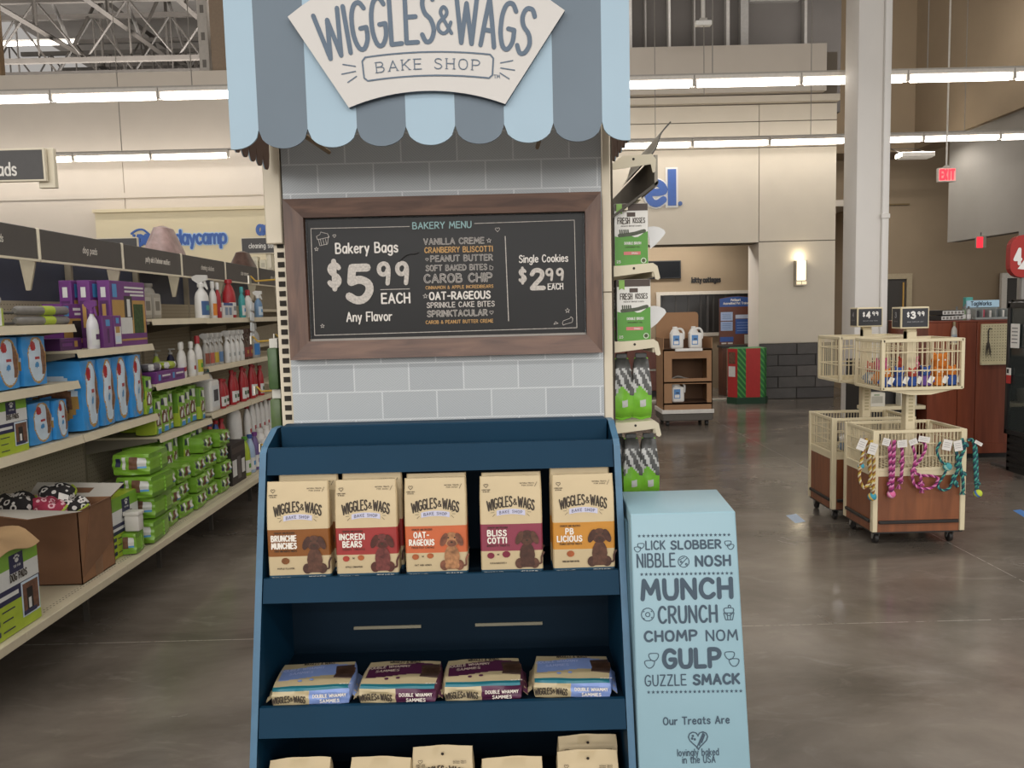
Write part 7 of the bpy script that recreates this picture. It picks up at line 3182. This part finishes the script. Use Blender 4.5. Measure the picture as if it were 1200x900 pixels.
rope_toy('short pink rope toy with knots and frayed end between pink ropes', 1055, 528, [[(1056, 522, 0), (1056, 540, -.01), (1054.5, 566, -.012)]], pnk_, None, ((1056, 541, .013), (1054.5, 562, .014)), ((1053, 567),), ((1054, 515, .06, .045, -4),))
rope_toy('pink rope ring toy with a wide loop to the right', 1072, 517, [
    [(1067, 518, 0), (1071, 535, -.01), (1069, 552, -.012), (1077, 557, -.014), (1078, 570, -.012)], [(1079, 516, 0), (1083, 524, -.01), (1077, 538, -.012), (1068, 550, -.012), (1070, 566, -.012), (1079, 572, -.012), (1092, 571, -.012), (1098, 562, -.012), (1092, 558, -.012), (1078, 557, -.012)]], pnk_,
    None, ((1070, 551, .014), (1079, 567, .015)), ((1080, 572),), ((1066, 514, .05, .035, -20), (1080, 511, .07, .035, 10)), .008)
rope_toy('teal rope ring toy with a teal ball and white tags', 1100, 517, [
    [(1101, 518, 0), (1096, 528, -.01), (1101, 540, -.012), (1108, 546, -.012), (1104, 558, -.012), (1098, 568, -.012), (1103, 574, -.012), (1112, 571, -.012), (1116, 556, -.012)]], tea,
    (1109.5, 547, .026), (), (), ((1108, 515, .055, .065, 12), (1118, 516, .05, .065, -10)), .007, (M('#4a9aa0', .8), M('#9fd0c4', .8)))
rope_toy('dark teal knotted rope toy beside the right corner post', 1126, 514, [[(1126, 514, 0), (1128, 525, -.01), (1123, 540, -.012), (1127, 560, -.012), (1128, 575, -.012)], [(1118, 520, 0), (1121, 545, -.014), (1117, 562, -.012), (1121, 570, -.012)]], tea, None,
         ((1129, 521, .017), (1122, 545, .016), (1128, 555, .015), (1119, 565, .014)), ((1128, 574),), (), .009)
rope_toy('striped teal rope toy with a lime and blue ball right of the corner post', 1144, 520, [[(1133, 515, -.004), (1139, 516, .008), (1142, 524, .012), (1143, 545, .01), (1145, 574, .002)], [(1137, 515, .02), (1144, 522, .022), (1146, 545, .016), (1146, 574, .006)]], tea,
         (1146, 578, .025), ((1145, 566, .014),), (), ((1144, 517, .05, .02, 30),), .009, (M('#b9c83f', .8), M('#4a78b8', .8)))


# ---------------- plush toys in the raised baskets
def plush(label, x, y, z, m1, m2, s_, rz=0, tagc=True):
    t = thing('plush_toy', label, 'dog toy', (x, y, z), R(rz), 'toys in the raised baskets')
    q = MB()
    q.lathe([(s_ * .2, 0), (s_ * .48, s_ * .12), (s_ * .52, s_ * .5), (s_ * .36, s_ * .85), (s_ * .1, s_ * .95)], m1, 14, None, .8)
    for sx_ in (-1, 1):
        q.tube([(sx_ * s_ * .4, 0, s_ * .6), (sx_ * s_ * .62, -s_ * .1, s_ * .35)], [s_ * .16, s_ * .12], m1, 8)
    q.build('body', t)
    q = MB()
    q.lathe([(s_ * .05, s_ * .8), (s_ * .34, s_ * .9), (s_ * .42, s_ * 1.2), (s_ * .26, s_ * 1.5), (s_ * .04, s_ * 1.56)], m2, 14, None, .9)
    for sx_ in (-1, 1):
        q.tube([(sx_ * s_ * .22, 0, s_ * 1.42), (sx_ * s_ * .34, 0, s_ * 1.66)], [s_ * .12, s_ * .05], m2, 8)
    q.build('head', t)
    q = MB()
    for sx_ in (-1, 1):
        q.lathe([(.004, -.002), (.006, 0), (.004, .002)], lwhite, 8, T(sx_ * s_ * .15, -s_ * .37, s_ * 1.25) @ RX(90))
    q.build('eyes', t)
    if tagc:
        q = MB()
        q.box(-.014, .014, -.001, .001, 0, .045, lwhite, xf=T(s_ * .2, -s_ * .46, s_ * .3) @ RY(25))
        q.build('paper_tag', t, smooth=False)
    return t


ora, blu, pur, pnkp, redp2, grp = M('#d07a2a', .9, .1), M('#2f4f94', .9, .1), M('#6a4a94', .9, .1), M('#b84a78', .9, .1), M('#b04a3a', .9, .1), M('#7a8a9a', .9, .1)
nmz = {id(ora): 'orange', id(blu): 'blue', id(pur): 'purple', id(pnkp): 'pink', id(redp2): 'red', id(grp): 'grey'}
zb = .978
rowA = [(blu, ora, 'first'), (blu, blu, 'second'), (blu, redp2, 'third'), (pur, blu, 'fourth'), (ora, ora, 'fifth'), (blu, ora, 'sixth')]
x0_, x1_, y0_, y1_ = bb1
for k, (m1, m2, od) in enumerate(rowA):
    x = x0_ + .055 + k * (x1_ - x0_ - .1) / 5
    plush('%s plush toy, %s head, in the front raised basket, %s along the front' % (nmz[id(m1)], nmz[id(m2)], od), x, y0_ + .06, zb, m1, m2, .078 if k % 2 else .072, 15 * (k % 3) - 15)
rowB = [(ora, pnkp, 'first'), (redp2, redp2, 'second'), (pur, pnkp, 'third'), (ora, ora, 'fourth')]
for k, (m1, m2, od) in enumerate(rowB):
    x = x0_ + .08 + k * (x1_ - x0_ - .14) / 3
    if abs(x - cc1[0]) < .07:
        x += .07
    plush('tall %s plush toy, %s head, in the front raised basket, %s along the back' % (nmz[id(m1)], nmz[id(m2)], od), x, y0_ + .17 + .1 * (k in (1, 2)), zb, m1, m2, .125 if k == 3 else .105, 10 - 8 * k, False)
plush('grey plush toy with a red head at the left end of the front raised basket', x0_ + .06, y0_ + .27, zb, grp, redp2, .09, -60)
# small toys in the lower baskets
for k, (bxn, bx_0, by_0, m1, m2, lb_) in enumerate(((0, B1X + .12, B1Y + .32, pnkp, ora, 'pink plush toy with an orange head in the lower basket of the front bin'), (1, B2X + .12, B2Y + .1, grp, lwhite, 'grey plush toy with a pale head in the lower basket of the rear bin'), (1, B2X + .26, B2Y + .12, pur, blu, 'purple plush toy in the lower basket of the rear bin'))):
    plush(lb_, bx_0, by_0, .482, m1, m2, .07, 20 * k, k != 0)

# ---------------- red-brown counter behind the bins
CX0, CX1, CY0 = 3.96, 4.86, 7.45
ch = WOOD('counter_cherry', '#6b3320', '#84432b', (5, 5, .5), .4, 3)
ct = thing('sales_counter', 'tall red-brown wooden counter with a pegboard panel beside the black cooler', 'counter', ((CX0 + CX1) / 2, CY0 + .4, 0))
for x0, x1, nm in ((CX0, CX0 + .285, 'panel'), (CX0 + .29, CX0 + .455, 'panel'), (CX0 + .46, CX1, 'panel')):
    q = MB()
    q.box(x0, x1, CY0, CY0 + .8, .1, 1.30, ch, .003, 1)
    wbuild(q, 'panel', ct)
q = MB()
q.box(CX0 - .01, CX1, CY0 - .01, CY0 + .8, .05, .14, ch)
q.box(CX0 + .03, CX1, CY0 + .04, CY0 + .78, 0, .05, blk)
wbuild(q, 'plinth', ct, smooth=False)
q = MB()
q.box(CX0 - .005, CX1, CY0 - .005, CY0 + .8, 1.30, 1.315, M('#7a4030', .35), .002, 1)
wbuild(q, 'countertop', ct, smooth=False)
a, b_ = P(1148, 425, Y=CY0), P(1182, 379, Y=CY0)
q = MB()
q.box(a.x, b_.x, CY0 - .02, CY0 - .002, a.z, b_.z, M('#d3c9a4', .6))
for i in range(10):
    for j in range(13):
        x = a.x + .02 + i * (b_.x - a.x - .03) / 9
        z = a.z + .02 + j * (b_.z - a.z - .04) / 12
        q.box(x - .0035, x + .0035, CY0 - .021, CY0 - .019, z - .0035, z + .0035, M('#6a6048', .8))
q.box(a.x, b_.x, CY0 - .03, CY0 - .002, a.z - .02, a.z, M('#d3c9a4', .6))
wbuild(q, 'pegboard', ct, smooth=False)
u = P(1158, 388, Y=CY0 - .03)
t = thing('hanging_toy', 'dark feathery toy hanging on the pegboard of the counter', 'cat toy', (u.x, CY0 - .03, u.z - .2))
q = MB()
q.tube([(.03, .0, .22), (.0, -.02, .225), (-.01, -.02, .2), (-.008, -.02, .1)], .006, blk, 6)
q.build('hook', t)
q = MB()
for k in range(9):
    an = k * .7
    q.tube([(-.008, -.02, .11), (-.008 + .012 * cos(an), -.02 + .01 * sin(an), .07), (-.004 + .024 * cos(an), -.02 + .012 * sin(an), .0 - .02 * (k % 3))], [.005, .005, .002], M('#4a443c', .8, .2), 5)
q.build('feathers', t)
u = P(1118, 402, Y=CY0 - .03)
t = bottle('cap', 'small clear bottle fixed on the red-brown counter front', M('#b0ada4', .2), M('#8f98a0', .4), M('#8a7a5a', .4), .028, .2, labels=M('#5f6f80', .4))
t.location = (u.x, CY0 - .047, u.z)
q = MB()
q.box(-.03, .03, .0, .045, -.012, -.001, bc)
q.build('wall_bracket', t, smooth=False)
# things lying on the counter
zt_ = 1.316
t = thing('binder_stack', 'black and white ring binders stacked on the counter', 'binders', (P(1104, 376, Y=7.75).x, 7.75, zt_), R(12))
for k in range(2):
    q = MB()
    q.box(-.125 + .012 * k, .125 + .012 * k, -.13, .13, .05 * k, .05 * k + .046, blk, .004, 1)
    q.build('binder', t)
    q = MB()
    q.box(-.12 + .012 * k, .12 + .012 * k, -.1335, -.1295, .05 * k + .006, .05 * k + .04, whp)
    for j in range(6):
        q.box(-.11 + .04 * j + .012 * k, -.085 + .04 * j + .012 * k, -.135, -.133, .05 * k + .012, .05 * k + .034, M('#7f7b76', .6))
    q.build('pages', t, smooth=False)
t = thing('counter_display', 'clear counter display with a pale blue TagWorks header strip', 'display', (P(1162, 375, Y=7.62).x, 7.62, zt_))
clr = M('#9a9f9c', .2, .1, 20)
q = MB()
q.box(-.15, .17, 0, .2, 0, .02, clr, .002, 1)
q.box(-.15, .17, .18, .2, 0, .15, clr)
for k in range(6):
    q.box(-.15 + .0625 * k, -.146 + .0625 * k, 0, .18, .02, .1, clr)
q.build('tray', t, smooth=False)
q = MB()
q.box(-.15, .17, .16, .175, .115, .185, M('#a9c9dc', .4), .002, 1)
hd2 = q.build('header_strip', t, smooth=False)
q = MB()
q.text(shift(script('TagWorks', .038, .2, .2, .18, dn=6), -.01, .135), M('#2a3a4a', .5), T(0, .159, 0))
q.build('lettering', hd2, smooth=False)
for k, (c_, w_) in enumerate((('#3a3a3c', .036), ('#b04a5a', .03), ('#cfcbc4', .034), ('#6a6f70', .034), ('#d8d4cc', .036))):
    q = MB()
    q.box(-.118 + .0625 * k - w_ / 2, -.118 + .0625 * k + w_ / 2, .04, .075, .02, .085 + .01 * (k % 2), M(c_, .5), .003, 1)
    q.build('tag_card', t)
t = carton(.07, .14, .05, M('#4fa39a', .5), [(-.8, .8, -.8, -.1, whp), (-.6, .6, .3, .7, M('#2f7f7a', .5))], 'teal_box', 'small teal box standing on the counter behind the clear display', 'box')
t.location = (P(1142, 365, Y=7.75).x, 7.84, zt_ + .0)
t.scale.z = 1.55
for k, (px, m) in enumerate(((1122, M('#8f938f', .2)), (1130, M('#6f8a62', .3)), (1136, M('#a9a9a6', .2)))):
    o = bottle('cap', 'small clutter bottle on the counter beside the binders, %s of three' % ORD[k], m, whp, M('#5a5a58', .5), .022, .13, group='small bottles on the counter')
    o.location = (P(px, 375, Y=7.65).x, 7.65, zt_)
# dark shelf unit beyond the bins
t = thing('low_shelf_unit', 'dark low shelf unit with a cream shelf behind the basket bins', 'shelving', (3.66, 7.55, 0))
q = MB()
q.box(-.26, .28, .05, .4, 0, .95, M('#2c2a29', .6), .004, 1)
q.build('cabinet', t)
a = P(1058, 479, Y=7.5)
q = MB()
q.box(-.3, .28, -.12, .05, a.z, a.z + .035, bc, .003, 1)
q.build('shelf', t)
for k in range(2):
    o = carton(.15, .13 + .06 * k, .1, M('#cfcabb', .6), [(-.7, .7, -.5, .5, M('#a9a596', .6)), (-.4, .3, .6, .8, M('#8a9a7a', .6))], 'pale_carton', 'pale carton on the cream shelf behind the basket bins, %s' % ['left', 'right'][k], 'box')
    o.location = (3.66 - .18 + .3 * k, 7.55 - .115, a.z + .0355)

# ---------------- black cooler at the right edge
KX, KY = 0.0, 0.0
t = thing('drinks_cooler', 'black glass-door cooler with stickers at the right edge', 'cooler', (0, 0, 0))
cb = M('#1e1d1d', .35, .06)
q = MB()
q.box(KX, KX + .04, KY + .03, KY + .6, .05, 1.5, cb, .004, 1)
q.box(KX + .56, KX + .6, KY + .03, KY + .6, .05, 1.5, cb, .004, 1)
q.box(KX, KX + .6, KY + .56, KY + .6, .05, 1.5, cb)
q.box(KX, KX + .6, KY + .03, KY + .6, 1.42, 1.5, cb)
q.box(KX, KX + .6, KY + .03, KY + .6, .05, .36, cb)
wbuild(q, 'case', t, smooth=False)
q = MB()
for k in range(5):
    q.box(KX + .02, KX + .58, KY + .018, KY + .032, .09 + .052 * k, .122 + .052 * k, M('#131313', .5), .003, 1)
wbuild(q, 'grille', t)
q = MB()
for x0, x1, z0, z1 in ((0, .035, .37, 1.47), (.565, .6, .37, 1.47), (0, .6, .37, .41), (0, .6, 1.43, 1.48)):
    q.box(KX + x0, KX + x1, KY, KY + .028, z0, z1, cb, .003, 1)
d_ = wbuild(q, 'door', t)
gm = bpy.data.materials.new('cooler_glass')
gm.use_nodes = True
gb = gm.node_tree.nodes['Principled BSDF']
gb.inputs['Base Color'].default_value = lin('#8f9a98') + [1]
gb.inputs['Roughness'].default_value = .05
gb.inputs['Transmission Weight'].default_value = .9
q = MB()
q.box(KX + .035, KX + .565, KY + .012, KY + .016, .41, 1.43, gm)
gl_ = wbuild(q, 'glass', t, smooth=False)
q = MB()
for z in (.62, .86, 1.1):
    q.box(KX + .04, KX + .56, KY + .06, KY + .54, z, z + .012, M('#8a8a86', .4, metal=.4))
wbuild(q, 'shelf', t, smooth=False)
q = MB()
q.box(KX + .06, KX + .17, KY - .004, KY - .0, 1.10, 1.30, lwhite)
for k in range(5):
    q.box(KX + .075, KX + .15, KY - .005, KY - .004, 1.14 + .03 * k, 1.148 + .03 * k, M('#6f6f70', .6))
wbuild(q, 'paper_notice', t, smooth=False)
q = MB()
q.box(KX + .018, KX + .075, KY - .004, KY - .0, .80, .87, M('#b02a2a', .5))
q.box(KX + .018, KX + .075, KY - .004, KY - .0, .87, .93, lwhite)
q.box(KX + .024, KX + .05, KY - .005, KY - .004, .885, .92, blk)
wbuild(q, 'sticker', t, smooth=False)
t.location = (4.2, 6.66, 0)
t.rotation_euler.z = R(-90)
for z in (.632, .872, 1.112):
    for k in range(4):
        o = thing('food_roll', 'wrapped %s food roll inside the black cooler, %s on the %s shelf' % (['brown', 'red'][k % 2], ORD[k], {.632: 'lower', .872: 'middle', 1.112: 'upper'}[z]), 'pet food', (4.2 + .16, 6.66 - .1 - .12 * k, z), R(-90), 'food rolls in the cooler')
        q = MB()
        q.lathe([(.02, 0), (.038, .01), (.04, .14), (.02, .16)], M(['#6f4a38', '#8a3a34'][k % 2], .4, .15, 30), 12)
        q.build('wrapper', o)
        q = MB()
        q.lathe([(.0405, .05), (.0405, .1)], M('#b9b09c', .5), 12)
        q.build('label', o)
